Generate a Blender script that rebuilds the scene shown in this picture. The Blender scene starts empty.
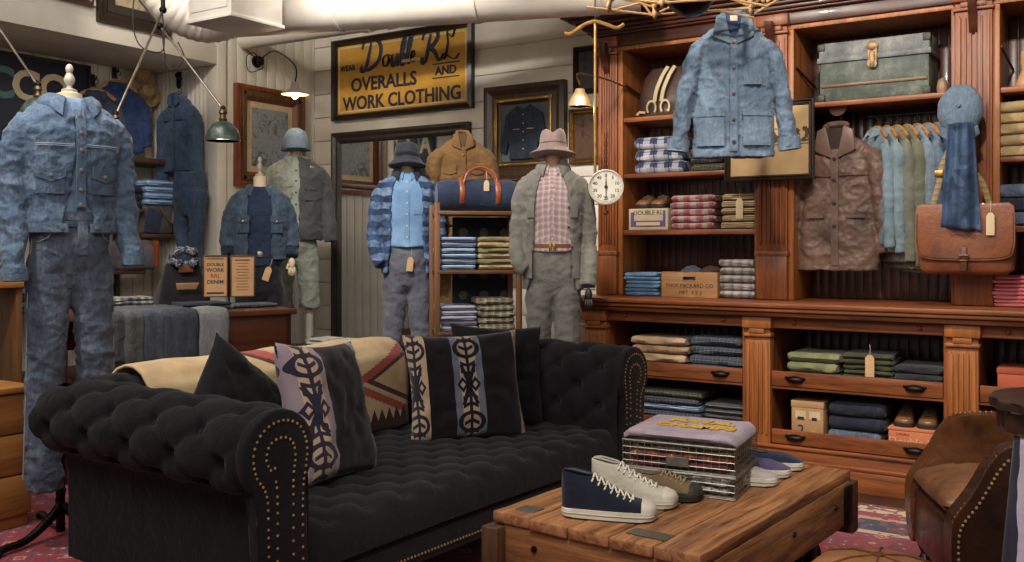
import bpy, bmesh, math, random
from mathutils import Vector, Matrix, noise, Euler
PI = math.pi
random.seed(7)
SC = bpy.context.scene
COL = SC.collection
# ---------------------------------------------------------------- camera frame
H = 1.40; F = 950.0; HY = 247.0
c33, s33 = math.cos(math.radians(33)), math.sin(math.radians(33))
def W(lat, d, z=0.0): return Vector((-s33*d + c33*lat, c33*d + s33*lat, z))
def P(px, py, d): return W((px-512)/F*d, d, H-(py-HY)*d/F)
def dY(px, Y): t = (px-512)/F; return Y/(c33+s33*t)
def PY(px, py, Y): return P(px, py, dY(px, Y))
def XY(px, Y): return PY(px, HY, Y).x
def PX(px, py, X): t = (px-512)/F; return P(px, py, X/(-s33+c33*t))
def PZ(px, py, Z): return P(px, py, (H-Z)*F/(py-HY))
def face(p, extra=0.0): return math.atan2(-p.x, p.y)+math.radians(extra)
CAMR = math.radians(33)
cd = bpy.data.cameras.new('camera'); cam = bpy.data.objects.new('camera', cd); COL.objects.link(cam)
cd.sensor_width = 36; cd.lens = F/1024*36; cd.shift_y = -34/1024; cd.clip_end = 60
cam.location = (0, 0, H); cam.rotation_euler = (PI/2, 0, CAMR); SC.camera = cam
# ---------------------------------------------------------------- materials
def S(c):
    if isinstance(c, str): c = [int(c[i:i+2], 16) for i in (0, 2, 4)]
    return tuple(((v/255)/12.92 if v/255 <= .04045 else ((v/255+.055)/1.055)**2.4) for v in c)+(1,)
MATS = {}
class NT:
    def __init__(s, name, rough=.7, metal=0, spec=.5, sheen=0, coat=0):
        m = bpy.data.materials.new(name); m.use_nodes = True; s.m = m; s.n = m.node_tree.nodes; s.l = m.node_tree.links
        s.b = s.n['Principled BSDF']; s.b.inputs['Roughness'].default_value = rough; s.b.inputs['Metallic'].default_value = metal
        s.b.inputs['Specular IOR Level'].default_value = spec; s.b.inputs['Sheen Weight'].default_value = sheen
        s.b.inputs['Coat Weight'].default_value = coat
        s.tc = s.n.new('ShaderNodeTexCoord')
    def map(s, sc=(1, 1, 1), rot=(0, 0, 0), loc=(0, 0, 0)):
        k = s.n.new('ShaderNodeMapping'); k.inputs['Scale'].default_value = sc; k.inputs['Rotation'].default_value = rot; k.inputs['Location'].default_value = loc
        s.l.new(s.tc.outputs['Object'], k.inputs['Vector']); return k.outputs['Vector']
    def noise(s, vec, scale=5, det=4, rough=.55, dist=0):
        k = s.n.new('ShaderNodeTexNoise'); k.inputs['Scale'].default_value = scale; k.inputs['Detail'].default_value = det
        k.inputs['Roughness'].default_value = rough; k.inputs['Distortion'].default_value = dist
        s.l.new(vec, k.inputs['Vector']); return k.outputs['Fac']
    def ramp(s, fac, stops, interp='LINEAR'):
        k = s.n.new('ShaderNodeValToRGB'); k.color_ramp.interpolation = interp
        e = k.color_ramp.elements
        while len(e) < len(stops): e.new(.5)
        for i, (p, c) in enumerate(stops):
            e[i].position = p; e[i].color = c if len(c) == 4 else (*c, 1)
        s.l.new(fac, k.inputs['Fac']); return k.outputs['Color']
    def m_(s, op, a, b=None, c=None):
        k = s.n.new('ShaderNodeMath'); k.operation = op
        for i, v in enumerate((a, b, c)):
            if v is None: continue
            if isinstance(v, (int, float)): k.inputs[i].default_value = v
            else: s.l.new(v, k.inputs[i])
        return k.outputs[0]
    def mix(s, fac, a, b, mode='MIX'):
        k = s.n.new('ShaderNodeMix'); k.data_type = 'RGBA'; k.blend_type = mode
        for i, v in ((0, fac), (6, a), (7, b)):
            if isinstance(v, (int, float)): k.inputs[i].default_value = v
            elif isinstance(v, tuple): k.inputs[i].default_value = v
            else: s.l.new(v, k.inputs[i])
        return k.outputs[2]
    def sep(s, vec):
        k = s.n.new('ShaderNodeSeparateXYZ'); s.l.new(vec, k.inputs[0]); return k.outputs
    def comb(s, x, y, z):
        k = s.n.new('ShaderNodeCombineXYZ')
        for i, v in enumerate((x, y, z)):
            if isinstance(v, (int, float)): k.inputs[i].default_value = v
            else: s.l.new(v, k.inputs[i])
        return k.outputs[0]
    def bump(s, fac, strength=.3, dist=.01):
        k = s.n.new('ShaderNodeBump'); k.inputs['Strength'].default_value = strength; k.inputs['Distance'].default_value = dist
        s.l.new(fac, k.inputs['Height'])
        if s.b.inputs['Normal'].is_linked: s.l.new(s.b.inputs['Normal'].links[0].from_socket, k.inputs['Normal'])
        s.l.new(k.outputs[0], s.b.inputs['Normal'])
    def col(s, c):
        if isinstance(c, tuple): s.b.inputs['Base Color'].default_value = c
        else: s.l.new(c, s.b.inputs['Base Color'])
        return s.m
def plain(name, c, rough=.6, metal=0, spec=.5, emit=0):
    if name in MATS: return MATS[name]
    t = NT(name, rough, metal, spec)
    n = t.noise(t.map(), 9, 3)
    a = S(c); lo = tuple(v*.82 for v in a[:3])+(1,)
    t.col(t.ramp(n, [(.35, lo), (.65, a)]))
    if emit: t.b.inputs['Emission Color'].default_value = a; t.b.inputs['Emission Strength'].default_value = emit
    MATS[name] = t.m; return t.m
def cloth(name, c, c2=None, sc=6, rough=.9, weave=260, wstr=.25, sheen=.15):
    if name in MATS: return MATS[name]
    t = NT(name, rough, 0, .2, sheen)
    v = t.map(); n = t.noise(v, sc, 6, .65)
    a = S(c); b = S(c2) if c2 else tuple(x*.6 for x in a[:3])+(1,)
    t.bump(t.noise(v, weave, 2), wstr, .002); t.bump(t.noise(v, 14, 4, .6, .5), .45, .02)
    t.col(t.ramp(n, [(.34, b), (.66, a)])); MATS[name] = t.m; return t.m
def grey(c, k=.3):
    r = [int(c[i:i+2], 16) for i in (0, 2, 4)]; m = sum(r)/3
    return ''.join('%02x' % int(v+(m-v)*k) for v in r)
def denim(name, c, fade, dark, sc=5):
    if name in MATS: return MATS[name]
    c, fade, dark = grey(c), grey(fade, .4), grey(dark)
    t = NT(name, .88, 0, .2, .1)
    v = t.map(); n = t.noise(v, sc, 8, .7, .4); n2 = t.noise(t.map((1, 1, .35)), 26, 5, .7)
    n3 = t.noise(t.map((1, 1, .2)), 90, 3, .7)
    k = t.m_('ADD', t.m_('ADD', t.m_('MULTIPLY', n, .40), t.m_('MULTIPLY', n2, .34)), t.m_('MULTIPLY', n3, .26))
    t.bump(t.noise(t.map((1, 1, .4), (0, .6, 0)), 330, 2), .3, .002); t.bump(t.noise(v, 18, 5, .6, .6), .6, .022)
    t.col(t.ramp(k, [(.27, S(dark)), (.5, S(c)), (.76, S(fade))])); MATS[name] = t.m; return t.m
def wood(name, c1, c2, axis=0, sc=1.0, rough=.42, coat=0, bump=.25, spec=.5):
    if name in MATS: return MATS[name]
    t = NT(name, rough, 0, spec, 0, coat)
    st = [9.0*sc]*3; st[axis] = .7*sc
    v = t.map(tuple(st)); n = t.noise(v, 2.2, 7, .62, .9); f = t.noise(v, 14, 4, .6)
    k = t.m_('ADD', t.m_('MULTIPLY', n, .75), t.m_('MULTIPLY', f, .25))
    t.bump(k, bump, .004)
    mid = tuple((a+b)/2 for a, b in zip(S(c1), S(c2)))
    t.col(t.ramp(k, [(.33, S(c2)), (.5, mid), (.66, S(c1))])); MATS[name] = t.m; return t.m
def stripes(name, cols, freq, axis=2, rough=.9, jit=.3):
    """flat bands of the listed colours repeating along one object axis (3 = y+z)"""
    if name in MATS: return MATS[name]
    t = NT(name, rough, 0, .2, .1); v = t.map(); s = t.sep(v)
    q = s[axis] if axis < 3 else t.m_('ADD', s[1], s[2])
    q = t.m_('ADD', q, t.m_('MULTIPLY', t.noise(v, 6, 2), jit/freq))
    fr = t.m_('FRACT', t.m_('MULTIPLY', q, freq))
    t.bump(t.noise(v, 260, 2), .25, .002); t.bump(t.noise(v, 16, 4), .35, .012)
    t.col(t.ramp(fr, [(i/len(cols), S(c)) for i, c in enumerate(cols)], 'CONSTANT')); MATS[name] = t.m; return t.m
def plaid(name, base, band, line, fx=14, fz=14, rough=.9):
    if name in MATS: return MATS[name]
    t = NT(name, rough, 0, .2, .1); v = t.map(); s = t.sep(v)
    wob = t.m_('MULTIPLY', t.noise(v, 5, 2), .03)
    def band_(q, f, w, o=0.0):
        fr = t.m_('FRACT', t.m_('ADD', t.m_('MULTIPLY', t.m_('ADD', q, wob), f), o)); return t.m_('LESS_THAN', fr, w)
    yz = t.m_('ADD', s[1], s[2])
    a, b = band_(s[0], fx, .45), band_(yz, fz, .45)
    la, lb = band_(s[0], fx, .08, .28), band_(yz, fz, .08, .28)
    k = t.mix(t.m_('MULTIPLY', a, .6), S(base), S(band)); k = t.mix(t.m_('MULTIPLY', b, .6), k, S(band))
    k = t.mix(t.m_('MULTIPLY', t.m_('MAXIMUM', la, lb), .75), k, S(line))
    t.bump(t.noise(v, 260, 2), .25, .002); t.bump(t.noise(v, 16, 4), .35, .012)
    t.col(k); MATS[name] = t.m; return t.m
def leather(name, c, c2, rough=.38, sc=4, bs=120):
    if name in MATS: return MATS[name]
    t = NT(name, rough, 0, .5, 0, .1); v = t.map()
    n = t.noise(v, sc, 7, .65, .3)
    vo = t.n.new('ShaderNodeTexVoronoi'); vo.inputs['Scale'].default_value = bs; t.l.new(v, vo.inputs['Vector'])
    t.bump(vo.outputs['Distance'], .15, .002); t.bump(t.noise(v, 22, 5), .4, .008)
    t.l.new(t.ramp(n, [(.3, (rough*1.3,)*3), (.7, (rough*.8,)*3)]), t.b.inputs['Roughness'])
    t.col(t.ramp(n, [(.33, S(c2)), (.66, S(c))])); MATS[name] = t.m; return t.m
def metal(name, c, rough=.35):
    if name in MATS: return MATS[name]
    t = NT(name, rough, .9, .5); n = t.noise(t.map(), 30, 4)
    a = S(c); t.col(t.ramp(n, [(.35, tuple(x*.6 for x in a[:3])+(1,)), (.65, a)])); MATS[name] = t.m; return t.m
# ---------------------------------------------------------------- object plumbing
def tag(o, label=None, cat=None, group=None, kind=None):
    if label: o['label'] = label
    if cat: o['category'] = cat
    if group: o['group'] = group
    if kind: o['kind'] = kind
    return o
def thing(name, loc=(0, 0, 0), rz=0, label=None, cat=None, group=None, rot=None):
    o = bpy.data.objects.new(name, None); COL.objects.link(o); o.location = loc
    o.rotation_euler = rot if rot else (0, 0, rz); o.empty_display_size = .1
    return tag(o, label, cat, group)
def obj(name, bm, mat, parent=None, loc=None, rz=0, smooth=40, rot=None):
    me = bpy.data.meshes.new(name); bmesh.ops.recalc_face_normals(bm, faces=bm.faces); bm.to_mesh(me); bm.free()
    if smooth:
        for p in me.polygons: p.use_smooth = True
        if smooth < 180: me.set_sharp_from_angle(angle=math.radians(smooth))
    if mat: me.materials.append(mat)
    o = bpy.data.objects.new(name, me); COL.objects.link(o)
    if parent: o.parent = parent
    if loc is not None: o.location = loc
    o.rotation_euler = rot if rot else (0, 0, rz)
    return o
def copy_tree(o, parent=None):
    c = o.copy(); COL.objects.link(c); c.parent = parent
    for ch in [x for x in COL.objects if x.parent == o]: copy_tree(ch, c)
    return c
def struct(name, bm, mat, parent=None, smooth=30):
    o = obj(name, bm, mat, parent, smooth=smooth)
    if not parent: o['kind'] = 'structure'
    return o
def BM(): return bmesh.new()
def xf(bm, verts, M):
    for v in verts: v.co = M @ v.co
def box(bm, x0, x1, y0, y1, z0, z1, bev=0, M=None, seg=2):
    r = bmesh.ops.create_cube(bm, size=1.0)['verts']
    for v in r: v.co = Vector((x0+(v.co.x+.5)*(x1-x0), y0+(v.co.y+.5)*(y1-y0), z0+(v.co.z+.5)*(z1-z0)))
    if bev:
        bev = min(bev, .45*min(abs(x1-x0), abs(y1-y0), abs(z1-z0)))
        e = list({e for v in r for e in v.link_edges})
        q = bmesh.ops.bevel(bm, geom=e, offset=bev, segments=seg, affect='EDGES', profile=.5)
        r = list({v for f in q['faces'] for v in f.verts} | {v for v in r if v.is_valid})
        fs = {f for v in r for f in v.link_faces}; r = list({v for f in fs for v in f.verts})
    if M is not None: xf(bm, r, M)
    return r
def tube(bm, pts, rad, seg=8, cap=True, flat=1.0):
    pts = [Vector(p) for p in pts]; n = len(pts)
    if isinstance(rad, (int, float)): rad = [rad]*n
    rings = []; up = None
    for i, p in enumerate(pts):
        t = (pts[min(i+1, n-1)]-pts[max(i-1, 0)]).normalized()
        if up is None:
            up = Vector((0, 0, 1)) if abs(t.z) < .9 else Vector((0, 1, 0))
        a = t.cross(up).normalized(); b = a.cross(t).normalized(); up = b
        rings.append([bm.verts.new(p+a*math.cos(2*PI*k/seg)*rad[i]+b*math.sin(2*PI*k/seg)*rad[i]*flat) for k in range(seg)])
    for i in range(n-1):
        for k in range(seg):
            bm.faces.new((rings[i][k], rings[i][(k+1) % seg], rings[i+1][(k+1) % seg], rings[i+1][k]))
    if cap:
        bm.faces.new(rings[0][::-1]); bm.faces.new(rings[-1])
    return [v for r in rings for v in r]
def curve(pts, n=6):
    pts = [Vector(p) for p in pts]; out = []
    for i in range(len(pts)-1):
        p0, p1, p2, p3 = pts[max(i-1, 0)], pts[i], pts[i+1], pts[min(i+2, len(pts)-1)]
        for k in range(n):
            t = k/n
            out.append(.5*((2*p1)+(p2-p0)*t+(2*p0-5*p1+4*p2-p3)*t*t+(3*p1-p0-3*p2+p3)*t**3))
    out.append(pts[-1]); return out
def lathe(bm, prof, seg=24, M=None):
    rings = [[bm.verts.new((r*math.cos(2*PI*k/seg), r*math.sin(2*PI*k/seg), z)) for k in range(seg)] for r, z in prof]
    for i in range(len(rings)-1):
        for k in range(seg): bm.faces.new((rings[i][k], rings[i][(k+1) % seg], rings[i+1][(k+1) % seg], rings[i+1][k]))
    if prof[0][0] > 1e-5: bm.faces.new(rings[0][::-1])
    if prof[-1][0] > 1e-5: bm.faces.new(rings[-1])
    vs = [v for r in rings for v in r]
    if M is not None: xf(bm, vs, M)
    bmesh.ops.remove_doubles(bm, verts=vs, dist=1e-6)
def prism(bm, out, t0, t1, axis='y', M=None, bev=0):
    """outline in two axes, thickness t0..t1 along the third"""
    def mk(a, b, t): return {'y': (a, t, b), 'x': (t, a, b), 'z': (a, b, t)}[axis]
    A = [bm.verts.new(mk(a, b, t0)) for a, b in out]; B = [bm.verts.new(mk(a, b, t1)) for a, b in out]
    n = len(out); fs = [bm.faces.new(A[::-1]), bm.faces.new(B)]
    for i in range(n): fs.append(bm.faces.new((A[i], A[(i+1) % n], B[(i+1) % n], B[i])))
    vs = A+B
    if bev:
        e = [e for f in fs[:2] for e in f.edges]
        q = bmesh.ops.bevel(bm, geom=e, offset=bev, segments=3, affect='EDGES', profile=.5)
        vs = list({v for f in q['faces'] for v in f.verts} | {v for v in vs if v.is_valid})
    if M is not None: xf(bm, vs, M)
    return vs
def sgn(x): return -1 if x < 0 else 1
def ringpt(r, a):
    z, rx, ry, cx, cy, pw = (list(r)+[0, 0, 1.0][len(r)-3:])[:6] if len(r) < 6 else r
    s, c = math.sin(a), math.cos(a)
    return Vector((cx+rx*sgn(s)*abs(s)**pw, cy-ry*sgn(c)*abs(c)**pw, z))
def R6(z, rx, ry, cx=0, cy=0, pw=.85): return (z, rx, ry, cx, cy, pw)
def loft(bm, rings, n=28):
    V = [[bm.verts.new(ringpt(r, 2*PI*k/n)) for k in range(n)] for r in rings]
    for i in range(len(V)-1):
        for k in range(n): bm.faces.new((V[i][k], V[i][(k+1) % n], V[i+1][(k+1) % n], V[i+1][k]))
    bm.faces.new(V[0][::-1]); bm.faces.new(V[-1])
def sheet(bm, rings, a0, a1, th=.014, n=30):
    """open shell round the body from angle a0 to a1 (0 = front); a0/a1 may be lists per ring"""
    m = len(rings); g = []
    for i, r in enumerate(rings):
        A0 = a0[i] if isinstance(a0, list) else a0; A1 = a1[i] if isinstance(a1, list) else a1
        r2 = (r[0], r[1]-th, r[2]-th, *r[3:])
        g.append(([bm.verts.new(ringpt(r, A0+(A1-A0)*k/n)) for k in range(n+1)], [bm.verts.new(ringpt(r2, A0+(A1-A0)*k/n)) for k in range(n+1)]))
    for i in range(m-1):
        for k in range(n):
            bm.faces.new((g[i][0][k], g[i][0][k+1], g[i+1][0][k+1], g[i+1][0][k]))
            bm.faces.new((g[i][1][k+1], g[i][1][k], g[i+1][1][k], g[i+1][1][k+1]))
        for k in (0, n): bm.faces.new((g[i][0][k], g[i][1][k], g[i+1][1][k], g[i+1][0][k]))
    for i in (0, m-1):
        for k in range(n): bm.faces.new((g[i][0][k], g[i][0][k+1], g[i][1][k+1], g[i][1][k]))
def wrink(p, amp, s, seed=0):
    q = Vector((p.x*s[0]+seed, p.y*s[1], p.z*s[2]))
    a = noise.noise(q); b = noise.noise(q*2.1+Vector((5, 3, 1)))
    c = noise.noise(q*4.3+Vector((1, 7, 2)))
    return amp*((1-abs(a)*2.6)*.8+(1-abs(b)*2.6)*.5+(1-abs(c)*2.6)*.22-.7)
def fuse(name, bm, mat, parent, voxel=.009, amp=.006, s=(7, 7, 12), seed=0, smooth=2, fn=None):
    me = bpy.data.meshes.new('tmp'); bmesh.ops.recalc_face_normals(bm, faces=bm.faces); bm.to_mesh(me); bm.free()
    o = bpy.data.objects.new('tmp', me); COL.objects.link(o)
    r = o.modifiers.new('r', 'REMESH'); r.mode = 'VOXEL'; r.voxel_size = voxel
    k = o.modifiers.new('s', 'SMOOTH'); k.factor = .5; k.iterations = smooth
    dg = bpy.context.evaluated_depsgraph_get(); dg.update()
    m2 = bpy.data.meshes.new_from_object(o.evaluated_get(dg)); m2.name = name
    bpy.data.objects.remove(o); bpy.data.meshes.remove(me)
    if amp:
        ns = [(v.co.copy(), v.normal.copy()) for v in m2.vertices]
        for v, (c, n) in zip(m2.vertices, ns):
            k = fn(c) if fn else 1
            v.co = c+n*wrink(c, amp, s, seed)*k
    for p in m2.polygons: p.use_smooth = True
    m2.materials.clear(); m2.materials.append(mat)
    q = bpy.data.objects.new(name, m2); COL.objects.link(q); q.parent = parent
    return q
def text(name, body, size, mat, M, parent=None, ext=.002, shear=0, align='CENTER', off=0, xs=1.0):
    c = bpy.data.curves.new(name, 'FONT'); c.body = body; c.size = size; c.extrude = ext; c.shear = shear; c.offset = off
    c.align_x = align; c.align_y = 'CENTER'; c.resolution_u = 3
    o = bpy.data.objects.new('tmp', c); COL.objects.link(o)
    dg = bpy.context.evaluated_depsgraph_get(); dg.update()
    me = bpy.data.meshes.new_from_object(o.evaluated_get(dg)); me.name = name
    bpy.data.objects.remove(o)
    for v in me.vertices: v.co = M @ Vector((v.co.x*xs, v.co.y, v.co.z))
    me.materials.clear(); me.materials.append(mat)
    q = bpy.data.objects.new(name, me); COL.objects.link(q)
    if parent: q.parent = parent
    return q
FRONT = Matrix.Rotation(PI/2, 4, 'X')      # text plane facing -y
def T(x, y, z): return Matrix.Translation((x, y, z))
def ball(bm, c, r, seg=8, sx=1, sy=1, sz=1):
    q = bmesh.ops.create_uvsphere(bm, u_segments=seg, v_segments=max(4, seg//2+1), radius=r)['verts']
    for v in q: v.co = Vector((v.co.x*sx+c[0], v.co.y*sy+c[1], v.co.z*sz+c[2]))
# ---------------------------------------------------------------- palette
WHITE = (lambda t: (t.bump(t.noise(t.map(), 8, 5), .15, .006), t.col(t.ramp(t.noise(t.map(), 2.5, 4), [(.3, S('c4bdb0')), (.7, S('dcd6ca'))])))[1])(NT('painted_board', .55))
DUCTW = (lambda t: (t.bump(t.noise(t.map(), 5, 5), .2, .01), t.col(t.ramp(t.noise(t.map(), 2.5, 5), [(.3, S('bdb5a8')), (.7, S('dad3c7'))])))[1])(NT('duct_paint', .5))
CHERRY = wood('cherry_z', '9a582f', '4c2612', 2, 1, .42, .0, .2, .4)
CHERRYX = wood('cherry_x', '9a582f', '4c2612', 0, 1, .42, .0, .2, .4)
CHERRYL = wood('cherry_light_z', 'ac6a36', '6e3d1c', 2, 1, .44, .0, .2, .4)
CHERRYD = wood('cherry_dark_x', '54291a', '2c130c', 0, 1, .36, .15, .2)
IRON = metal('black_iron', '2a2725', .45); BRASS = metal('aged_brass', 'a9854a', .35)
DARKW = wood('dark_frame_wood', '33241b', '1a120d', 0, 1, .4)
BLACKF = cloth('black_linen', '19181b', '100f12', 5, .9, 300, .3, .08)
NAIL = (lambda m: (setattr(m.node_tree.nodes['Principled BSDF'].inputs['Metallic'], 'default_value', .55), m)[1])(metal('bright_nail_brass', 'dcbc82', .3))
PAPER = plain('tag_paper', 'c9a275', .8); CARD = plain('cream_card', 'cdb894', .8)
INK = plain('dark_ink', '20222e', .7)
# ================================================================ the room shell
YW = 6.35; XL = -6.29; XN = -7.12; YN = 5.22; ZC = 3.8; ZS = 2.90
WOODF = wood('floor_boards', '4a3122', '2a1a12', 1, .8, .35)
b = BM(); box(b, -7.4, 4.0, -3.0, 6.7, -.1, 0); struct('floor', b, WOODF)
b = BM(); box(b, -7.4, 4.0, -3.0, 6.7, ZC, ZC+.1); struct('ceiling', b, WHITE)
def boards(x0, x1, y, z0, z1, h=.215, th=.05):
    b = BM(); z = z0
    while z < z1-.01:
        box(b, x0, x1, y, y+th, z+.004, min(z+h, z1)-.004, .005); z += h
    box(b, x0, x1, y+.02, y+.15, z0, z1); return b
struct('wall_back', boards(XL-.02, 4.0, YW, 0, ZC), WHITE)
def vboards(bm, X, y0, y1, z0, z1, w=.11, side=1):
    y = y0
    while y < y1-.01:
        box(bm, X-.03, X, y+.003, min(y+w, y1)-.003, z0, z1, .004); y += w
    box(bm, X-.12, X-.012, y0, y1, z0, z1)
b = BM(); vboards(b, XL, YN, YW, 0, ZC); box(b, XL-.1, XL+.025, YN-.005, YN+.09, 0, ZC, .006); struct('wall_left', b, WHITE)
b = BM(); vboards(b, XN, -3, YN, 0, ZC)                       # back of the recess
struct('wall_recess', b, WHITE)
b = BM(); x = XN
while x < XL-.02:
    box(b, x+.003, min(x+.055, XL)-.003, YN, YN+.03, 0, ZS, .008); x += .055
box(b, XN-.2, XL-.02, YN+.02, YN+.12, 0, ZC)
struct('wall_recess_end', b, WHITE)
b = BM(); box(b, XN, XL, -3, YN+.02, ZS, ZC, .008)
box(b, XL-.01, XL+.02, -3, YN+.02, ZS, ZS+.16, .006)
struct('wall_soffit', b, WHITE)
b = BM()                                                        # raised panel mouldings on the soffit
for y0, y1 in ((4.0, 4.95), (3.2, 3.85), (2.0, 3.05), (.8, 1.85)):
    for (a0, a1, c0, c1) in ((y0, y1, ZS+.24, ZS+.275), (y0, y1, ZC-.12, ZC-.085), (y0, y0+.035, ZS+.24, ZC-.085), (y1-.035, y1, ZS+.24, ZC-.085)):
        box(b, XL+.0, XL+.022, a0, a1, c0, c1, .005)
struct('trim_1', b, WHITE)
b = BM(); box(b, XL, 4.0, YW-.03, YW+.01, 0, .16, .006); struct('baseboard_back', b, WHITE)
# ---------------------------------------------------------------- rug
def rug_mat():
    t = NT('persian_rug', .95, 0, .1, .2); v = t.map(); s = t.sep(v)
    vo = t.n.new('ShaderNodeTexVoronoi'); vo.inputs['Scale'].default_value = 7; vo.distance = 'MANHATTAN'; vo.inputs['Randomness'].default_value = .55; t.l.new(v, vo.inputs['Vector'])
    v2 = t.n.new('ShaderNodeTexVoronoi'); v2.inputs['Scale'].default_value = 19; v2.distance = 'MANHATTAN'; v2.inputs['Randomness'].default_value = .8; t.l.new(v, v2.inputs['Vector'])
    a = t.ramp(vo.outputs['Distance'], [(0, S('dcc49c')), (.12, S('b84a54')), (.26, S('c8a890')), (.34, S('a43848')), (.5, S('3a4868')), (.58, S('ac4450')), (.75, S('94303e'))], 'CONSTANT')
    b_ = t.ramp(v2.outputs['Distance'], [(0, S('e0cca8')), (.2, S('b04a54')), (.45, S('4a5a7c')), (.66, S('9c3440'))], 'CONSTANT')
    k = t.mix(t.m_('GREATER_THAN', t.noise(v, 4, 2), .53), a, b_)
    ax = t.m_('ABSOLUTE', s[0]); ay = t.m_('ABSOLUTE', s[1])
    e = t.m_('MAXIMUM', t.m_('SUBTRACT', ax, 2.9), t.m_('SUBTRACT', ay, 2.65))      # distance past the field
    bc = t.ramp(t.m_('MULTIPLY', e, 1.6), [(0, S('d2c2a2')), (.08, S('2d4060')), (.4, S('c8b08a')), (.48, S('a03038')), (.62, S('d6c8ac')), (.8, S('5a2028'))], 'CONSTANT')
    bc = t.mix(t.m_('GREATER_THAN', t.noise(v, 22, 2), .54), bc, b_)
    k = t.mix(t.m_('GREATER_THAN', e, 0), k, bc)
    k = t.mix(.35, k, t.ramp(t.noise(v, 60, 3), [(.3, S('6a4a40')), (.7, S('c0a080'))]), 'OVERLAY')
    t.bump(t.noise(v, 300, 2), .4, .003); t.col(k); return t.m
b = BM(); box(b, -3.4, 3.4, -3.2, 3.2, 0, .012, .005)
tag(obj('rug', b, rug_mat(), None, (-2.45, 2.16, 0)), 'red and blue patterned oriental rug spread under the sofa and coffee table', 'rug')
# ---------------------------------------------------------------- ducts and pipes
d = thing('air_duct', (0, 0, 0), 0, 'large white painted round air duct with a ribbed flexible end and square box', 'duct')
A = P(232, 13, 6.5); B = P(640, -14, 6.0)
b = BM(); dv = (B-A); n = 16
pts = [A+dv*i/n for i in range(n+1)]; tube(b, pts, .165, 28)
for k in (.28, .62, .9): 
    q = A+dv*k; tube(b, [q-dv.normalized()*.012, q+dv.normalized()*.012], .173, 28)
obj('duct_run', b, DUCTW, d)
b = BM(); pts = curve([P(150, -25, 6.3), P(172, 5, 6.35), P(205, 20, 6.45), P(236, 14, 6.5)], 16)
tube(b, pts, [.15+.006*(i % 3 == 0) for i in range(len(pts))], 24); obj('ribbed_hose', b, DUCTW, d)
b = BM(); q = P(236, 2, 5.75)
box(b, -.19, .19, -.2, .2, -.14, .3, .008); box(b, -.20, .20, -.21, .21, -.15, -.125, .006); box(b, -.16, .16, -.206, -.19, -.09, .25, .004)
o = obj('register_box', b, DUCTW, d, q); o.rotation_euler = (0, 0, 0)
d = thing('ceiling_pipe', (0, 0, 0), 0, 'slim white painted pipe running above the yellow sign', 'pipe')
A = P(244, 40, 8.0); B = P(600, -14, 6.35)
b = BM(); tube(b, [A+(B-A)*i/10 for i in range(11)], .078, 20); obj('pipe_run', b, DUCTW, d)
dv = (B-A).normalized()
for k in (.4, .47):
    b = BM(); q = A+(B-A)*k; tube(b, [q-dv*.03, q+dv*.03], .088, 20); obj('pipe_collar', b, DUCTW, d)
# ---------------------------------------------------------------- framed things on walls
GLASS = NT('picture_glass', .05, 0, .5).m
def frame(name, p, w, h, rz, fw, ft, fmat, inner, label, cat='picture', mat_in=None, matw=0, art=None, glass=False, tilt=0, group=None):
    """p = centre of back face; faces local -y"""
    t = thing(name, p, rz, label, cat, group); t.rotation_euler = (tilt, 0, rz)
    b = BM()
    prof = [(0, 0), (0, -ft), (.25*fw, -ft*1.15), (.5*fw, -ft*.8), (.75*fw, -ft*.95), (fw, -ft*.4), (fw, 0)]
    cs = [(-w/2, -h/2), (w/2, -h/2), (w/2, h/2), (-w/2, h/2)]
    rings = []
    for (cx, cz) in cs:
        rings.append([b.verts.new((cx-sgn(cx)*o_, y, cz-sgn(cz)*o_)) for o_, y in prof])
    m = len(prof)
    for i in range(4):
        for k in range(m): b.faces.new((rings[i][k], rings[i][(k+1) % m], rings[(i+1) % 4][(k+1) % m], rings[(i+1) % 4][k]))
    obj('frame', b, fmat, t, smooth=25)
    b = BM(); box(b, -w/2+fw*.8, w/2-fw*.8, -ft*.35, -.002, -h/2+fw*.8, h/2-fw*.8); obj('mount' if matw else 'panel', b, mat_in or inner, t, smooth=0)
    if matw:
        a = w/2-fw-matw; c = h/2-fw-matw
        b = BM(); box(b, -a, a, -ft*.35-.003, -ft*.35, -c, c); obj('print', b, inner, t, smooth=0)
    return t
GILT = wood('carved_gilt', '6b5030', '2e2014', 2, 3, .45)
WALNUT = wood('walnut_frame', '8a4a2a', '4a2414', 2, 1.5, .35)
def sketch(name, c1, c2, sc=6):
    if name in MATS: return MATS[name]
    t = NT(name, .7, 0, .3); v = t.map()
    t.col(t.ramp(t.noise(v, sc, 6, .7, 1.5), [(.36, S(c2)), (.5, S(c1)), (.7, S(c1))])); MATS[name] = t.m; return t.m
p0, p1 = PX(233, 83, XL), PX(301, 95, XL); pb = PX(233, 186, XL)
h_ = p0.z-pb.z; w_ = p1.y-p0.y
t = frame('picture_frame', (XL+.004, (p0.y+p1.y)/2, (p0.z+pb.z)/2), w_, h_, PI/2, .13, .05, WALNUT, sketch('grey_drawing', '8a8f96', '50565e', 9),
  'walnut and gilt framed grey drawing on the wall under the small sconce', 'picture', CARD, .05)
b = BM()
for sx in (-1, 1): box(b, sx*(w_/2-.075)-.022, sx*(w_/2-.075)+.022, -.062, -.03, -h_/2+.05, h_/2-.05, .008)
for sz in (-1, 1): box(b, -w_/2+.05, w_/2-.05, -.062, -.03, sz*(h_/2-.075)-.022, sz*(h_/2-.075)+.022, .008)
obj('carved_band', b, GILT, t)
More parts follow.
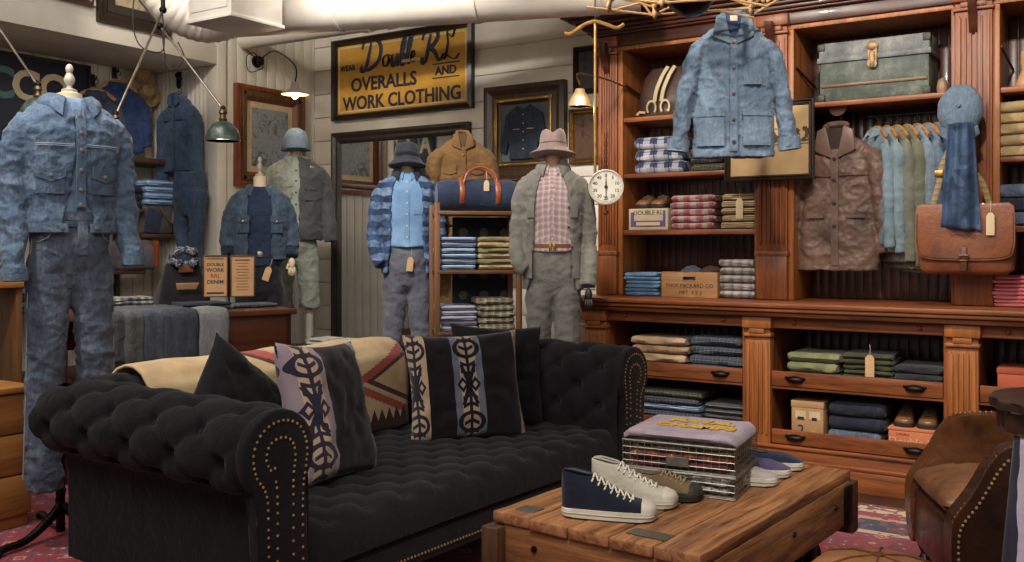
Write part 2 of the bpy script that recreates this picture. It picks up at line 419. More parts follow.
# big yellow sign
a, c = PY(335, 81, YW), PY(475, 65, YW)
ztl, zbl = PY(335, 41, YW).z, PY(335, 122, YW).z; ztr, zbr = PY(475, 22, YW).z, PY(475, 108, YW).z
sw = c.x-a.x; sh = ((ztl-zbl)+(ztr-zbr))/2; zc = (ztl+zbl+ztr+zbr)/4
YEL = (lambda t: t.col(t.ramp(t.noise(t.map((1, 1, 3)), 3, 5, .6), [(.3, S('b4822e')), (.7, S('d0a040'))])))(NT('mustard_enamel', .4))
t = frame('wall_sign', ((a.x+c.x)/2, YW-.004, zc), sw, sh, 0, .055, .05, DARKW, YEL, 'mustard yellow sign for overalls and work clothing in a black frame', 'sign')
NAVY = plain('navy_paint', '1c2438', .5); CREAMP = plain('cream_paint', 'd6c6a0', .5); REDP = plain('red_paint', '8a2c22', .5)
yz = -.021
b = BM(); iw, ih = sw/2-.075, sh/2-.075
for sx in (-1, 1): box(b, sx*iw-.006, sx*iw+.006, yz-.001, yz+.004, -ih, ih)
for sz in (-1, 1): box(b, -iw, iw, yz-.001, yz+.004, sz*ih-.006, sz*ih+.006)
obj('cream_border', b, CREAMP, t, smooth=0)
text('lettering', 'OVERALLS', .165, NAVY, T(-.12*sw, yz, -.085*sh) @ FRONT, t, .002, 0, off=.004, xs=.98)
text('lettering', 'AND', .10, NAVY, T(.32*sw, yz, -.035*sh) @ FRONT, t, .002, off=.003)
text('lettering', 'WORK CLOTHING', .165, NAVY, T(0, yz, -.31*sh) @ FRONT, t, .002, off=.004, xs=.93)
text('lettering', 'WEAR', .075, NAVY, T(-.385*sw, yz, .14*sh) @ FRONT, t, .002, off=.001, xs=.85)
b = BM(); box(b, .23*sw, .41*sw, yz-.001, yz+.003, .045*sh, .06*sh); box(b, .23*sw, .41*sw, yz-.001, yz+.003, -.118*sh, -.105*sh); obj('rule', b, NAVY, t, smooth=0)
def strokes(ss, ox, oz, k, r, mat, par, name='script_letter'):
    for s in ss:
        b = BM()
        for st in s:
            pts = curve([Vector((ox+x*k*1.14, yz, oz+z*k)) for x, z in st], 5); m = len(pts)
            tube(b, pts, [r*(.7+.5*math.sin(PI*min(1, (i+.5)/m))) for i in range(m)], 6, flat=.3)
        obj(name, b, mat, par)
LD = [[(.35, .95), (.25, .5), (.1, .02), (-.08, .0), (-.02, .16)], [(-.02, .72), (.1, 1.0), (.45, 1.05), (.72, .75), (.62, .25), (.25, .0), (.1, .05)]]
Lo = [[(.95, .42), (.82, .3), (.84, .06), (.97, .05), (1.05, .25), (.98, .42), (1.12, .36)]]
Lu = [[(1.18, .42), (1.14, .12), (1.24, .05), (1.36, .4)], [(1.38, .42), (1.33, .08), (1.44, .1)]]
Lb = [[(1.44, .1), (1.62, .6), (1.68, .95), (1.56, .7), (1.5, .1), (1.6, .05), (1.68, .25), (1.6, .36)]]
Ll = [[(1.7, .12), (1.86, .62), (1.92, .98), (1.8, .7), (1.74, .12), (1.84, .06)]]
Le = [[(1.86, .08), (2.02, .3), (1.98, .42), (1.9, .28), (1.94, .06), (2.08, .12)]]
LR = [[(2.62, .9), (2.52, .5), (2.42, .05), (2.28, .0), (2.3, .16)], [(2.3, .72), (2.42, 1.0), (2.75, 1.05), (2.88, .8), (2.7, .52), (2.54, .48), (2.74, .3), (2.88, .02), (3.02, .08)]]
LL = [[(3.42, .92), (3.3, 1.04), (3.22, .85), (3.24, .5), (3.14, .06), (3.02, .04), (3.1, .18), (3.3, .05), (3.5, -.02), (3.62, .14)], [(3.22, .85), (3.4, .7), (3.5, .98), (3.42, .92)]]
strokes([LD, Lo, Lu, Lb, Ll, Le, LR, LL], -.27*sw, .095*sh, .255, .018, NAVY, t)
b = BM(); box(b, .02*sw, .15*sw, yz-.012, yz-.006, .12*sh, .155*sh); obj('small_ribbon', b, CREAMP, t, smooth=0)
# framed denim shirt picture
a, c = PY(488, 90, YW), PY(568, 80, YW); zb = PY(488, 182, YW).z
w_ = c.x-a.x; h_ = (a.z+c.z)/2-zb
zmid = ((PY(488, 88, YW).z+PY(488, 183, YW).z)+(PY(568, 80, YW).z+PY(568, 178, YW).z))/4
t = frame('picture_frame', ((a.x+c.x)/2, YW-.004, zmid), w_, h_, 0, .15, .06, wood('dark_gilt', '4a3420', '1e150d', 2, 3, .4), plain('grey_backing', '4b5258', .8),
  'heavy dark gilt frame holding a small denim work shirt, right of the yellow sign', 'picture')
b = BM()
for sx in (-1, 1): box(b, sx*(w_/2-.12)-.012, sx*(w_/2-.12)+.012, -.068, -.03, -h_/2+.1, h_/2-.1, .005)
for sz in (-1, 1): box(b, -w_/2+.1, w_/2-.1, -.068, -.03, sz*(h_/2-.12)-.012, sz*(h_/2-.12)+.012, .005)
obj('gilt_slip', b, BRASS, t)
DN_DARK = denim('dark_indigo', '232c3d', '3a465c', '141a28')
b = BM(); k = w_*.5
out = [(-.09, .3), (-.26, .2), (-.34, -.2), (-.25, -.24), (-.2, 0), (-.2, -.3), (.2, -.3), (.2, 0), (.25, -.24), (.34, -.2), (.26, .2), (.09, .3), (0, .24)]
prism(b, [(x*k*1.75, z*k*1.9) for x, z in out], -.05, -.02, 'y', bev=.006); s_ = obj('mounted_shirt', b, DN_DARK, t)
b = BM()
for z in (.2, .1, 0, -.1, -.2): ball(b, (0, -.052, z*k*1.8), .006, 6)
for sx in (-1, 1): box(b, sx*.1*k*1.75-.03, sx*.1*k*1.75+.03, -.056, -.05, .02, .024)
obj('shirt_button', b, PAPER, s_)
# mirror
a = PY(335, 134, YW); c = PY(472, 122, YW); t_ = (a.z+c.z)/2
MIR = NT('mirror_silver', .03, 1).m; MIR.node_tree.nodes['Principled BSDF'].inputs['Base Color'].default_value = (.8, .82, .82, 1)
w_ = c.x-a.x; frame('wall_mirror', ((a.x+c.x)/2, YW-.004, (t_+.25)/2), w_, t_-.25, 0, .1, .05, wood('mirror_frame', '3c342c', '221c17', 2, 1, .4), MIR,
  'tall dark framed mirror standing behind the dressed mannequins', 'mirror')
# small pictures left of the bookcase
frame('picture_frame', (PY(590, 70, YW).x, YW-.004, PY(590, 70, YW).z), .26, .36, 0, .04, .03, DARKW, sketch('dark_photo', '4a4a4a', '201c1a'), 'small black framed dark picture high beside the bookcase', 'picture')
frame('picture_frame', (PY(588, 136, YW).x, YW-.004, PY(588, 136, YW).z), .30, .42, 0, .045, .03, BRASS, sketch('dark_painting', '4a3526', '1a120d'), 'small brass framed dark painting behind the hanging scale rod', 'picture')
# pictures on the soffit
p = PX(134, -12, XL+.03); frame('picture_frame', (XL+.025, p.y, p.z), .62, .62, PI/2, .09, .035, DARKW, sketch('old_print', 'a3947a', '5a4a38'), 'black framed old print above the recess beside the lamp rods', 'picture', plain('dark_mount', '2c2620', .8), .06)
p = PX(45, -48, XL+.03); frame('picture_frame', (XL+.025, p.y, p.z), .7, .6, PI/2, .08, .035, wood('reddish_frame', '5a3220', '2e1a12', 0), sketch('old_print2', '6a5444', '3a2a20'), 'reddish brown frame at the top left edge above the recess', 'picture')
# tin sign in the recess:  ...ACCO
p0 = PX(-60, 60, XN); p1 = PX(86, 60, XN)
zt, zb = 2.86, 2.05
t = thing('store_sign', (XN+.004, (p0.y+p1.y)/2, (zt+zb)/2), PI/2, 'dark navy painted sign with big cream letters hung in the recess', 'sign')
b = BM(); w_ = p1.y-p0.y; box(b, -w_/2, w_/2, -.03, 0, -(zt-zb)/2, (zt-zb)/2, .004); obj('sign_board', b, plain('navy_board', '252a3c', .45), t)
b = BM()
for sx in (-1, 1): box(b, sx*w_/2-.012, sx*w_/2+.012, -.05, 0, -(zt-zb)/2-.012, (zt-zb)/2+.012, .004)
for sz in (-1, 1): box(b, -w_/2, w_/2, -.05, 0, sz*(zt-zb)/2-.012, sz*(zt-zb)/2+.012, .004)
obj('sign_rim', b, DARKW, t)
TEAL = plain('teal_paint', '4a7a74', .5)
def lx(px): return PX(px, 70, XN+.04).y-(p0.y+p1.y)/2
for ch, px, m in (('A', -28, CREAMP), ('C', 0, TEAL), ('C', 26, CREAMP), ('O', 55, CREAMP)):
    text('sign_letter', ch, .32, m, T(lx(px), -.036, .17) @ FRONT, t, .003, off=.010)
# ================================================================ wall cabinetry
YL = 5.62; YU = 5.87; YB = YW-.035; ZT = 1.07
xl = [XY(585, YL), XY(745, YL), XY(947, YL), XY(947, YL)+1.13]
PW = .155                                                     # pilaster width
def pilaster(parent, x, y, z0, z1, w, mat, flutes=4, name='pilaster', cap=True, base=0):
    b = BM(); box(b, x, x+w, y, y+.07, z0, z1, .004)
    n = flutes; fw = (w-.05)/n; q0, q1 = z0+base+.06, z1-(.16 if cap else .06)
    for i in range(n+1):
        xx = x+.025+fw*i; box(b, xx-.006, xx+.006, y-.010, y+.005, q0, q1, .004)
    box(b, x+.012, x+.024, y-.010, y+.005, q0-.01, q1+.01, .003); box(b, x+w-.024, x+w-.012, y-.010, y+.005, q0-.01, q1+.01, .003)
    if base: box(b, x-.006, x+w+.006, y-.022, y+.06, z0, z0+base, .008); box(b, x-.012, x+w+.012, y-.028, y+.06, z0+base-.02, z0+base+.012, .006)
    if cap:
        box(b, x-.01, x+w+.01, y-.02, y+.06, z1-.125, z1-.105, .006); box(b, x-.014, x+w+.014, y-.03, y+.06, z1-.075, z1-.0, .012)
        box(b, x+.03, x+w-.03, y-.024, y+.03, z1-.105, z1-.075, .004)
    return obj(name, b, mat, parent)
def bead(bm, x0, x1, y, z0, z1, w=.06):
    x = x0
    while x < x1-.005:
        box(bm, x+.002, min(x+w, x1)-.002, y, y+.012, z0, z1, .004); x += w
    box(bm, x0, x1, y+.008, y+.03, z0, z1)
def pull(parent, x, z, y):
    b = BM(); ball(b, (0, 0, 0), .052, 20, 1, .55, .46)
    for v in b.verts:
        if v.co.z < -.009: v.co.z = -.009
        if v.co.y > 0: v.co.y = 0
    box(b, -.058, .058, -.004, 0, .010, .018, .003); ball(b, (-.054, -.004, .012), .008, 8); ball(b, (.054, -.004, .012), .008, 8)
    return obj('drawer_pull', b, IRON, parent, (x, y, z))
words = ['left', 'middle', 'right']
for i in range(3):
    x0, x1 = xl[i], xl[i+1]
    t = thing('base_cabinet', ((x0+x1)/2, YL+.3, 0), 0,
              ['leftmost reddish wooden base cabinet, behind the end of the sofa', 'middle reddish wooden base cabinet, holding the card box numbered 2', 'rightmost reddish wooden base cabinet, behind the leather armchair'][i], 'cabinet')
    ox, oy = -(x0+x1)/2, -(YL+.3)
    def L(a): return a+ox
    y0 = YL+oy; yb = YB+oy
    pilaster(t, L(x0), y0-.0, .22, .985, PW, CHERRYL, base=.0)
    if i == 2: pilaster(t, L(x1)-PW, y0, .22, .985, PW, CHERRYL)
    xr = L(x1) if i < 2 else L(x1)-PW
    for xa_, xb_ in ((L(x0), L(x0)+.02), (L(x0)+PW-.02, L(x0)+PW)):
        b = BM(); box(b, xa_, xb_, y0+.07, yb, .1, .985); obj('side_panel', b, CHERRY, t)
    b = BM()
    box(b, xr-.018, xr-.001, y0+.01, yb, .1, .985); obj('side_panel', b, CHERRY, t)
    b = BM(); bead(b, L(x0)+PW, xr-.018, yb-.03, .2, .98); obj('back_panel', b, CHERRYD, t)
    b = BM(); box(b, L(x0)+PW, xr-.018, y0+.015, y0+.05, .915, .985, .004); box(b, L(x0)+PW, xr-.018, y0+.008, y0+.02, .915, .928, .003)
    for k in range(2): ball(b, (L(x0)+PW+.14+k*(x1-x0-PW-.28), y0+.008, .952), .014, 8)
    obj('frieze_rail', b, CHERRYX, t)
    for z0, z1 in ((.566, .658), (.222, .311)):
        dr = thing('drawer', (0, 0, 0)); dr.parent = t
        b = BM(); box(b, L(x0)+PW+.004, xr-.022, y0+.012, y0+.034, z0+.004, z1, .004)
        box(b, L(x0)+PW+.004, xr-.022, y0+.03, yb-.04, z0+.012, z0+.03)
        if z0 > .3: box(b, L(x0)+PW, xr-.018, y0+.02, yb-.03, z0-.014, z0+.001, .002)
        bpy.data.objects.remove(dr); dr = obj('drawer', b, CHERRYX, t)
        for k in (.15, .83): pull(dr, L(x0)+PW+(x1-x0-PW)*k, (z0+z1)/2, y0+.012)
    b = BM(); box(b, L(x0), L(x1), y0+.0, yb, .0, .2, .004); box(b, L(x0), L(x1), y0-.03, y0+.02, 0, .12, .006)
    box(b, L(x0), L(x1), y0-.022, y0+.02, .12, .145, .01); box(b, L(x0), L(x1), y0-.012, y0+.02, .2, .222, .008)
    obj('plinth', b, CHERRYX, t)
b = BM()
box(b, xl[0]-.085, xl[3]+.05, YL-.10, YB, ZT-.03, ZT, .010); box(b, xl[0]-.07, xl[3]+.04, YL-.085, YB, ZT-.055, ZT-.03, .012)
box(b, xl[0]-.05, xl[3]+.03, YL-.055, YB, ZT-.085, ZT-.055, .008)
tag(obj('worktop', b, CHERRYX), 'long moulded reddish wooden worktop running over the base cabinets', 'worktop')
# upper bookcases
XU = [XY(598, YU), XY(757, YU), XY(955, YU), XY(955, YU)+1.13]
PU = [.145, .19, .19]; ZSH = [(2.287, 2.255), (1.9, 1.87), (1.516, 1.482)]; ZO = 2.75
for i in range(3):
    x0, x1 = XU[i], XU[i+1]; cx = (x0+x1)/2
    t = thing('bookcase', (cx, YU+.2, ZT), 0,
              ['left upper bookcase bay of reddish wood with plaid shirt shelves', 'middle upper bookcase bay of reddish wood with the old trunk on its shelf', 'right upper bookcase bay of reddish wood at the picture edge'][i], 'bookcase')
    def L(a): return a-cx
    y0 = -.2; yb = YB-(YU+.2); Z = -ZT
    pilaster(t, L(x0), y0, .002, 2.85+Z, PU[i], CHERRY, 5, base=.29)
    b = BM()                                                    # small carved bracket at the head
    prism(b, [(-.0, 2.80+Z), (-.085, 2.80+Z), (-.08, 2.74+Z), (-.045, 2.70+Z), (-.03, 2.64+Z), (-.012, 2.60+Z), (0, 2.59+Z)], -.022, .022, 'x', M=T(L(x0)+PU[i]/2, y0, 0), bev=.004)
    obj('bracket', b, CHERRYD, t)
    x0i = L(x0)+PU[i]; x1i = L(x1)-.002 if i < 2 else L(x1)-.15
    st = .035                                                   # stile
    b = BM(); box(b, x0i, x0i+st, y0+.02, yb, .002, ZO+Z, .003); obj('stile', b, CHERRYL, t)
    b = BM(); box(b, x1i-st*.6, x1i, y0+.02, yb, .002, ZO+Z, .003); obj('stile', b, CHERRY, t)
    if i == 2: pilaster(t, L(x1)-.15, y0, .002, 2.85+Z, .15, CHERRY, 5, base=.29)
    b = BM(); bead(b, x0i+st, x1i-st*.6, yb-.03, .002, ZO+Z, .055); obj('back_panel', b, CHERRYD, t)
    for k, (za, zb) in enumerate(ZSH):
        if i == 1 and k > 0: continue
        b = BM(); box(b, x0i+st, x1i-st*.6, y0+.03, yb-.03, zb+Z, za+Z, .006); obj('shelf', b, CHERRYX, t)
    b = BM(); box(b, L(x0), L(x1), y0+.02, yb, ZO+Z, ZO+.03+Z, .004); obj('top_board', b, CHERRYL, t)
    b = BM()                                                    # shelf pin rods
    tube(b, [(x0i+st+.002, y0+.06, 2.52+Z), (x0i+st+.03, yb-.05, 2.44+Z)], .008, 8); obj('shelf_prop', b, CHERRYD, t)
b = BM(); x0, x1 = XU[0], XU[3]
y0 = YU
for (o_, za, zb, bv) in ((.0, 2.78, 2.86, .004), (.03, 2.855, 2.875, .008), (.05, 2.87, 2.90, .01), (.075, 2.895, 2.92, .008), (.11, 2.918, 2.95, .012), (.15, 2.945, 2.97, .008), (.19, 2.968, 3.0, .010)):
    box(b, x0-o_-.01, x1+o_, y0-o_, YB, za, zb, bv)
tag(obj('cornice', b, CHERRYD), 'deep stepped wooden cornice running along the top of the bookcases', 'cornice')
# ================================================================ folded garments
ORD = {1: ['single'], 2: ['upper', 'lower'], 3: ['top', 'middle', 'bottom'], 4: ['top', 'second', 'third', 'bottom'], 5: ['top', 'second', 'middle', 'fourth', 'bottom'],
       6: ['top', 'second', 'third', 'fourth', 'fifth', 'bottom'], 7: ['top', 'second', 'third', 'middle', 'fifth', 'sixth', 'bottom'], 8: ['top', 'second', 'third', 'fourth', 'fifth', 'sixth', 'seventh', 'bottom']}
def folded(w, d, h, layers=2, seed=0, sag=.12):
    b = BM(); nx = 18; prof = []
    prof += [(d, 0, 0), (d*.5, 0, 0), (.04, 0, 0)]
    r = min(.026, h/layers*.6)
    for k in range(layers):
        for j in range(5):
            a = -PI/2+PI*j/4*(1 if k == layers-1 or 1 else 1)
            prof.append((r*(1-math.cos(a))*1.0, (k+.5)*h/layers+.5*h/layers*math.sin(a)*.96, 1))
    prof += [(.04, h, 2), (d*.35, h, 2), (d*.7, h, 2), (d, h*.98, 2)]
    rings = []
    for i in range(nx+1):
        u = -1+2*i/nx; e = max(0, abs(u)-.86)/.14; x = u*w/2
        row = []
        for (y, z, k) in prof:
            n1 = noise.noise(Vector((x*9+seed*3.1, z*40+y*7, seed)))
            zz = z*(1-.28*e*e)+.14*h*e*e
            if k == 2: zz += -abs(noise.noise(Vector((x*7, y*7, seed+9))))*h*sag*1.6
            yy = y+(.013*n1 if y < .05 else 0)+(e*e*.012 if y < .05 else -(e*e*.01))
            row.append(b.verts.new((x+(.004*n1), yy, max(0.0, zz))))
        rings.append(row)
    m = len(prof)
    for i in range(nx):
        for k in range(m): b.faces.new((rings[i][k], rings[i][(k+1) % m], rings[i+1][(k+1) % m], rings[i+1][k]))
    b.faces.new(rings[0][::-1]); b.faces.new(rings[-1]); return b
def stack(kind, desc, where, cat, n, w, d, h, mats, loc, rz=0, layers=1, hang=0, cols=None, tagpart=None):
    """n folded things, bottom one first; loc = centre of the front edge on the shelf"""
    if not isinstance(mats, list): mats = [mats]
    base = {}; z = 0; out = []
    rot = Matrix.Rotation(rz, 3, 'Z')
    for k in range(n):
        mt = mats[k % len(mats)]; v = k % 3; key = (mt.name, v)
        if key not in base:
            o = obj(kind, folded(w, d, h*.985, layers, random.random()*50), mt, None, smooth=50); base[key] = o
        else:
            o = base[key].copy(); COL.objects.link(o)
        j = Vector((random.uniform(-.008, .008), random.uniform(-.006, .008), 0))
        o.location = Vector(loc)+rot @ j+Vector((0, 0, z+.001)); o.rotation_euler = (0, 0, rz+random.uniform(-.045, .045)); z += h; o.scale = (random.uniform(.93, 1.0), 1, 1)
        od = ORD[n][n-1-k]
        lab = f"{desc} {where}" if n == 1 else f"{desc}, {od} of stack {where}"
        if len(lab.split()) > 16: print("LONG", len(lab.split()), lab)
        tag(o, lab, cat, f"{desc} stack {where}" if n > 1 else None); out.append(o)
    return out
def onshelf(px0, px1, Y, Z):
    """centre x and width on the plane Y"""
    a, c = XY(px0, Y), XY(px1, Y); return (a+c)/2, c-a
def swing_tag(parent, name, p, w=.045, h=.1, label='buff paper swing tag', rot=(0, 0, 0), mat=None):
    b = BM(); out = [(-w/2, -h), (w/2, -h), (w/2, -.018), (w*.22, 0), (-w*.22, 0), (-w/2, -.018)]
    prism(b, out, -.0015, .0015, 'y'); o = obj(name, b, mat or PAPER, parent, p, rot=rot, smooth=0)
    if parent: o['label'] = label
    b = BM(); tube(b, [(0, 0, -.012), (.003, .0, .03), (0, .004, .06)], .0015, 5); obj('string', b, plain('tag_string', 'c8bca0', .8), o)
    return o
# materials
MPB = plaid('blue_check', '3a4664', 'c0c2cc', '161a2c', 9, 9); MDG = plaid('green_check', '2c3230', '4a4c40', '7d7654', 16, 16)
MPR = plaid('red_check', 'a65a54', 'b9b2ae', '44506a', 11, 18); MTAN = stripes('tan_stripe', ['b39a72', '4c4034', 'c4ae86', '6d5a44'], 40, 2)
MCH = cloth('chambray', '7ba0c4', '5d82aa', 7); MGP = plaid('grey_check', '8c8482', 'b5adaa', '4a4244', 16, 20)
MKH = cloth('khaki', 'a98c6c', '7d6248', 5); MDP = plaid('charcoal_check', '2c3038', '4b5058', '6a6e76', 18, 18)
MLB = stripes('light_blue_stripe', ['86a8cc', 'a8c4de', '5a7ea8'], 40, 2); MST = stripes('dark_stripe', ['2c2e32', '6d6c6c', '36383c', '4c4c4e'], 60, 2)
MOL = cloth('olive_knit', '8a8a66', '65664a', 8); MOLD = cloth('dark_olive', '4a4c34', '34351f', 8); MSG = cloth('sage', '8d9a8c', '6a786c', 8)
MDGY = cloth('charcoal_knit', '34363a', '24262a', 8); MNV = denim('navy_denim', '1f2636', '39445a', '12161f', 7); MBK = cloth('black_knit', '26282e', '17181c', 8)
MPK = stripes('pink_stripe', ['d4727a', 'e0a0a0', 'c45f6c'], 45, 2); MSD = cloth('sand_corduroy', 'b8a178', '8c7552', 8); MJN = denim('mid_denim', '4d5e78', '8094ac', '2f3a50', 7)
MBL = stripes('bluewhite_stripe', ['46648c', 'b6c4d2', '2c3c58', '8aa4c0'], 46, 2)
# --- upper bay 1
x, w = onshelf(634, 686, YU+.06, 0); h = 3
stack('plaid_shirt', 'blue and white plaid folded shirt', 'on the shelf below the brown bag', 'shirt', 3, w, .26, .083, MPB, (x, YU+.06, 1.9))
x, w = onshelf(689, 724, YU+.06, 0)
stack('folded_shirt', 'dark green checked folded shirt', 'beside the blue and white plaid shirts', 'shirt', 3, w, .26, .05, MDG, (x, YU+.06, 1.9))
x, w = onshelf(669, 715, YU+.05, 0)
stack('plaid_shirt', 'red and grey plaid folded shirt', 'right of the purple lettered box', 'shirt', 5, w, .26, .046, MPR, (x, YU+.05, 1.516))
x, w = onshelf(720, 756, YU+.05, 0)
s_ = stack('folded_knit', 'tan and brown striped folded knit', 'right of the red plaid shirts', 'sweater', 5, w, .26, .046, MTAN, (x, YU+.05, 1.516))
swing_tag(s_[-1], 'swing_tag', (.01, -.012, .01), .05, .13, 'cream swing tag', mat=CARD)
x, w = onshelf(625, 660, YU+.02, 0)
stack('work_shirt', 'light blue chambray folded shirt', 'on the worktop left of the wooden crate', 'shirt', 6, w, .28, .026, MCH, (x, YU+.0, ZT), layers=1)
x, w = onshelf(720, 757, YU+.02, 0)
stack('plaid_shirt', 'grey plaid folded flannel shirt', 'on the worktop right of the wooden crate', 'shirt', 5, w, .28, .05, MGP, (x-.01, YU+.0, ZT))
# white box with purple print and shoes
x, w = onshelf(628, 668, YU+.04, 0)
t = thing('print_box', (x, YU+.045, 1.517), 0, 'cream cardboard box with purple lettering holding tan shoes on the third shelf', 'box')
bw = w*.98; bh = .145
b = BM(); box(b, -bw/2, bw/2, 0, .25, 0, bh, .004); obj('box_body', b, plain('cream_carton', 'c0ad90', .8), t)
PUR = plain('purple_ink', '5a4a80', .7)
b = BM(); box(b, -bw*.44, bw*.44, -.002, .001, .02, .062); box(b, -bw*.44, -bw*.36, -.002, .001, .06, .12); box(b, bw*.38, bw*.44, -.002, .001, .06, .13); obj('print_band', b, PUR, t, smooth=0)
text('box_lettering', 'DOUBLE RL', .042, INK, T(0, -.002, .115) @ FRONT, t, .001)
b = BM(); box(b, -bw*.3, bw*.3, -.003, 0, .03, .052); obj('label_strip', b, CARD, t, smooth=0)
# wooden crate
x, w = onshelf(662, 718, YU-.03, 0)
PINE = wood('crate_pine', 'b78a5a', '8a6038', 0, 1.2, .6)
t = thing('wooden_crate', (x, YU-.04, ZT+.001), 0, 'pale wooden crate with a hand hole and stencilled letters on the worktop', 'crate')
ch = .165
b = BM()
out = [(-w/2, 0), (w/2, 0), (w/2, ch), (-w/2, ch)]
hx, hz0, hz1 = w*.11, ch*.68, ch*.82
box(b, -w/2, -hx, 0, .014, 0, ch, .003); box(b, hx, w/2, 0, .014, 0, ch, .003); box(b, -hx, hx, .0005, .0135, 0, hz0, .0); box(b, -hx, hx, .0005, .0135, hz1, ch-.001, 0)
obj('front_board', b, PINE, t)
b = BM(); box(b, -w/2, -w/2+.014, .014, .3, 0, ch, .003); box(b, w/2-.014, w/2, .014, .3, 0, ch, .003); box(b, -w/2, w/2, .29, .304, 0, ch, .003); box(b, -w/2, w/2, .01, .3, 0, .012); obj('crate_body', b, PINE, t)
STN = plain('stencil_ink', '4a3622', .8)
text('stencil', 'THOS PACKARD CO', .036, STN, T(0, -.001, .075) @ FRONT, t, .0008); text('stencil', 'MFT  4 5 2', .036, STN, T(.01, -.001, .03) @ FRONT, t, .0008)
for (dx, m, lb, ww, rz) in ((-.05, cloth('slate_cloth', '5e6a78', '404a58', 7), 'slate grey crumpled garment spilling from the top of the wooden crate', .16, .2), (.09, cloth('brown_cloth', '5c4440', '3c2c2a', 7), 'brown crumpled garment at the right of the wooden crate top', .13, -.3)):
    b = BM()
    loft(b, [R6(0, ww*.4, .09), R6(.03, ww*.55, .11), R6(.07, ww*.45, .09), R6(.10, ww*.2, .04)], 20)
    o = fuse('crumpled_garment', b, m, None, .008, .01, (12, 12, 16), dx*50); o.location = (x+dx, YU+.12, ZT+.10); o.rotation_euler = (0, 0, rz); tag(o, lb, 'garment')
# --- upper bay 3
x, w = onshelf(992, 1046, YU+.05, 0)
stack('corduroy_trousers', 'sand coloured folded trousers', 'on the second shelf at the right edge', 'trousers', 5, w, .27, .062, MSD, (x, YU+.05, 1.9))
stack('folded_jeans', 'washed blue folded jeans', 'on the third shelf at the right edge', 'jeans', 3, w*1.05, .27, .078, [MJN, MNV, MJN], (x+.01, YU+.03, 1.516))
x, w = onshelf(990, 1040, YU-.02, 0)
stack('folded_tee', 'pink folded tee shirt', 'on the worktop beside the satchel', 'shirt', 8, w, .28, .0215, MPK, (x+.01, YU-.03, ZT), layers=1)
b = BM(); lathe(b, [(0, 0), (.05, 0), (.055, .02), (.04, .06), (.02, .1), (.03, .14), (.028, .2), (0, .22)], 16)
tag(obj('carved_figure', b, plain('tan_horn', 'b58c62', .5), None, (onshelf(1018, 1034, YU+.1, 0)[0], YU+.12, 2.287)), 'small tan turned ornament on the top right shelf', 'ornament')
# --- lower bays (Z of drawer floors)
Z1, Z2 = .597, .253
def low(px0, px1, dy=.06): return onshelf(px0, px1, YL+dy, 0)
x, w = low(630, 686)
stack('chino_trousers', 'tan folded chinos', 'in the drawer behind the sofa', 'trousers', 4, w, .32, .055, [MKH, cloth('beige', 'bba286', '94785a', 6)], (x, YL+.06, Z1))
x, w = low(689, 744)
stack('folded_shirt', 'charcoal checked folded shirt', 'right of the tan chinos', 'shirt', 4, w, .32, .06, [MLB, MDP, MDP, MDP], (x, YL+.06, Z1))
x, w = low(636, 700)
stack('folded_shirt', 'dark blue checked folded shirt', 'in the lowest drawer behind the sofa', 'shirt', 5, w, .32, .044, [MBL, MDP, MBL, MDP, MDG], (x, YL+.06, Z2), layers=1)
x, w = low(703, 746)
stack('folded_shirt', 'dark grey striped folded shirt', 'right of the dark blue checked shirts', 'shirt', 5, w, .32, .033, MST, (x, YL+.06, Z2), layers=1)
x, w = low(785, 838)
stack('folded_sweater', 'olive and sage folded sweater', 'left of the tagged dark olive sweaters', 'sweater', 3, w, .32, .058, [MSG, MOL, MOL], (x, YL+.06, Z1))
x, w = low(842, 892)
s_ = stack('folded_sweater', 'dark olive folded sweater', 'with the hanging paper tag', 'sweater', 6, w, .32, .031, MOLD, (x, YL+.06, Z1), layers=1)
swing_tag(s_[-1], 'swing_tag', (.02, -.012, .03), .05, .125, 'buff paper swing tag')
x, w = low(895, 944)
s_ = stack('folded_sweater', 'charcoal folded sweater', 'right of the dark olive sweaters', 'sweater', 3, w, .32, .045, [MSG, MDGY, MDGY], (x, YL+.06, Z1))
x, w = low(827, 883)
stack('folded_jeans', 'dark navy folded jeans', 'beside the card box numbered 2', 'jeans', 3, w, .32, .08, [MJN, MNV, MNV], (x, YL+.06, Z2))
# card box '2'
x, w = low(791, 823)
t = thing('card_box', (x, YL+.07, Z2+.001), 0, 'tan card box marked with a number 2 in the lowest drawer', 'box')
KR = plain('kraft_card', 'b08a60', .8)
b = BM(); box(b, -w/2, w/2, 0, .28, 0, .225, .004); obj('box_body', b, KR, t)
b = BM(); box(b, -w/2-.003, w/2+.003, -.003, .283, .19, .229, .003); obj('box_lid', b, KR, t)
text('box_number', '2', .085, INK, T(-w*.2, -.002, .055) @ FRONT, t, .001)
b = BM(); box(b, -w*.38, -w*.04, -.002, .001, .125, .17); box(b, w*.06, w*.4, -.002, .001, .125, .17); obj('paper_label', b, CARD, t, smooth=0)
b = BM(); box(b, -w*.3, -w*.1, -.003, .001, .118, .135); box(b, w*.14, w*.3, -.003, .001, .118, .135); obj('label_text', b, INK, t, smooth=0)
b = BM(); lathe(b, [(0, -.001), (.016, -.001), (.016, .001), (0, .001)], 14, T(w*.2, -.001, .04) @ Matrix.Rotation(PI/2, 4, 'X')); obj('round_sticker', b, plain('yellow_sticker', 'd8a43a', .6), t)
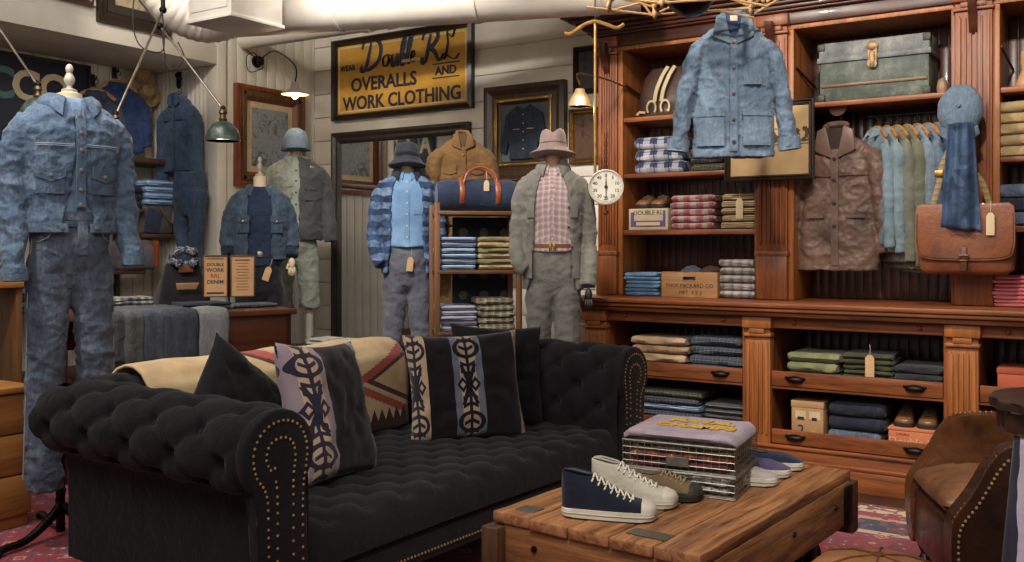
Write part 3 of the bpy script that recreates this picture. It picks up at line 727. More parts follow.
# orange shoe box
x, w = low(888, 940, .05)
ORG = plain('orange_card', 'c8764e', .75)
t = thing('shoe_box', (x, YL+.06, Z2+.001), 0, 'orange shoe box with pale lettering under the brown boots', 'box')
b = BM(); box(b, -w/2, w/2, 0, .2, 0, .112, .003); obj('box_body', b, ORG, t)
b = BM(); box(b, -w/2-.003, w/2+.003, -.003, .203, .112, .128, .003); obj('box_lid', b, ORG, t)
text('box_lettering', 'Double RL', .062, plain('pale_ink', 'd8b08c', .7), T(.0, -.001, .05) @ FRONT, t, .001)
text('box_lettering', 'DOUBLE', .018, REDP, T(-w*.22, -.001, .092) @ FRONT, t, .001)
SHOEBOX = (x, YL+.06, Z2+.129)
x, w = low(997, 1050, .05)
t = thing('shoe_box', (x, YL+.07, Z1+.001), 0, 'red orange shoe box behind the dark scalloped stand', 'box')
b = BM(); box(b, -w/2, w/2, 0, .3, 0, .13, .003); obj('box_body', b, plain('red_card', 'b5583c', .75), t)
b = BM(); box(b, -w/2-.004, w/2+.004, -.004, .304, .125, .155, .003); obj('box_lid', b, plain('red_card_lid', 'a34c34', .75), t)
# little brass rail hooks at drawer sides
# ================================================================ trunk on the top shelf
a, c = PY(819, 100, YU+.05), PY(929, 90, YU+.05); w = c.x-a.x
t = thing('steamer_trunk', ((a.x+c.x)/2, YU+.06, 2.288), 0, 'old grey green steamer trunk with a tarnished hasp on the top shelf', 'trunk')
TM = (lambda t: (t.bump(t.noise(t.map(), 30, 6), .5, .005), t.col(t.ramp(t.noise(t.map(), 7, 8, .75), [(.3, S('262c28')), (.5, S('48524a')), (.66, S('757a6c'))])))[1])(NT('trunk_paint', .6))
TL = (lambda t: (t.bump(t.noise(t.map(), 30, 6), .5, .005), t.col(t.ramp(t.noise(t.map(), 7, 8, .75), [(.3, S('3c4040')), (.5, S('66696a')), (.66, S('8c8c84'))])))[1])(NT('trunk_lid_paint', .6))
b = BM(); box(b, -w/2, w/2, 0, .3, 0, .25, .012); obj('trunk_body', b, TM, t)
b = BM(); box(b, -w/2-.006, w/2+.006, -.006, .306, .25, .36, .016); box(b, -w/2-.012, w/2+.012, -.014, .31, .235, .268, .006); obj('trunk_lid', b, TL, t)
b = BM(); box(b, -w/2+.01, w/2-.01, -.008, .002, .085, .105, .004); obj('trunk_slat', b, wood('slat', '7a5a34', '4a3420', 0), t)
b = BM(); box(b, -.03, .03, -.02, -.004, .2, .31, .008); lathe(b, [(0, 0), (.034, 0), (.034, .008), (.018, .014), (0, .016)], 16, T(0, -.01, .31) @ Matrix.Rotation(PI/2, 4, 'X')); lathe(b, [(0, 0), (.03, 0), (.028, .01), (0, .014)], 16, T(0, -.01, .205) @ Matrix.Rotation(PI/2, 4, 'X'))
box(b, -.014, .014, -.03, -.01, .18, .28, .006); obj('hasp', b, metal('tarnished_brass', '8c7456', .5), t)
for sx in (-1, 1):
    for z in (.02, .33): b = BM(); box(b, sx*w/2-.035 if sx > 0 else -w/2-.01, w/2+.01 if sx > 0 else -w/2+.035, -.012, .03, z-.02, z+.025, .006); obj('corner_plate', b, metal('dull_iron', '4c4c46', .55), t)
# small leather object beside the trunk
b = BM(); loft(b, [R6(0, .028, .02), R6(.03, .032, .024), R6(.07, .024, .02), R6(.085, .008, .008)], 16)
tag(obj('leather_pouch', b, leather('pale_leather', '9a7a5c', '6a4c34'), None, (XY(942, YU+.06)-.0, YU+.07, 2.288)), 'small tan leather pouch at the right end of the trunk shelf', 'pouch')
# ================================================================ chesterfield sofa
TH = math.radians(36)                                  # sofa length direction, measured from the view direction
OFF = W(-.785-.14*math.sin(TH), 3.147-.14*math.cos(TH))
SRZ = CAMR+PI/2-TH
SL, SD = 2.70, 1.30
sofa = thing('chesterfield_sofa', OFF, SRZ, 'long black button tufted chesterfield sofa with brass nailhead trim', 'sofa')
def SW(x, y, z=0): return Matrix.Translation(OFF) @ Matrix.Rotation(SRZ, 4, 'Z') @ Vector((x, y, z))
# profile: s outward from the inner face, z up; l = running length for tufting
def prof_pts():
    pts = [(0, .30), (0, .36), (-.004, .42), (-.006, .48), (-.006, .54), (-.004, .60), (.0, .66)]
    cx, cz, r = .138, .715, .142
    for i in range(1, 17):
        a = math.radians(190-i*15.5); pts.append((cx+r*math.cos(a)*1.0, cz+r*math.sin(a)))
    pts += [(.235, .60), (.205, .585), (.19, .56), (.185, .50), (.185, .40), (.185, .25), (.185, .16)]
    return pts
PR = prof_pts()
def fine(pts, step):
    out = [Vector((*pts[0], 0))]
    for a, b_ in zip(pts, pts[1:]):
        a = Vector((*a, 0)); b_ = Vector((*b_, 0)); n = max(1, round((b_-a).length/step))
        for k in range(1, n+1): out.append(a+(b_-a)*k/n)
    return out
PF = fine(PR, .014)
ln = [0]
for a, b_ in zip(PF, PF[1:]): ln.append(ln[-1]+(b_-a).length)
L_IN0 = ln[[i for i, p in enumerate(PF) if p.y >= .44][0]]
roll_end = max(i for i, p in enumerate(PF) if p.y > .585 and p.x > .1)
NRM = []
for i, p in enumerate(PF):
    t_ = (PF[min(i+1, len(PF)-1)]-PF[max(i-1, 0)]).normalized(); NRM.append(Vector((-t_.y, t_.x, 0)))
def tuft(u, v, su, sv):
    """button diamond quilting; u,v in metres"""
    a = u/su; b_ = v/sv
    f = abs(math.sin(PI*(a+b_)/1.0)*math.sin(PI*(a-b_)/1.0))**.42
    ia, ib = round(a*2)/2, round(b_*2)/2
    dm = 9
    for da in (-.5, 0, .5):
        for db in (-.5, 0, .5):
            qa, qb = ia+da, ib+db
            if abs((qa+qb)-round(qa+qb)) < .01 and abs((qa-qb)-round(qa-qb)) < .01:
                dm = min(dm, ((a-qa)*su)**2+((b_-qb)*sv)**2)
    return f, math.exp(-dm/(.028**2))
def sweep(path, name, su, sv, tuft_ends=(0, 0)):
    """path(t)-> inner point (x,y), outward dir; one tufted mesh"""
    pass
def arm_mesh(kind, ub, A=.022, B=.034, N=None):
    """kind: 'l','r' arms (run y from 0) or 'b' back (run x)"""
    b = BM(); xi0, xi1, yi = .28, SL-.28, SD-.285
    run = SL if kind == 'b' else SD
    n = N or int(run/.013)
    su, sv = .27, .21; rows = []; btn = []
    for i in range(n+1):
        q = i/n; row = []
        for j, (p, nr) in enumerate(zip(PF, NRM)):
            s, z = p.x, p.y
            # mitred ends at 45 degrees
            if kind == 'b':
                e0, e1 = xi0-s, xi1+s; c = e0+(e1-e0)*q; u = c-SL/2
            else:
                e0, e1 = -.0, yi+s; c = e0+(e1-e0)*q; u = c+.02
            l = ln[j]-L_IN0
            inz = max(0, min(1, (l+.02)/.06)); outz = max(0, min(1, (ln[roll_end]-ln[j])/.05))
            f, g = tuft(u, l, su, sv); k = min(inz, outz)
            ed = 1.0
            if kind != 'b': ed = max(0, min(1, (c-.005)/.05))
            if kind != 'b' or True: pass
            h_ = (A*f-B*g)*k*ed
            # the diamond field closes into long pleats on the outside of the roll
            s2 = s+nr.x*h_; z2 = z+nr.y*h_
            if kind == 'b': co = (c, yi+s2, z2)
            elif kind == 'l': co = (xi0-s2, c, z2)
            else: co = (xi1+s2, c, z2)
            row.append(b.verts.new(co))
        rows.append(row)
    m = len(PF)
    for i in range(n):
        for j in range(m-1): b.faces.new((rows[i][j], rows[i][j+1], rows[i+1][j+1], rows[i+1][j]))
    # buttons
    lo, hi = .0, ln[roll_end]-L_IN0
    a = -20
    spots = []
    for ia in range(-30, 31):
        for ib in range(0, 8):
            if (ia+ib) % 2: continue
            u, l = ia*su/2, ib*sv/2
            if l < .03 or l > hi-.02: continue
            jj = min(range(m), key=lambda k_: abs(ln[k_]-L_IN0-l)); s = PF[jj].x
            c = u+SL/2 if kind == 'b' else u-.02
            lo_, hi_ = (xi0-s+.04, xi1+s-.04) if kind == 'b' else (.06, yi+s-.04)
            if not lo_ < c < hi_: continue
            d_ = -B*.72; s2, z2 = s+NRM[jj].x*d_, PF[jj].y+NRM[jj].y*d_
            nx_, nz_ = NRM[jj].x, NRM[jj].y
            if kind == 'b': spots.append(((c, yi+s2, z2), (0, nx_, nz_)))
            elif kind == 'l': spots.append(((xi0-s2, c, z2), (-nx_, 0, nz_)))
            else: spots.append(((xi1+s2, c, z2), (nx_, 0, nz_)))
    return b, spots
def btn_mesh():
    b = BM(); lathe(b, [(0, -.006), (.012, -.004), (.0145, .002), (.011, .007), (0, .009)], 12)
    me = bpy.data.meshes.new('tuft_button'); b.to_mesh(me); b.free(); me.materials.append(BLACKF)
    for p in me.polygons: p.use_smooth = True
    return me
BTN = btn_mesh()
def buttons(parent, spots):
    for c, n_ in spots:
        o = bpy.data.objects.new('tuft_button', BTN); COL.objects.link(o); o.parent = parent; o.location = c
        o.rotation_euler = Vector(n_).to_track_quat('Z', 'Y').to_euler()
for kind, nm in (('l', 'sofa_arm'), ('r', 'sofa_arm'), ('b', 'sofa_back')):
    b, sp = arm_mesh(kind, None); o = obj(nm, b, BLACKF, sofa, smooth=180); buttons(o, sp)
# seat: one tufted bench cushion rolling over the front edge
b = BM(); sx0, sx1, nx, ny = .27, SL-.27, 150, 62
sp = []; ZSEAT = .415
path = [(SD-.27, ZSEAT), (.10, ZSEAT)]
for i in range(1, 9):
    a = math.radians(90+i*11.25); path.append((.10+.10*math.cos(a), ZSEAT-.10+.10*math.sin(a)))
path += [(.0, .28), (.0, .27)]
sf = fine(path, .014); sl = [0]
for a, c in zip(sf, sf[1:]): sl.append(sl[-1]+(c-a).length)
tot = sl[-1]; su, sv = .205, .19; o0 = SD-.27-.16
rows = []
for i in range(nx+1):
    x = sx0+(sx1-sx0)*i/nx; row = []
    for j, p in enumerate(sf):
        t_ = (sf[min(j+1, len(sf)-1)]-sf[max(j-1, 0)]).normalized(); nr = (t_.y, -t_.x)
        nr = (-abs(t_.y) if p.x < .1 else 0, abs(t_.x))
        f, g = tuft(x-SL/2, sl[j]-.10, su, sv); k = max(0, min(1, (tot-.10-sl[j])/.06))
        crown = .018*math.sin(PI*(i/nx))**.5
        h_ = (.020*f-.026*g)*k
        row.append(b.verts.new((x, p.x+nr[0]*h_, p.y+nr[1]*h_+crown)))
    rows.append(row)
for i in range(nx):
    for j in range(len(sf)-1): b.faces.new((rows[i][j], rows[i][j+1], rows[i+1][j+1], rows[i+1][j]))
for ia in range(-12, 13):
    for ib in range(-2, 10):
        if (ia+ib) % 2: continue
        x = SL/2+ia*su/2; l = .10+ib*sv/2
        if not (sx0+.05 < x < sx1-.05 and .25 < l < tot-.13): continue
        jj = min(range(len(sf)), key=lambda k_: abs(sl[k_]-l)); p = sf[jj]
        sp.append(((x, p.x, p.y+.018*math.sin(PI*(x-sx0)/(sx1-sx0))**.5-.019), (0, 0, 1)))
seat = obj('seat_cushion', b, BLACKF, sofa, smooth=180); buttons(seat, sp)
b = BM(); box(b, .10, SL-.10, .03, SD-.12, .15, .30, .012); box(b, .26, SL-.26, .012, .1, .15, .285, .012); box(b, .10, .26, .03, SD-.12, .15, .5, .01); box(b, SL-.26, SL-.10, .03, SD-.12, .15, .5, .01)
obj('sofa_frame', b, BLACKF, sofa)
# scroll fronts of the arms
def scroll(xc, sg):
    out = []
    cz = .715
    for i in range(0, 25):
        a = math.radians(-50+i*(280)/24); out.append((.150*math.cos(a), cz+.150*math.sin(a)))
    out = [(.075, .15), (.095, .5)]+out[:]+[(-.12, .5), (-.125, .15)]
    b = BM(); prism(b, [(xc+sg*x, z) for x, z in out], -.028, .02, 'y', bev=.012); pan = obj('arm_front', b, BLACKF, sofa, smooth=50)
    k = [(.055, .16), (.065, .5), (.095, .63)]
    line = [(-.098, .16), (-.094, .55), (-.108, .66), (-.112, .73), (-.085, .795), (-.03, .825), (.03, .823), (.085, .79), (.112, .73), (.10, .66), (.062, .60), (.052, .5), (.050, .16)]
    inner = [(-.055, .16), (-.053, .6), (-.062, .70), (-.045, .755), (0, .772), (.045, .755), (.06, .71), (.04, .67), (.02, .68)]
    third = [(.015, .16), (.015, .58), (.03, .63)]
    b = BM()
    for ln_ in (line, inner, third):
        cp = curve([Vector((x, 0, z)) for x, z in ln_], 12); acc = 0; last = cp[0]
        for p in cp:
            acc += (p-last).length; last = p
            if acc > .0175:
                acc = 0; ball(b, (xc+sg*p.x, -.030, p.z), .0052, 6, 1, .6, 1)
    o = obj('nailhead_trim', b, NAIL, pan); o['label'] = 'brass nailhead trim'
for xc, sg in ((.14, -1), (SL-.14, 1)): scroll(xc, sg)
b = BM()
for i in range(int((SL-.55)/.02)): ball(b, (.28+i*.02, .006, .19), .0055, 6, 1, .6, 1)
o = obj('nailhead_trim', b, NAIL, sofa); o['label'] = 'brass nailhead trim'
for x in (.2, SL-.2):
    for y in (.09, SD-.22):
        b = BM(); lathe(b, [(.032, .012), (.04, .03), (.03, .06), (.048, .1), (.052, .155)], 16); obj('sofa_leg', b, DARKW, sofa, (x, y, 0))
# ---------------------------------------------------------------- throw pillows
def pillow(name, size, th, mat, loc, rot, label, group=None, seed=0):
    b = BM(); n = 30; w, h = size; F_ = []
    for sd in (1, -1):
        g = []
        for i in range(n+1):
            u = -1+2*i/n; r = []
            for j in range(n+1):
                v = -1+2*j/n
                k = (max(0, 1-u**4)*max(0, 1-v**4))**.55
                pin = 1-.085*(1-v*v)*(abs(u)**3) ; pin2 = 1-.085*(1-u*u)*(abs(v)**3)
                z = sd*th/2*k; nn = wrink(Vector((u*w, v*h, sd*.3)), .012, (5, 5, 5), seed)*k
                r.append(b.verts.new((u*w/2*pin, (z+nn*sd), v*h/2*pin2)))
            g.append(r)
        for i in range(n):
            for j in range(n): b.faces.new((g[i][j], g[i+1][j], g[i+1][j+1], g[i][j+1]))
    bmesh.ops.remove_doubles(b, verts=b.verts, dist=.0008)
    o = obj(name, b, mat, None, loc, rot=rot, smooth=180); return tag(o, label, 'pillow', group)
def pillow_mat(name, bands, dark='211a22'):
    """dark ground with pale ornament bands: (centre x, half width, ground colour)"""
    t = NT(name, .95, 0, .15, .2); v = t.map(); s = t.sep(v); x, z = s[0], s[2]
    k = S(dark); zz = t.m_('ABSOLUTE', z)
    for (cx, hw, ground, edge, ink, sk) in bands:
        lx_ = t.m_('SUBTRACT', x, cx); ax = t.m_('ABSOLUTE', lx_)
        inb = t.m_('LESS_THAN', ax, hw)
        # ornaments, mirrored about x and z
        q = t.m_('DIVIDE', ax, hw)
        k1 = t.m_('LESS_THAN', t.m_('ABSOLUTE', t.m_('SUBTRACT', t.m_('ABSOLUTE', t.m_('SUBTRACT', q, .42)), t.m_('SUBTRACT', .26, t.m_('MULTIPLY', zz, 9)))), .1)   # eye diamonds
        k2 = t.m_('LESS_THAN', t.m_('ABSOLUTE', t.m_('SUBTRACT', q, t.m_('MULTIPLY', zz, 4.5))), .13)                                # crossing rays
        near = t.m_('LESS_THAN', zz, .1)
        ch = t.m_('FRACT', t.m_('SUBTRACT', t.m_('MULTIPLY', zz, 24), t.m_('MULTIPLY', q, .9)))
        k3 = t.m_('MULTIPLY', t.m_('LESS_THAN', ch, .42), t.m_('MULTIPLY', t.m_('LESS_THAN', q, .5), t.m_('GREATER_THAN', zz, .05)))
        ring = t.m_('SQRT', t.m_('ADD', t.m_('POWER', t.m_('MULTIPLY', q, .8), 2), t.m_('POWER', t.m_('MULTIPLY', t.m_('SUBTRACT', zz, .185), 14), 2)))
        k4 = t.m_('LESS_THAN', t.m_('ABSOLUTE', t.m_('SUBTRACT', ring, .62)), .12)
        k5 = t.m_('LESS_THAN', q, .10)
        o_ = t.m_('MAXIMUM', t.m_('MAXIMUM', t.m_('MULTIPLY', t.m_('MAXIMUM', k1, k2), near), t.m_('MAXIMUM', k3, k4)), k5)
        mid = t.mix(t.m_('LESS_THAN', q, .55), S(edge), S(ground))
        bc = t.mix(o_, mid, S(ink)); k = t.mix(inb, k, bc)
    k = t.mix(t.m_('MULTIPLY', t.noise(v, 120, 2), .25), k, S('6a5a66'), 'MULTIPLY')
    t.bump(t.noise(v, 280, 2), .3, .002); return t.col(k)
PA = pillow_mat('woven_band_a', [(-.165, .095, 'cdb496', 'a5949c', '352f42', 1), (.232, .02, '9c8c90', '9c8c90', '6c5c66', 1)], '1e151b')
PB = pillow_mat('woven_band_b', [(.0, .078, 'a8937c', '666c7a', '1a1820', 1), (-.265, .055, 'b39a7e', 'b39a7e', '2a2836', 1), (.285, .014, 'b39a7e', 'a08a7a', '7a6a60', 1)], '1a1418')
def srot(tilt, yaw, roll=0): return (Matrix.Rotation(SRZ+math.radians(yaw), 3, 'Z') @ Matrix.Rotation(math.radians(tilt), 3, 'X') @ Matrix.Rotation(math.radians(roll), 3, 'Y')).to_euler()
pillow('throw_pillow', (.55, .52), .15, BLACKF, SW(.56, .70, .69), srot(-18, 8, 42), 'plain black pillow tipped on its corner at the left end of the sofa', None, 1)
pillow('throw_pillow', (.54, .60), .16, PA, SW(.84, .50, .71), srot(-17, 12, 5), 'pillow with a cream and purple woven band, left of the blanket', None, 2)
pillow('throw_pillow', (.62, .56), .15, PB, SW(1.84, .56, .69), srot(-15, -34, -1), 'dark pillow with a blue grey ornament band down its middle, at the right', None, 3)
pillow('throw_pillow', (.54, .56), .13, BLACKF, SW(2.20, .62, .70), srot(-14, -30, 4), 'plain black pillow in the right corner of the sofa', None, 4)
# ---------------------------------------------------------------- blanket over the back
t = NT('kilim_blanket', .95, 0, .15, .2); v = t.map(); s = t.sep(v); X_, Z_ = s[0], s[2]
xx = t.m_('SUBTRACT', X_, 1.46); zz = t.m_('SUBTRACT', Z_, .70); 
wob = t.m_('MULTIPLY', t.m_('FRACT', t.m_('MULTIPLY', X_, 34)), .008)
a1 = t.m_('ABSOLUTE', t.m_('SUBTRACT', t.m_('ABSOLUTE', t.m_('ADD', zz, wob)), t.m_('MULTIPLY', t.m_('ABSOLUTE', xx), .42)))
a2 = t.m_('ABSOLUTE', t.m_('SUBTRACT', t.m_('ABSOLUTE', t.m_('SUBTRACT', zz, .012)), t.m_('SUBTRACT', t.m_('MULTIPLY', t.m_('ABSOLUTE', xx), .42), .045)))
k = t.ramp(t.noise(v, 7, 4), [(.3, S('b49670')), (.7, S('cdb48c'))])
k = t.mix(t.m_('LESS_THAN', a2, .014), k, S('4a2c24')); k = t.mix(t.m_('LESS_THAN', a1, .022), k, S('a04a40'))
comb = t.m_('ADD', .50, t.m_('MULTIPLY', t.m_('PINGPONG', t.m_('MULTIPLY', X_, 1.0), .028), 2.2))
k = t.mix(t.m_('LESS_THAN', Z_, comb), k, S('3c2018'))
t.bump(t.noise(v, 240, 2), .35, .003); t.bump(t.noise(v, 10, 4), .4, .015); t.col(k)
b = BM(); yi = SD-.285; x0, x1 = .32, 1.86
pp = [(yi-.05, .44), (yi-.045, .52), (yi-.042, .60), (yi-.038, .68), (yi-.034, .75), (yi-.02, .815), (yi+.03, .868), (yi+.09, .894), (yi+.15, .897), (yi+.21, .88), (yi+.275, .83), (yi+.315, .76), (yi+.32, .70), (yi+.322, .62), (yi+.324, .5)]
pf = fine(pp, .02); n = 60; rows = []
for i in range(n+1):
    x = x0+(x1-x0)*i/n
    rows.append([b.verts.new((x, p.x-.0+.006*noise.noise(Vector((x*6, j*.12, 0))), p.y+.008+.012*noise.noise(Vector((x*5, j*.1, 4))))) for j, p in enumerate(pf)])
for i in range(n):
    for j in range(len(pf)-1): b.faces.new((rows[i][j], rows[i][j+1], rows[i+1][j+1], rows[i+1][j]))
bl = obj('blanket', b, t.m, None, OFF, SRZ, smooth=180); so = bl.modifiers.new('t', 'SOLIDIFY'); so.thickness = .012; so.offset = 0
tag(bl, 'cream woven blanket with red crossing zigzags draped over the back of the sofa', 'blanket')
# ================================================================ coffee table (old factory cart)
C0, C1, C2 = W(.56, 2.76), W(-.115, 3.20), W(1.38, 3.83)
dx_ = (C0-C1); tw = dx_.length; tl = (C2-C0).length
trz = math.atan2((C2-C0).y, (C2-C0).x)-PI/2
ct = thing('coffee_table', C0, trz, 'rough weathered wooden coffee table with iron bolts and corner plates', 'table')
CTM = Matrix.Translation(C0) @ Matrix.Rotation(trz, 4, 'Z')
def CT(x, y, z=.5): return CTM @ Vector((x, y, z))        # x from -tw (sofa side) to 0, y from 0 (near) to tl
OLDW = wood('old_cart_wood', 'b07a4c', '4a2a19', 1, 1.3, .6, 0, .7); OLDX = wood('old_cart_wood_end', '9c6838', '4a2814', 0, 1.2, .6, 0, .7)
b = BM(); n = 5
for i in range(n):
    xa = -tw+.012+(tw-.024)*i/n; xb = -tw+.012+(tw-.024)*(i+1)/n
    vs = box(b, xa+.0015, xb-.0015, .0+random.uniform(-.004, .004), tl+random.uniform(-.004, .004), .462, .5-.0015*(i % 2), .006)
bmesh.ops.subdivide_edges(b, edges=[e for e in b.edges if e.calc_length() > .5], cuts=40, use_grid_fill=True)
for v in b.verts: v.co.z += .0025*noise.noise(v.co*9); v.co.x += .003*noise.noise(Vector((v.co.y*8, v.co.x*2, 3)))
obj('table_top', b, OLDW, ct, smooth=35)
for xa_ in (-.055, -tw+.01):
    b = BM(); box(b, xa_, xa_+.045, .02, tl-.02, .29, .462, .008); obj('side_rail', b, OLDW, ct)
for ya_ in (.01, tl-.06):
    b = BM(); box(b, -tw+.055, -.055, ya_, ya_+.05, .27, .462, .008); obj('end_rail', b, OLDX, ct)
for cx, cy in ((-.03, .01), (-tw+.03, .01), (-.03, tl-.01), (-tw+.03, tl-.01)):
    b = BM(); sx = sgn(cx+tw/2); sy = sgn(cy-tl/2)
    box(b, cx-.035, cx+.035, cy-.035+sy*.012, cy+.035+sy*.012, .25, .455, .006)
    obj('corner_block', b, wood('dark_old_wood', '5a3a22', '2a1a10', 2, 1, .6), ct)
for y in (.30, tl-.28):
    for x in (-.10, -tw+.10):
        b = BM(); M_ = T(x, y, .14) @ Matrix.Rotation(PI/2, 4, 'Y')
        lathe(b, [(.0, -.02), (.03, -.022), (.04, -.012), (.105, -.012), (.11, -.025), (.127, -.025), (.127, .025), (.11, .025), (.105, .012), (.04, .012), (.03, .022), (0, .02)], 28, M_)
        box(b, x-.04, x+.04, y-.03, y+.03, .12, .29, .006); obj('cart_wheel', b, IRON, ct)
for (x, y) in ((-.30, .003), (-.36, .003), (-.62, .003), (-.14, .003)):
    b = BM(); lathe(b, [(0, 0), (.012, 0), (.01, .008), (0, .01)], 8, T(x, y+.008, .40) @ Matrix.Rotation(PI/2, 4, 'X')); obj('bolt', b, IRON, ct)
for y in (.25, .72, 1.15):
    b = BM(); lathe(b, [(0, 0), (.011, 0), (.009, .007), (0, .009)], 8, T(-.010, y, .39) @ Matrix.Rotation(PI/2, 4, 'Y')); obj('bolt', b, IRON, ct)
for xa_, xb_ in ((-.30, -.16), (-.74, -.66)):
    b = BM(); box(b, xa_, xb_, .06, .125, .4995, .5025, .001); obj('inlaid_plate', b, plain('dull_steel', '5a564c', .6, .3), ct)
b = BM(); box(b, -.006, .003, -.012, .07, .33, .45, .002); box(b, -.07, .003, -.012, .010, .33, .45, .002); obj('iron_strap', b, IRON, ct)
b = BM(); box(b, -.006, .004, tl-.10, tl-.02, .3, .45, .002); obj('iron_strap', b, IRON, ct)
# ---------------------------------------------------------------- shoes
RUB = plain('white_rubber', 'c9c3b4', .55)
def shoe(name, upper, sole, loc, rz, label, high=True, lace=None, toe=None, L=.30, group=None, sole_h=.03, scale=1, slip=False):
    t = thing(name, loc, rz, label, 'shoe', group); t.scale = (scale,)*3
    def hw(x):                                             # half width along the foot
        u = x/L; return (.034+.016*math.sin(min(1, max(0, (u-.15))/.6)*PI*.5)+.004*u)*math.sqrt(max(0, 1-((max(0, u-.80))/.2)**2.4))*math.sqrt(max(0.02, 1-((max(0, .12-u))/.125)**2))
    N = 30; pts = [(L*i/N) for i in range(N+1)]
    out = [(x, hw(x)+.004) for x in pts]+[(x, -hw(x)-.004) for x in reversed(pts)]
    b = BM(); vs = prism(b, out, 0.001, sole_h, 'z', bev=.004); so_ = obj('sole', b, sole, t)
    def top(x):
        u = x/L
        if slip: pr = [(0, .075), (.15, .07), (.35, .06), (.5, .062), (.7, .058), (.85, .046), (1, .03)]
        elif high: pr = [(0, .15), (.1, .152), (.32, .138), (.45, .112), (.6, .085), (.75, .066), (.88, .056), (.96, .048), (1, .035)]
        else: pr = [(0, .085), (.1, .08), (.3, .078), (.42, .086), (.6, .075), (.75, .062), (.88, .052), (.96, .044), (1, .033)]
        for (a, c), (a2, c2) in zip(pr, pr[1:]):
            if u <= a2: return c+(c2-c)*(u-a)/(a2-a)
        return pr[-1][1]
    b = BM(); rings = []; K = 14
    for x in pts:
        w = max(.004, hw(x)); h = top(x); r = []
        for k in range(K+1):
            a = PI*k/K; c_, s_ = math.cos(a), math.sin(a)
            tw_ = w*(1-.30*max(0, (h-.07)/.08)*abs(s_))
            r.append(b.verts.new((x+(.012*(1-x/L)*(s_) if high else 0)*0, tw_*sgn(c_)*abs(c_)**.62, sole_h*.7+(h-sole_h*.7)*abs(s_)**.7)))
        rings.append(r)
    for i in range(N):
        for k in range(K): b.faces.new((rings[i][k], rings[i][k+1], rings[i+1][k+1], rings[i+1][k]))
        b.faces.new((rings[i][0], rings[i+1][0], rings[i+1][K], rings[i][K]))
    b.faces.new(rings[0]); b.faces.new(rings[-1][::-1]); obj('upper', b, upper, t, smooth=60)
    e = .32 if high else .40
    if slip: e = .45
    b = BM(); o2 = [(L*(.03+.0+(e-.03)*i/10)) for i in range(11)]
    P_ = [(x, hw(x)*.5*math.sin(PI*(i+.6)/11.2)**.4, top(x)+.0015) for i, x in enumerate(o2)]
    A_ = [b.verts.new(p) for p in P_]; B_ = [b.verts.new((p[0], -p[1], p[2])) for p in P_]
    for i in range(10): b.faces.new((A_[i], A_[i+1], B_[i+1], B_[i]))
    obj('shoe_opening', b, plain('shoe_lining', '4e5248', .9), t, smooth=0)
    b = BM(); loop = [Vector(p) for p in P_]+[Vector((p[0], -p[1], p[2])) for p in reversed(P_)]; tube(b, loop+[loop[0]], .0035, 6); obj('collar_edge', b, upper, t)
    if lace:
        x0_, x1_ = (.34, .74) if high else (.44, .74); n = 7 if high else 5
        for i in range(n):
            u = x0_+(x1_-x0_)*i/(n-1); x = u*L; h = top(x); w = hw(x)*.42
            b = BM(); u2 = min(x1_+.02, u+.055)
            tube(b, curve([(x, w, h*.97+.002), (x+.006, 0, h+.007), (u2*L, -w, top(u2*L)*.97+.002)], 4), .0032, 6)
            tube(b, curve([(x, -w, h*.97+.002), (x+.006, 0, h+.009), (u2*L, w, top(u2*L)*.97+.002)], 4), .0032, 6)
            tube(b, [(x, w, h*.97), (x-.004, w*1.7, h*.90+.0)], .003, 6); tube(b, [(x, -w, h*.97), (x-.004, -w*1.7, h*.90)], .003, 6)
            obj('lace', b, lace, t)
    if toe:
        b = BM(); rr = []
        xs = [L*(.84+.16*i/7)+.001 for i in range(8)]
        for x in xs:
            w = max(.006, hw(min(x, L)))+.0022; h = top(min(L, x))+.0025; r = []
            for k in range(K+1):
                a = PI*k/K; c_, s_ = math.cos(a), math.sin(a); r.append(b.verts.new((x+.0015, w*sgn(c_)*abs(c_)**.62, sole_h*.7+(h-sole_h*.7)*abs(s_)**.7)))
            rr.append(r)
        for i in range(7):
            for k in range(K): b.faces.new((rr[i][k], rr[i][k+1], rr[i+1][k+1], rr[i+1][k]))
        b.faces.new(rr[-1]); obj('toe_cap', b, toe, t, smooth=60)
    b = BM(); st = [Vector((x, hw(x)+.0055, sole_h*.55)) for x in pts]+[Vector((x, -hw(x)-.0055, sole_h*.55)) for x in reversed(pts)]
    tube(b, st+[st[0]], .0016, 5); obj('sole_stripe', b, sole, so_)
    return t
NAVS = cloth('navy_suede', '191d2e', '10131f', 9, .9, 300); OFFW = cloth('white_canvas', 'b5b0a2', 'a19c8e', 6, .85); LACE = plain('white_lace', 'd4cebe', .8)
TANC = cloth('tan_canvas', '6b5a42', '4e4030', 7)
def camrz(deg): return CAMR+math.radians(deg)          # 0 = toe towards the right of the picture
def onT(px, py): p = PZ(px, py, .503); return p
shoe('high_top_sneaker', NAVS, RUB, onT(562, 514), camrz(-11), 'navy suede high top sneaker with white laces, nearest on the coffee table', True, LACE, RUB, .315)
shoe('high_top_sneaker', OFFW, RUB, onT(592, 500), camrz(-16), 'off white canvas high top sneaker just behind the navy one', True, LACE, RUB, .30)
shoe('low_sneaker', TANC, plain('dark_rubber', '2c2824', .6), onT(634, 492.5), camrz(-24), 'brown canvas low sneaker with a dark sole beside the wire baskets', False, plain('tan_lace', '8a7858', .8), plain('dark_toe', '332e2a', .6), .25)
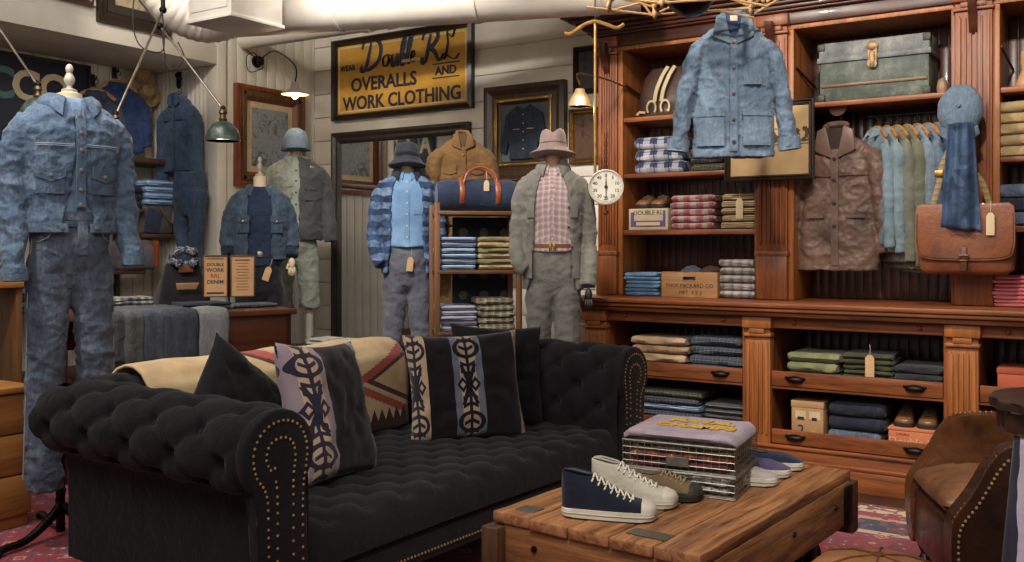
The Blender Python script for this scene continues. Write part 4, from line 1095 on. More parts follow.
for (px, py, m, lb) in ((722, 481, cloth('pale_canvas', 'a49d98', '807a78', 7), 'pale canvas slip on shoe with white sole, nearest of three behind the baskets'),
                        (737, 473, cloth('purple_canvas', '4e4468', '363050', 7), 'purple canvas slip on shoe, middle of three behind the baskets'),
                        (752, 466, cloth('navy_canvas', '20243c', '151828', 7), 'navy canvas slip on shoe, farthest of three behind the baskets')):
    shoe('slip_on_shoe', m, RUB, onT(px-14, py-1), camrz(-14), lb, False, None, None, .26, slip=True)
# ---------------------------------------------------------------- wire baskets
def basket(loc, rz, w, d, h, label):
    t = thing('wire_basket', loc, rz, label, 'basket', None)
    m = metal('galvanised_wire', 'a09a90', .4); b = BM()
    nx, ny, nz = int(w/.028), int(d/.028), max(2, int(h/.024))
    for k in range(nz+1):
        z = h*k/nz; tube(b, [(-w/2, 0, z), (w/2, 0, z), (w/2, d, z), (-w/2, d, z), (-w/2, 0, z)], .0018 if 0 < k < nz else .003, 5)
    for i in range(nx+1):
        x = -w/2+w*i/nx; tube(b, [(x, 0, h), (x, 0, .002), (x, d, .002), (x, d, h)], .0016, 5)
    for j in range(1, ny):
        y = d*j/ny; tube(b, [(-w/2, y, h), (-w/2, y, .002), (w/2, y, .002), (w/2, y, h)], .0016, 5)
    obj('wire_mesh', b, m, t)
    b = BM(); tube(b, [(-w/2, 0, h), (w/2, 0, h), (w/2, d, h), (-w/2, d, h), (-w/2, 0, h)], .0048, 8); tube(b, [(-w/2, 0, .004), (w/2, 0, .004), (w/2, d, .004), (-w/2, d, .004), (-w/2, 0, .004)], .004, 8)
    obj('basket_rim', b, m, t)
    b = BM(); box(b, -w*.1, w*.1, -.006, -.003, h*.2, h*.55, .001); obj('label_plate', b, m, t, smooth=0)
    return t
bc = (PZ(735, 500.5, .503)); brz = CAMR+math.radians(-27)
BX = Matrix.Translation(bc) @ Matrix.Rotation(brz, 4, 'Z')
bw_, bd_ = .42, .34
ctr = BX @ Vector((-bw_/2, 0, 0))
basket(ctr, brz, bw_, bd_, .075, 'lower galvanised wire basket full of folded cloth on the coffee table')
basket(ctr+Vector((0, 0, .079)), brz, bw_, bd_, .10, 'upper galvanised wire basket holding the lavender sweatshirt on the coffee table')
def inb(dx, dy, z): return BX @ Vector((-bw_/2+dx, dy, z-.503))
stack('folded_shirt', 'black and white checked folded shirt', 'inside the lower wire basket', 'shirt', 2, bw_-.03, bd_-.05, .032, plaid('bw_check', 'a5a29c', '55555a', 'd0ccc2', 20, 20), inb(0, .02, .506), brz)
stack('folded_shirt', 'coloured folded flannel shirt', 'inside the upper wire basket', 'shirt', 4, bw_-.03, bd_-.05, .026, [cloth('maroon', '6a3038', '45202a', 8), plaid('rust_check', '9c4c30', '4a3640', 'c09a6a', 14, 14), cloth('brown_moss', '6e624a', '4e4434', 8), plaid('grey_plaid2', '8e8c86', '4a4a50', 'b8b4ac', 16, 16)], inb(0, .02, .588), brz)
LAV = cloth('lavender_fleece', 'a596a0', '8a7c8a', 6)
b = folded(bw_+.0, bd_+.0, .032, 1, 8, .1)
for v in b.verts:
    e = max(0, abs(v.co.x)-bw_*.42); v.co.z -= e*e*14
lav = obj('sweatshirt', b, LAV, None, inb(0, -.004, .694), brz, smooth=60)
tag(lav, 'lavender sweatshirt with yellow letters folded on top of the wire baskets', 'sweater')
yl = plain('yellow_print', 'c89c34', .8)
for i, (s_, yy) in enumerate((('NAVAL', .25), ('CHAMPS', .15))):
    o = text('printed_letters', s_, .078, yl, T(.03, yy-.02, .0345), lav, .0015, off=.004)
# ================================================================ leather armchair
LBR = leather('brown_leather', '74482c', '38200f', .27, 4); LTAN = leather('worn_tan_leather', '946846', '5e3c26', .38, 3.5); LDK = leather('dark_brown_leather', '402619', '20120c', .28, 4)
cn, cf = W(1.577, 3.38), W(1.70, 4.08)
ax_ = (cn-cf).normalized(); crz = math.atan2(ax_.y, ax_.x); cwid = (cn-cf).length
ac = thing('leather_armchair', cf, crz, 'brown leather club armchair with nailhead trim and a loose tan seat cushion', 'armchair')
# local: x from far arm (0) to near arm (cwid), -y... front towards -y
front = [(.0, .16), (-.012, .30), (-.01, .40), (.01, .45), (.05, .505), (.085, .565), (.12, .63), (.165, .68), (.23, .70), (.34, .705), (.78, .71), (.78, .16)]
cp = curve([Vector((y, z, 0)) for y, z in front[:-2]], 5); sil = [(p.x, p.y) for p in cp]+[(.78, .71), (.78, .16)]
for x0_ in (0, cwid-.10):
    b = BM(); prism(b, sil, x0_, x0_+.10, 'x', bev=.028); far = x0_ == 0
    for v in b.verts: v.co += Vector((0, 0, .004*noise.noise(v.co*6)))
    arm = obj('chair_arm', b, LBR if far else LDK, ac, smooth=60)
    b = BM(); cq = curve([Vector((y, z, 0)) for y, z in front[:-1]], 20); acc = 0; last = cq[0]
    for p in cq:
        acc += (p-last).length; last = p
        if acc > .018:
            acc = 0
            for xo in ((x0_+.10-.002,) if far else (x0_+.10-.022, )):
                pass
            ball(b, (x0_+(.102 if not far else -.002), p.x+.024, p.y-.024), .0058, 6)
            ball(b, (x0_+(.084 if not far else .016), p.x-.002+.006, p.y+.0), .0046, 6)
    o = obj('nailhead_trim', b, NAIL, arm); o['label'] = 'brass nailhead trim'
b = BM(); box(b, .085, cwid-.085, .0, .10, .16, .40, .03, seg=3); box(b, .085, cwid-.085, .05, .70, .16, .36, .01); obj('seat_base', b, LDK, ac)
b = BM(); box(b, .08, cwid-.08, .62, .80, .3, .83, .05, seg=4); obj('backrest', b, LBR, ac)
b = BM(); n = 26; g2 = []
for sd in (1, -1):
    g = []
    for i in range(n+1):
        u = -1+2*i/n; r = []
        for j in range(n+1):
            v = -1+2*j/n; k = (max(0, 1-u**6)*max(0, 1-v**6))**.5
            x = cwid/2+u*(cwid/2-.105); y = .31+v*.32; z = .445+sd*.062*k+.012*wrink(Vector((u, v, 0)), 1, (3, 3, 3), 3)*k+(.03*(1-u*u)*(1-v*v) if sd > 0 else 0)
            r.append(b.verts.new((x, y, z)))
        g.append(r)
    for i in range(n):
        for j in range(n): b.faces.new((g[i][j], g[i+1][j], g[i+1][j+1], g[i][j+1]))
bmesh.ops.remove_doubles(b, verts=b.verts, dist=.001)
o = obj('seat_cushion', b, LTAN, ac, smooth=180); o['label'] = 'worn tan leather seat cushion'
for x in (.06, cwid-.06):
    for y in (.06, .72):
        b = BM(); lathe(b, [(.022, .012), (.026, .03), (.018, .06), (.03, .09), (.02, .11), (.034, .14), (.036, .175)], 14); obj('chair_leg', b, plain('dark_leg', '1a100c', .35), ac, (x, y, 0))
# leather pouf in the foreground
b = BM(); lathe(b, [(0, .0), (.24, .0), (.28, .03), (.305, .12), (.30, .25), (.27, .36), (.20, .412), (.10, .435), (.02, .44), (0, .438)], 40)
for v in b.verts:
    a = math.atan2(v.co.y, v.co.x); r = math.hypot(v.co.x, v.co.y)
    k = 1-.03*abs(math.cos(a*6))**8*(1 if v.co.z > .03 else 0); v.co.x *= k; v.co.y *= k
pf_ = thing('leather_pouf', W(1.08, 2.80, .012), .4, 'round tan leather pouf at the bottom edge beside the coffee table', 'pouf'); pf_.scale = (.86, .86, 1.09)
obj('pouf_body', b, leather('pouf_leather', '9a6a44', '6a4229', .45, 4), pf_, smooth=60)
b = BM(); lathe(b, [(0, 0), (.022, .0), (.022, .008), (0, .012)], 14); obj('centre_button', b, LBR, pf_, (0, 0, .437))
for k in range(6):
    a = PI*k/6*2+PI/12; b = BM(); tube(b, [(math.cos(a)*r, math.sin(a)*r, z+.001) for r, z in ((.02, .44), (.10, .436), (.20, .413), (.268, .36), (.296, .25), (.30, .12))], .0035, 6); obj('piping', b, LBR, pf_)
# scalloped stand with striped cloth
sp_ = W(1.77, 2.86); st = thing('pedestal_stand', (sp_.x, sp_.y, .012), 0, 'dark carved pedestal stand with a scalloped top at the right edge', 'stand')
DKW = wood('ebonised_wood', '3a261e', '1c120e', 2, 1, .35)
b = BM(); n = 96; out = []
for i in range(n):
    a = 2*PI*i/n; r = .285+.016*abs(math.sin(a*8)); out.append((r*math.cos(a), r*math.sin(a)))
prism(b, out, .895, .925, 'z', bev=.006); prism(b, [(x*.93, y*.93) for x, y in out], .83, .896, 'z', bev=.006); obj('stand_top', b, DKW, st)
b = BM(); lathe(b, [(.16, .0), (.17, .02), (.12, .05), (.05, .09), (.035, .15), (.06, .22), (.065, .28), (.03, .36), (.028, .6), (.05, .68), (.03, .74), (.06, .8), (.11, .835), (0, .835)], 24); obj('stand_column', b, DKW, st)
SCM = stripes('scarf_stripe', ['262432', '2a2838', 'a49cac', '28263a', '4a4660', '26242f'], 9, 0)
b = BM(); rows = []; n = 30; m = 34
tow = Vector((-s33*-1, -c33, 0))
for i in range(n+1):
    u = i/n; a = math.radians(214+u*86); row = []
    for j in range(m+1):
        v = j/m; z = .822-.77*v; r = .262+.014*math.sin(u*22)*min(1, v*3)+.075*v
        row.append(b.verts.new((r*math.cos(a), r*math.sin(a), z)))
    rows.append(row)
for i in range(n):
    for j in range(m): b.faces.new((rows[i][j], rows[i][j+1], rows[i+1][j+1], rows[i+1][j]))
o = obj('striped_throw', b, SCM, None, (sp_.x, sp_.y, .012), 0, smooth=180); q = o.modifiers.new('t', 'SOLIDIFY'); q.thickness = .006
tag(o, 'dark throw with pale stripes hanging from the scalloped pedestal stand', 'throw')
# shoes in the cabinet
BOOT = leather('boot_leather', '7a5230', '3a2414', .35, 8)
for k in range(2):
    shoe('leather_boot', BOOT, plain('dark_rubber', '2c2824', .6), (SHOEBOX[0]+(-.062 if k == 0 else .062), SHOEBOX[1]+.225, SHOEBOX[2]), -PI/2, ('left' if k == 0 else 'right')+' brown leather boot standing on the orange shoe box', True, plain('brown_lace', '4a3626', .8), None, .22, scale=.95)
x, w = onshelf(628, 668, YU+.04, 0)
for k in range(2):
    shoe('tan_shoe', leather('tan_shoe_leather', '8a5e3e', '5a3a24', .5, 8), plain('dark_rubber', '2c2824', .6), (x+(-.055 if k == 0 else .055), YU+.27, 1.664), -PI/2, ('left' if k == 0 else 'right')+' tan leather shoe on the cream box with purple lettering', False, plain('brown_lace', '4a3626', .8), None, .22)
# ================================================================ garment kit (local: front faces -y, z up)
HORN = plain('horn_button', '2a221c', .4); LININGB = plain('button_metal', '9a9082', .35, .8)
SKINW = plain('linen_bust', 'cdbb9c', .8)
def torso_rings(zw, sx=1.0, sy=1.0, hem=-.18, hemw=.205, boxy=0):
    """zw = height of the waist"""
    k = boxy
    return [R6(zw+hem, hemw*sx, .135*sy), R6(zw+hem*.5, (.192+k)*sx, .13*sy), R6(zw, (.178+k*1.3)*sx, .122*sy), R6(zw+.12, (.192+k)*sx, .13*sy),
            R6(zw+.24, (.212+k*.6)*sx, .138*sy), R6(zw+.34, (.222+k*.3)*sx, .132*sy), R6(zw+.40, .214*sx, .118*sy, 0, .005), R6(zw+.445, .185*sx, .10*sy, 0, .01), R6(zw+.475, .135*sx, .085*sy, 0, .012), R6(zw+.50, .078*sx, .072*sy, 0, .01)]
def sleeve(bm, pts, rad, seg=16, flat=1.0): tube(bm, curve(pts, 6), [r for r in rad_interp(rad, len(curve(pts, 6)))], seg, True, flat)
def rad_interp(rad, n):
    out = []
    for i in range(n):
        t = i/(n-1)*(len(rad)-1); k = min(int(t), len(rad)-2); out.append(rad[k]+(rad[k+1]-rad[k])*(t-k))
    return out
def collar(parent, mat, z, rx=.082, ry=.078, cy=.01, gap=.35, fall=.045, point=.05, name='collar', spread=.03, label=None):
    b = BM(); n = 26; rows = []
    for i in range(n+1):
        a = gap+(2*PI-2*gap)*i/n; fr = abs(1-2*i/n)                        # 1 at front ends
        e = fr**5
        def pt(r_, z_): return b.verts.new((math.sin(a)*(rx+r_), cy-math.cos(a)*(ry+r_), z_))
        zt = z+.028-.022*e; zl = z-fall*.35-point*e
        rows.append([pt(-.002, z-.012-.02*e), pt(.0, zt-.008), pt(.006, zt), pt(.013, zt-.004), pt(spread+.012*e, (zt+zl)/2+.004), pt(spread*1.3+.024*e, zl), pt(spread*1.3+.018*e, zl-.004), pt(spread*.8+.012*e, (zt+zl)/2-.006), pt(.006, zt-.014)])
    m = len(rows[0])
    for i in range(n):
        for k in range(m): b.faces.new((rows[i][k], rows[i][(k+1) % m], rows[i+1][(k+1) % m], rows[i+1][k]))
    b.faces.new(rows[0][::-1]); b.faces.new(rows[-1])
    o = obj(name, b, mat, parent, smooth=60); return o
def on_ring(rings, x, z, off=.004, front=True):
    """point on the front surface at x, z"""
    for a, c in zip(rings, rings[1:]):
        if a[0] <= z <= c[0]:
            t = (z-a[0])/(c[0]-a[0]+1e-9); rx, ry = a[1]+(c[1]-a[1])*t, a[2]+(c[2]-a[2])*t; cx, cy = a[3]+(c[3]-a[3])*t, a[4]+(c[4]-a[4])*t
            u = min(.98, abs((x-cx)/rx)); pw = a[5]; s = u**(1/pw); y = ry*(max(0, 1-s*s)**.5)**pw
            return Vector((x, cy-(y+off) if front else cy+y+off, z))
    return Vector((x, -rings[0][2], z))
def patch(parent, name, mat, rings, x0, x1, z0, z1, off=.006, th=.006, n=6, flap=None, tip=0):
    """pocket, flap, placket: a sheet hugging the torso surface"""
    b = BM(); g = [[], []]
    m = max(3, int(abs(z1-z0)/.02))
    for lay in (0, 1):
        for i in range(n+1):
            r = []
            for j in range(m+1):
                x = x0+(x1-x0)*i/n; z = z0+(z1-z0)*j/m
                if tip: z -= tip*(1-abs(2*i/n-1))*(1-j/m)
                p = on_ring(rings, x, z, off if lay == 0 else off-th); r.append(b.verts.new(p))
            g[lay].append(r)
    for i in range(n):
        for j in range(m):
            b.faces.new((g[0][i][j], g[0][i+1][j], g[0][i+1][j+1], g[0][i][j+1])); b.faces.new((g[1][i][j], g[1][i][j+1], g[1][i+1][j+1], g[1][i+1][j]))
    for i in range(n):
        for j in (0, m): b.faces.new((g[0][i][j], g[0][i+1][j], g[1][i+1][j], g[1][i][j]))
    for j in range(m):
        for i in (0, n): b.faces.new((g[0][i][j], g[0][i][j+1], g[1][i][j+1], g[1][i][j]))
    return obj(name, b, mat, parent, smooth=50)
def button(parent, p, mat=HORN, r=.008):
    b = BM(); lathe(b, [(0, -.003), (r, -.003), (r, .002), (r*.6, .003), (0, .002)], 10, T(*p) @ Matrix.Rotation(PI/2, 4, 'X')); return obj('button', b, mat, parent)
def seam(parent, mat, pts, r=.0025, name='stitching'):
    b = BM(); tube(b, pts, r, 5); return obj(name, b, mat, parent)
def trousers(parent, mat, zw, zhem, name='trousers', spread=.11, wide=1.0, cy=0, hipw=.172, foot=True, seed=1, amp=.007, kneeout=0, crease=False, voxel=.009, waistw=.158, taper=1.0):
    L_ = zw-zhem; b = BM()
    rings = [R6(zw-.36, hipw*.55, .05, 0, cy), R6(zw-.31, hipw*.8, .085, 0, cy), R6(zw-.26, hipw*.95, .108, 0, cy), R6(zw-.19, hipw+.002, .122, 0, cy), R6(zw-.10, hipw-.004, .124, 0, cy), R6(zw-.03, waistw+.004, .112, 0, cy), R6(zw, waistw, .108, 0, cy)]
    loft(b, rings)
    for s in (-1, 1):
        pts = [(s*.088, cy, zw-.16), (s*.095, cy-.002, zw-.32), (s*(.10+kneeout*.5), cy-.012, zw-.16-(L_-.16)*.45), (s*(spread+kneeout*.2), cy, zw-.16-(L_-.16)*.75), (s*spread, cy+.005, zhem)]
        sleeve(b, pts, [.088, .094*wide, .080*wide, .076*wide*taper, .080*wide*taper], 18)
    o = fuse(name, b, mat, parent, voxel, amp, (6, 6, 9), seed, 7)
    return o, rings
def form_legs(parent, zhem, z0, spread=.11, mat=None, cy=0):
    for s in (-1, 1):
        b = BM(); tube(b, [(s*spread, cy, zhem+.05), (s*spread, cy, z0+.08)], .035, 12); ball(b, (s*spread, cy-.05, z0+.04), .045, 12, 1, 2.2, .9); obj('foot', b, mat or SKINW, parent)
def neck(parent, z, r=.052, h=.09, mat=None, cy=.01, finial=True):
    b = BM(); lathe(b, [(r*1.25, -.06), (r*1.05, 0), (r, h*.5), (r*.98, h), (r*.6, h+.008), (0, h+.01)], 20, T(0, cy, z)); obj('bust_neck', b, mat or SKINW, parent)
    if finial:
        b = BM(); lathe(b, [(0, 0), (.035, 0), (.036, .012), (.014, .02), (.012, .03), (.022, .045), (.026, .06), (.02, .075), (.012, .09), (.016, .10), (.018, .115), (.01, .13), (0, .135)], 16, T(0, cy, z+h+.008)); obj('finial', b, plain('pale_finial', 'b9aea0', .35), parent)
def stand_pole(parent, z0, z1, cy=.0):
    b = BM(); tube(b, [(0, cy, z0), (0, cy, z1)], .012, 10); lathe(b, [(.0, z0-.012), (.14, z0-.012), (.14, z0), (.03, z0+.012), (0, z0+.012)], 24, T(0, cy, 0)); obj('stand_pole', b, IRON, parent)
def hand(parent, s, p, mat):
    """closed relaxed wooden hand"""
    b = BM(); ball(b, p, .035, 12, .75, .6, 1.15)
    for k in range(4):
        x = p[0]+(k-1.5)*.014; tube(b, curve([(x, p[1]-.012, p[2]-.03), (x, p[1]-.022, p[2]-.06), (x, p[1]-.012, p[2]-.078-.006*(k in (1, 2)))], 3), .007, 6)
    tube(b, [(p[0]-s*.028, p[1]-.01, p[2]-.005), (p[0]-s*.038, p[1]-.026, p[2]-.04)], .008, 6)
    obj('hand', b, mat, parent)
# ================================================================ mannequin 1: big denim outfit
JA = denim('jacket_denim', '46607e', '7d98b2', '26364c', 4.5); JB = denim('jeans_denim', '48556a', '7c8ea4', '28324a', 3.2)
STI = plain('pale_stitch', '8f9aa6', .9)
p = P(70, HY, 4.45); p.z = 0.012
m1 = thing('mannequin', p, face(p, 15), 'large headless mannequin in a faded blue denim jacket and jeans on an iron stand', 'mannequin')
zw = 1.55; hem = .27
tr, trr = trousers(m1, JB, zw, hem, 'jeans', .112, 1.08, 0, .178, seed=3, amp=.010, kneeout=.02, voxel=.008)
body = denim('shirt_denim', '5c7ea4', '86a2c0', '3e5878', 6)
rt = torso_rings(zw+.03, 1.0, 1.0, -.10, .17)
b = BM(); loft(b, [R6(r[0], r[1]*.93, r[2]*.9, r[3], r[4]) for r in rt]); obj('inner_shirt', b, body, m1, smooth=180)
jr = torso_rings(zw+.03, 1.04, 1.1, -.13, .19, .008)
b = BM()
A0 = [.34, .30, .22, .12, .05, .02, .02, .05, .2, .38]; A1 = [2*PI-a for a in [.34, .28, .18, .10, .04, .02, .02, .05, .2, .38]]
jr2 = [R6(r[0]-(.0), r[1], r[2], 0, r[4]) for r in jr]
sheet(b, jr2, A0, A1, .022, 40)
for s in (-1, 1):
    pts = [(s*.165, .01, zw+.415), (s*.222, .012, zw+.32), (s*.248, .0, zw+.08), (s*.256, -.045, zw-.13), (s*.262, -.085, zw-.30 if s < 0 else zw-.235)]
    sleeve(b, pts, [.070, .072, .064, .058, .052], 18)
jk = fuse('denim_jacket', b, JA, m1, .0075, .0095, (8, 8, 11), 11, 2)
collar(jk, JA, zw+.525, .094, .086, .01, .42, .055, .07, spread=.038)
zz = zw
patch(jk, 'placket', JA, jr2, -.012, .03, zz+.02, zz+.47, .010, .01)
for s in (-1, 1):
    patch(jk, 'chest_pocket', JA, jr2, s*.118-.055, s*.118+.055, zz+.08, zz+.195, .008, .008)
    patch(jk, 'pocket_flap', JA, jr2, s*.118-.058, s*.118+.058, zz+.155, zz+.205, .016, .008, tip=.022)
    button(jk, on_ring(jr2, s*.118, zz+.162, .018), LININGB, .009)
    patch(jk, 'waistband', JA, jr2, s*.05+(-.16 if s < 0 else 0), s*.05+(0 if s < 0 else .16), zz-.095, zz-.055, .012, .01)
    button(jk, on_ring(jr2, s*.075, zz-.075, .016), LININGB, .011)
    seam(jk, STI, [on_ring(jr2, s*x, zz+.305, .006) for x in (.02, .06, .10, .14, .18)], .0025)
    seam(jk, STI, [on_ring(jr2, s*x, zz+.297, .006) for x in (.02, .06, .10, .14, .18)], .002)
for z in (.44, .36, .28, .19, .10, .03): button(jk, on_ring(jr2, .008, zz+z, .014), LININGB, .0095)
for s in (-1, 1):
    zc_ = zw-.30 if s < 0 else zw-.235
    b = BM(); tube(b, [(s*.263, -.088, zc_+.045), (s*.263, -.09, zc_-.012)], [.059, .059], 18); obj('cuff', b, JA, jk)
    b = BM(); lathe(b, [(0, 0), (.05, 0), (.05, .004), (0, .004)], 18, T(s*.263, -.09, zc_-.0145)); obj('cuff_opening', b, plain('cuff_shade', '1c2028', .9), jk)  # dark disc shuts the sleeve end; the hollow's shade is its colour
patch(tr, 'waistband', JB, trr, -.15, .15, zw-.04, zw+.0, .012, .01)
patch(tr, 'fly', JB, trr, -.0, .045, zw-.2, zw-.04, .010, .008)
for s in (-1, 1): patch(tr, 'belt_loop', JB, trr, s*.09-.008, s*.09+.008, zw-.06, zw+.0, .02, .008); seam(tr, STI, [on_ring(trr, s*.09, zw-.05, .009), on_ring(trr, s*.125, zw-.12, .010), on_ring(trr, s*.16, zw-.14, .006)], .003)
for s in (-1, 1):
    seam(tr, STI, [(s*(.172), -.02, zw-.12), (s*.192, -.02, zw-.4), (s*.196, -.02, zw-.75), (s*.205, 0, hem+.06)], .003, 'side_seam')
neck(m1, zw+.52, .058, .035, cy=.01)
b = BM(); tube(b, [(.0, .16, .35), (0, .16, 1.25)], .02, 10); tube(b, [(0, .16, 1.25), (0, .02, 1.3)], .016, 8); obj('stand_pole', b, IRON, m1)
b = BM(); q = [(.02*math.cos(i*.9), .16+.02*math.sin(i*.9), .05+i*.012) for i in range(30)]; tube(b, [(0, .16, .02), (0, .16, .4)], .022, 10); tube(b, q, .008, 6)
for k in range(3):
    a = math.radians(-150+k*120); u = Vector((math.cos(a), math.sin(a), 0))
    c_ = Vector((0, .16, 0)); tube(b, curve([c_+Vector((0, 0, .16)), c_+u*.06+Vector((0, 0, .10)), c_+u*.2+Vector((0, 0, .035)), c_+u*.33+Vector((0, 0, .03)), c_+u*.38+Vector((0, 0, .012))], 5), [.016, .017, .02, .021, .022, .022, .022, .022, .021, .020, .019, .019, .018, .018, .018, .018, .018, .02, .022, .022, .02][:21], 10)
obj('cast_iron_base', b, IRON, m1)
# ================================================================ generic dressed mannequin
def hat_bucket(parent, mat, z, brim=.155, h=.11, droop=.05, name='hat', band=None, cy=-.01, pinch=False, r=.095):
    b = BM(); pr = [(brim, -droop), (brim+.002, -droop+.005), (brim*.82, -droop*.45), (r*1.02, .0), (r*.98, h*.6), (r*.86, h*.92), (r*.5, h), (0, h*.98)]
    pr = [(brim-.004, -droop-.004)]+pr
    lathe(b, pr, 32, T(0, cy, z) @ Matrix.Rotation(math.radians(-6), 4, 'X'))
    if pinch:
        for v in b.verts:
            if v.co.z > z+h*.75: v.co.z -= .035*math.exp(-(v.co.x/.03)**2)
    for v in b.verts: v.co += Vector((0, 0, .008*noise.noise(v.co*9)))
    o = obj(name, b, mat, parent, smooth=60)
    s = o.modifiers.new('s', 'SUBSURF'); s.levels = s.render_levels = 1
    if band:
        b = BM(); lathe(b, [(r*1.03, .004), (r*1.045, .006), (r*1.03, .034), (r*1.02, .036)], 32, T(0, cy, z) @ Matrix.Rotation(math.radians(-6), 4, 'X')); obj('hat_band', b, band, o)
    return o
# ---- mannequin 4: grey suit, pink-brown hat
GR = cloth('grey_green_wool', '84827a', '6a6862', 6, .9, 240); GRT = cloth('grey_trouser', '82807a', '66645e', 6, .9, 240)
PKS = plaid('pink_check', 'b8a09c', '8d7a80', 'd0c0b8', 26, 26); BRN = leather('tan_belt', '8a5a34', '5e3a20', .4)
p = P(553, HY, 5.9); p.z = .29
m4 = thing('mannequin', p, face(p, -2), 'mannequin in grey jacket, pink checked shirt, tan belt and pinkish felt hat', 'mannequin')
zb = p.z; zw = 1.40-zb
tr, trr = trousers(m4, GRT, zw+.02, .12, 'trousers', .125, 1.10, 0, .172, seed=14, amp=.008)
rt = torso_rings(zw, 1.0, 1.0, -.03, .145); b = BM(); loft(b, rt); sh = obj('checked_shirt', b, PKS, m4, smooth=180)
patch(sh, 'placket', PKS, rt, -.016, .016, zw-.02, zw+.44, .006, .006)
for z in (.05, .13, .21, .29, .37): button(sh, on_ring(rt, 0, zw+z, .008), plain('pearl_button', 'd8d0c4', .3), .006)
collar(sh, PKS, zw+.50, .066, .064, .01, .3, .035, .045, spread=.022)
b = BM(); loft(b, [R6(zw-.022, .172, .118), R6(zw-.017, .180, .126), R6(zw+.018, .180, .126), R6(zw+.023, .172, .118)], 36); bl_ = obj('belt', b, BRN, m4)
b = BM()
for k in (-.014, .014): box(b, k-.012, k+.012, -.136, -.124, zw-.024, zw+.024, .004)
obj('buckle', b, BRASS, bl_)
jr = torso_rings(zw, 1.04, 1.15, -.26, .205, .01)
g0 = [.95, .80, .72, .62, .52, .42, .36, .34, .36, .5]
b = BM(); sheet(b, jr, g0, [2*PI-a for a in g0], .02, 36)
for s in (-1, 1):
    e = -.40 if s > 0 else -.14
    pts = [(s*.16, .01, zw+.405), (s*.222, .01, zw+.30), (s*.252, .02, zw+.06), ((s*.258, -.05, zw-.13) if s > 0 else (s*.24, -.07, zw-.08)), (s*(.25 if s > 0 else .18), -.09, zw-.24 if s > 0 else zw-.14)]
    sleeve(b, pts, [.066, .068, .060, .055, .052], 16)
jk = fuse('grey_jacket', b, GR, m4, .0085, .008, (8, 8, 11), 31, 2)
collar(jk, GR, zw+.505, .085, .08, .01, .45, .05, .055, spread=.032)
for s in (-1, 1):
    patch(jk, 'patch_pocket', GR, jr, s*.165-.028, s*.165+.025, zw-.19, zw-.04, .010, .008)
    patch(jk, 'chest_pocket', GR, jr, s*.15-.026, s*.15+.026, zw+.18, zw+.28, .010, .008)
for z in (.0, .12, .24, -.12): button(jk, on_ring(jr, .135-.02*(z > 0), zw+z, .006), HORN, .009)
neck(m4, zw+.49, .05, .085, plain('flesh_bust', 'b08c70', .7), finial=False)
ht = hat_bucket(m4, cloth('felt_pink', '9c8884', '7c6a68', 6), zw+.605, .165, .135, .035, 'felt_hat', cloth('hat_band_brown', '6a5450', '4c3a38'), pinch=True)
form_legs(m4, .12, 0, .125)
hand(m4, 1, (.25, -.10, zw-.29), plain('dark_hand', '2c2622', .5))
# ---- mannequin 5: blue patterned jacket, bucket hat
t = NT('blanket_check', .95); v = t.map()
fr = t.m_('FRACT', t.m_('ADD', t.m_('MULTIPLY', t.sep(v)[2], 11), t.m_('MULTIPLY', t.noise(v, 7, 3), .9)))
k = t.mix(t.m_('LESS_THAN', fr, .5), t.ramp(t.noise(v, 11, 4), [(.35, S('1f2b48')), (.6, S('33496e'))]), t.ramp(t.noise(v, 20, 4), [(.35, S('3a5074')), (.65, S('7088a4'))]))
t.bump(t.noise(v, 240, 2), .3, .002); t.bump(t.noise(v, 14, 4), .4, .012); BLP = t.col(k)
GBL = cloth('blue_oxford', '7ea0c4', '6486ac', 6, .85); PUT = cloth('slate_trouser', '686a76', '4e505c', 5)
p = P(407, HY, 6.8); p.z = .35; zb = p.z
m5 = thing('mannequin', p, face(p, 0), 'mannequin in a blue patterned jacket, light blue shirt and dark bucket hat', 'mannequin')
zw = 1.43-zb
tr, trr = trousers(m5, PUT, zw, .1, 'trousers', .12, 1.06, 0, .17, seed=21, amp=.008)
rt = torso_rings(zw, 1.0, 1.0, -.03, .145); b = BM(); loft(b, rt); sh = obj('blue_shirt', b, GBL, m5, smooth=180)
patch(sh, 'placket', GBL, rt, -.016, .016, zw-.03, zw+.45, .006, .006); patch(sh, 'chest_pocket', GBL, rt, .05, .13, zw+.2, zw+.3, .006, .006)
for z in (.04, .12, .20, .28, .36, .43): button(sh, on_ring(rt, 0, zw+z, .008), plain('pearl_button', 'd8d0c4', .3), .006)
collar(sh, GBL, zw+.505, .066, .064, .01, .3, .04, .045, spread=.022)
jr = torso_rings(zw, 1.03, 1.15, -.22, .2, .01); g0 = [.85, .74, .68, .6, .55, .5, .45, .42, .42, .55]
b = BM(); sheet(b, jr, g0, [2*PI-a for a in g0], .02, 36)
for s in (-1, 1):
    pts = [(s*.16, .01, zw+.405), (s*.222, .01, zw+.30), (s*.255, .02, zw+.06), (s*.24, -.06, zw-.07), (s*.20, -.10, zw-.16)]
    sleeve(b, pts, [.066, .068, .060, .055, .052], 16)
jk = fuse('blanket_jacket', b, BLP, m5, .0085, .008, (8, 8, 11), 41, 2)
collar(jk, DN_DARK, zw+.51, .085, .08, .01, .5, .05, .05, spread=.03)
neck(m5, zw+.49, .05, .07, plain('flesh_bust', 'b08c70', .7), finial=False)
hat_bucket(m5, cloth('charcoal_hat', '3c404a', '2a2d36', 6), zw+.60, .15, .115, .055, 'bucket_hat', cloth('hat_band_dark', '22242c', '16181e'), r=.1)
form_legs(m5, .1, 0, .12)
swing_tag(m5, 'swing_tag', (.03, -.14, zw-.10), .05, .1, 'buff paper swing tag', (0, .12, 0))
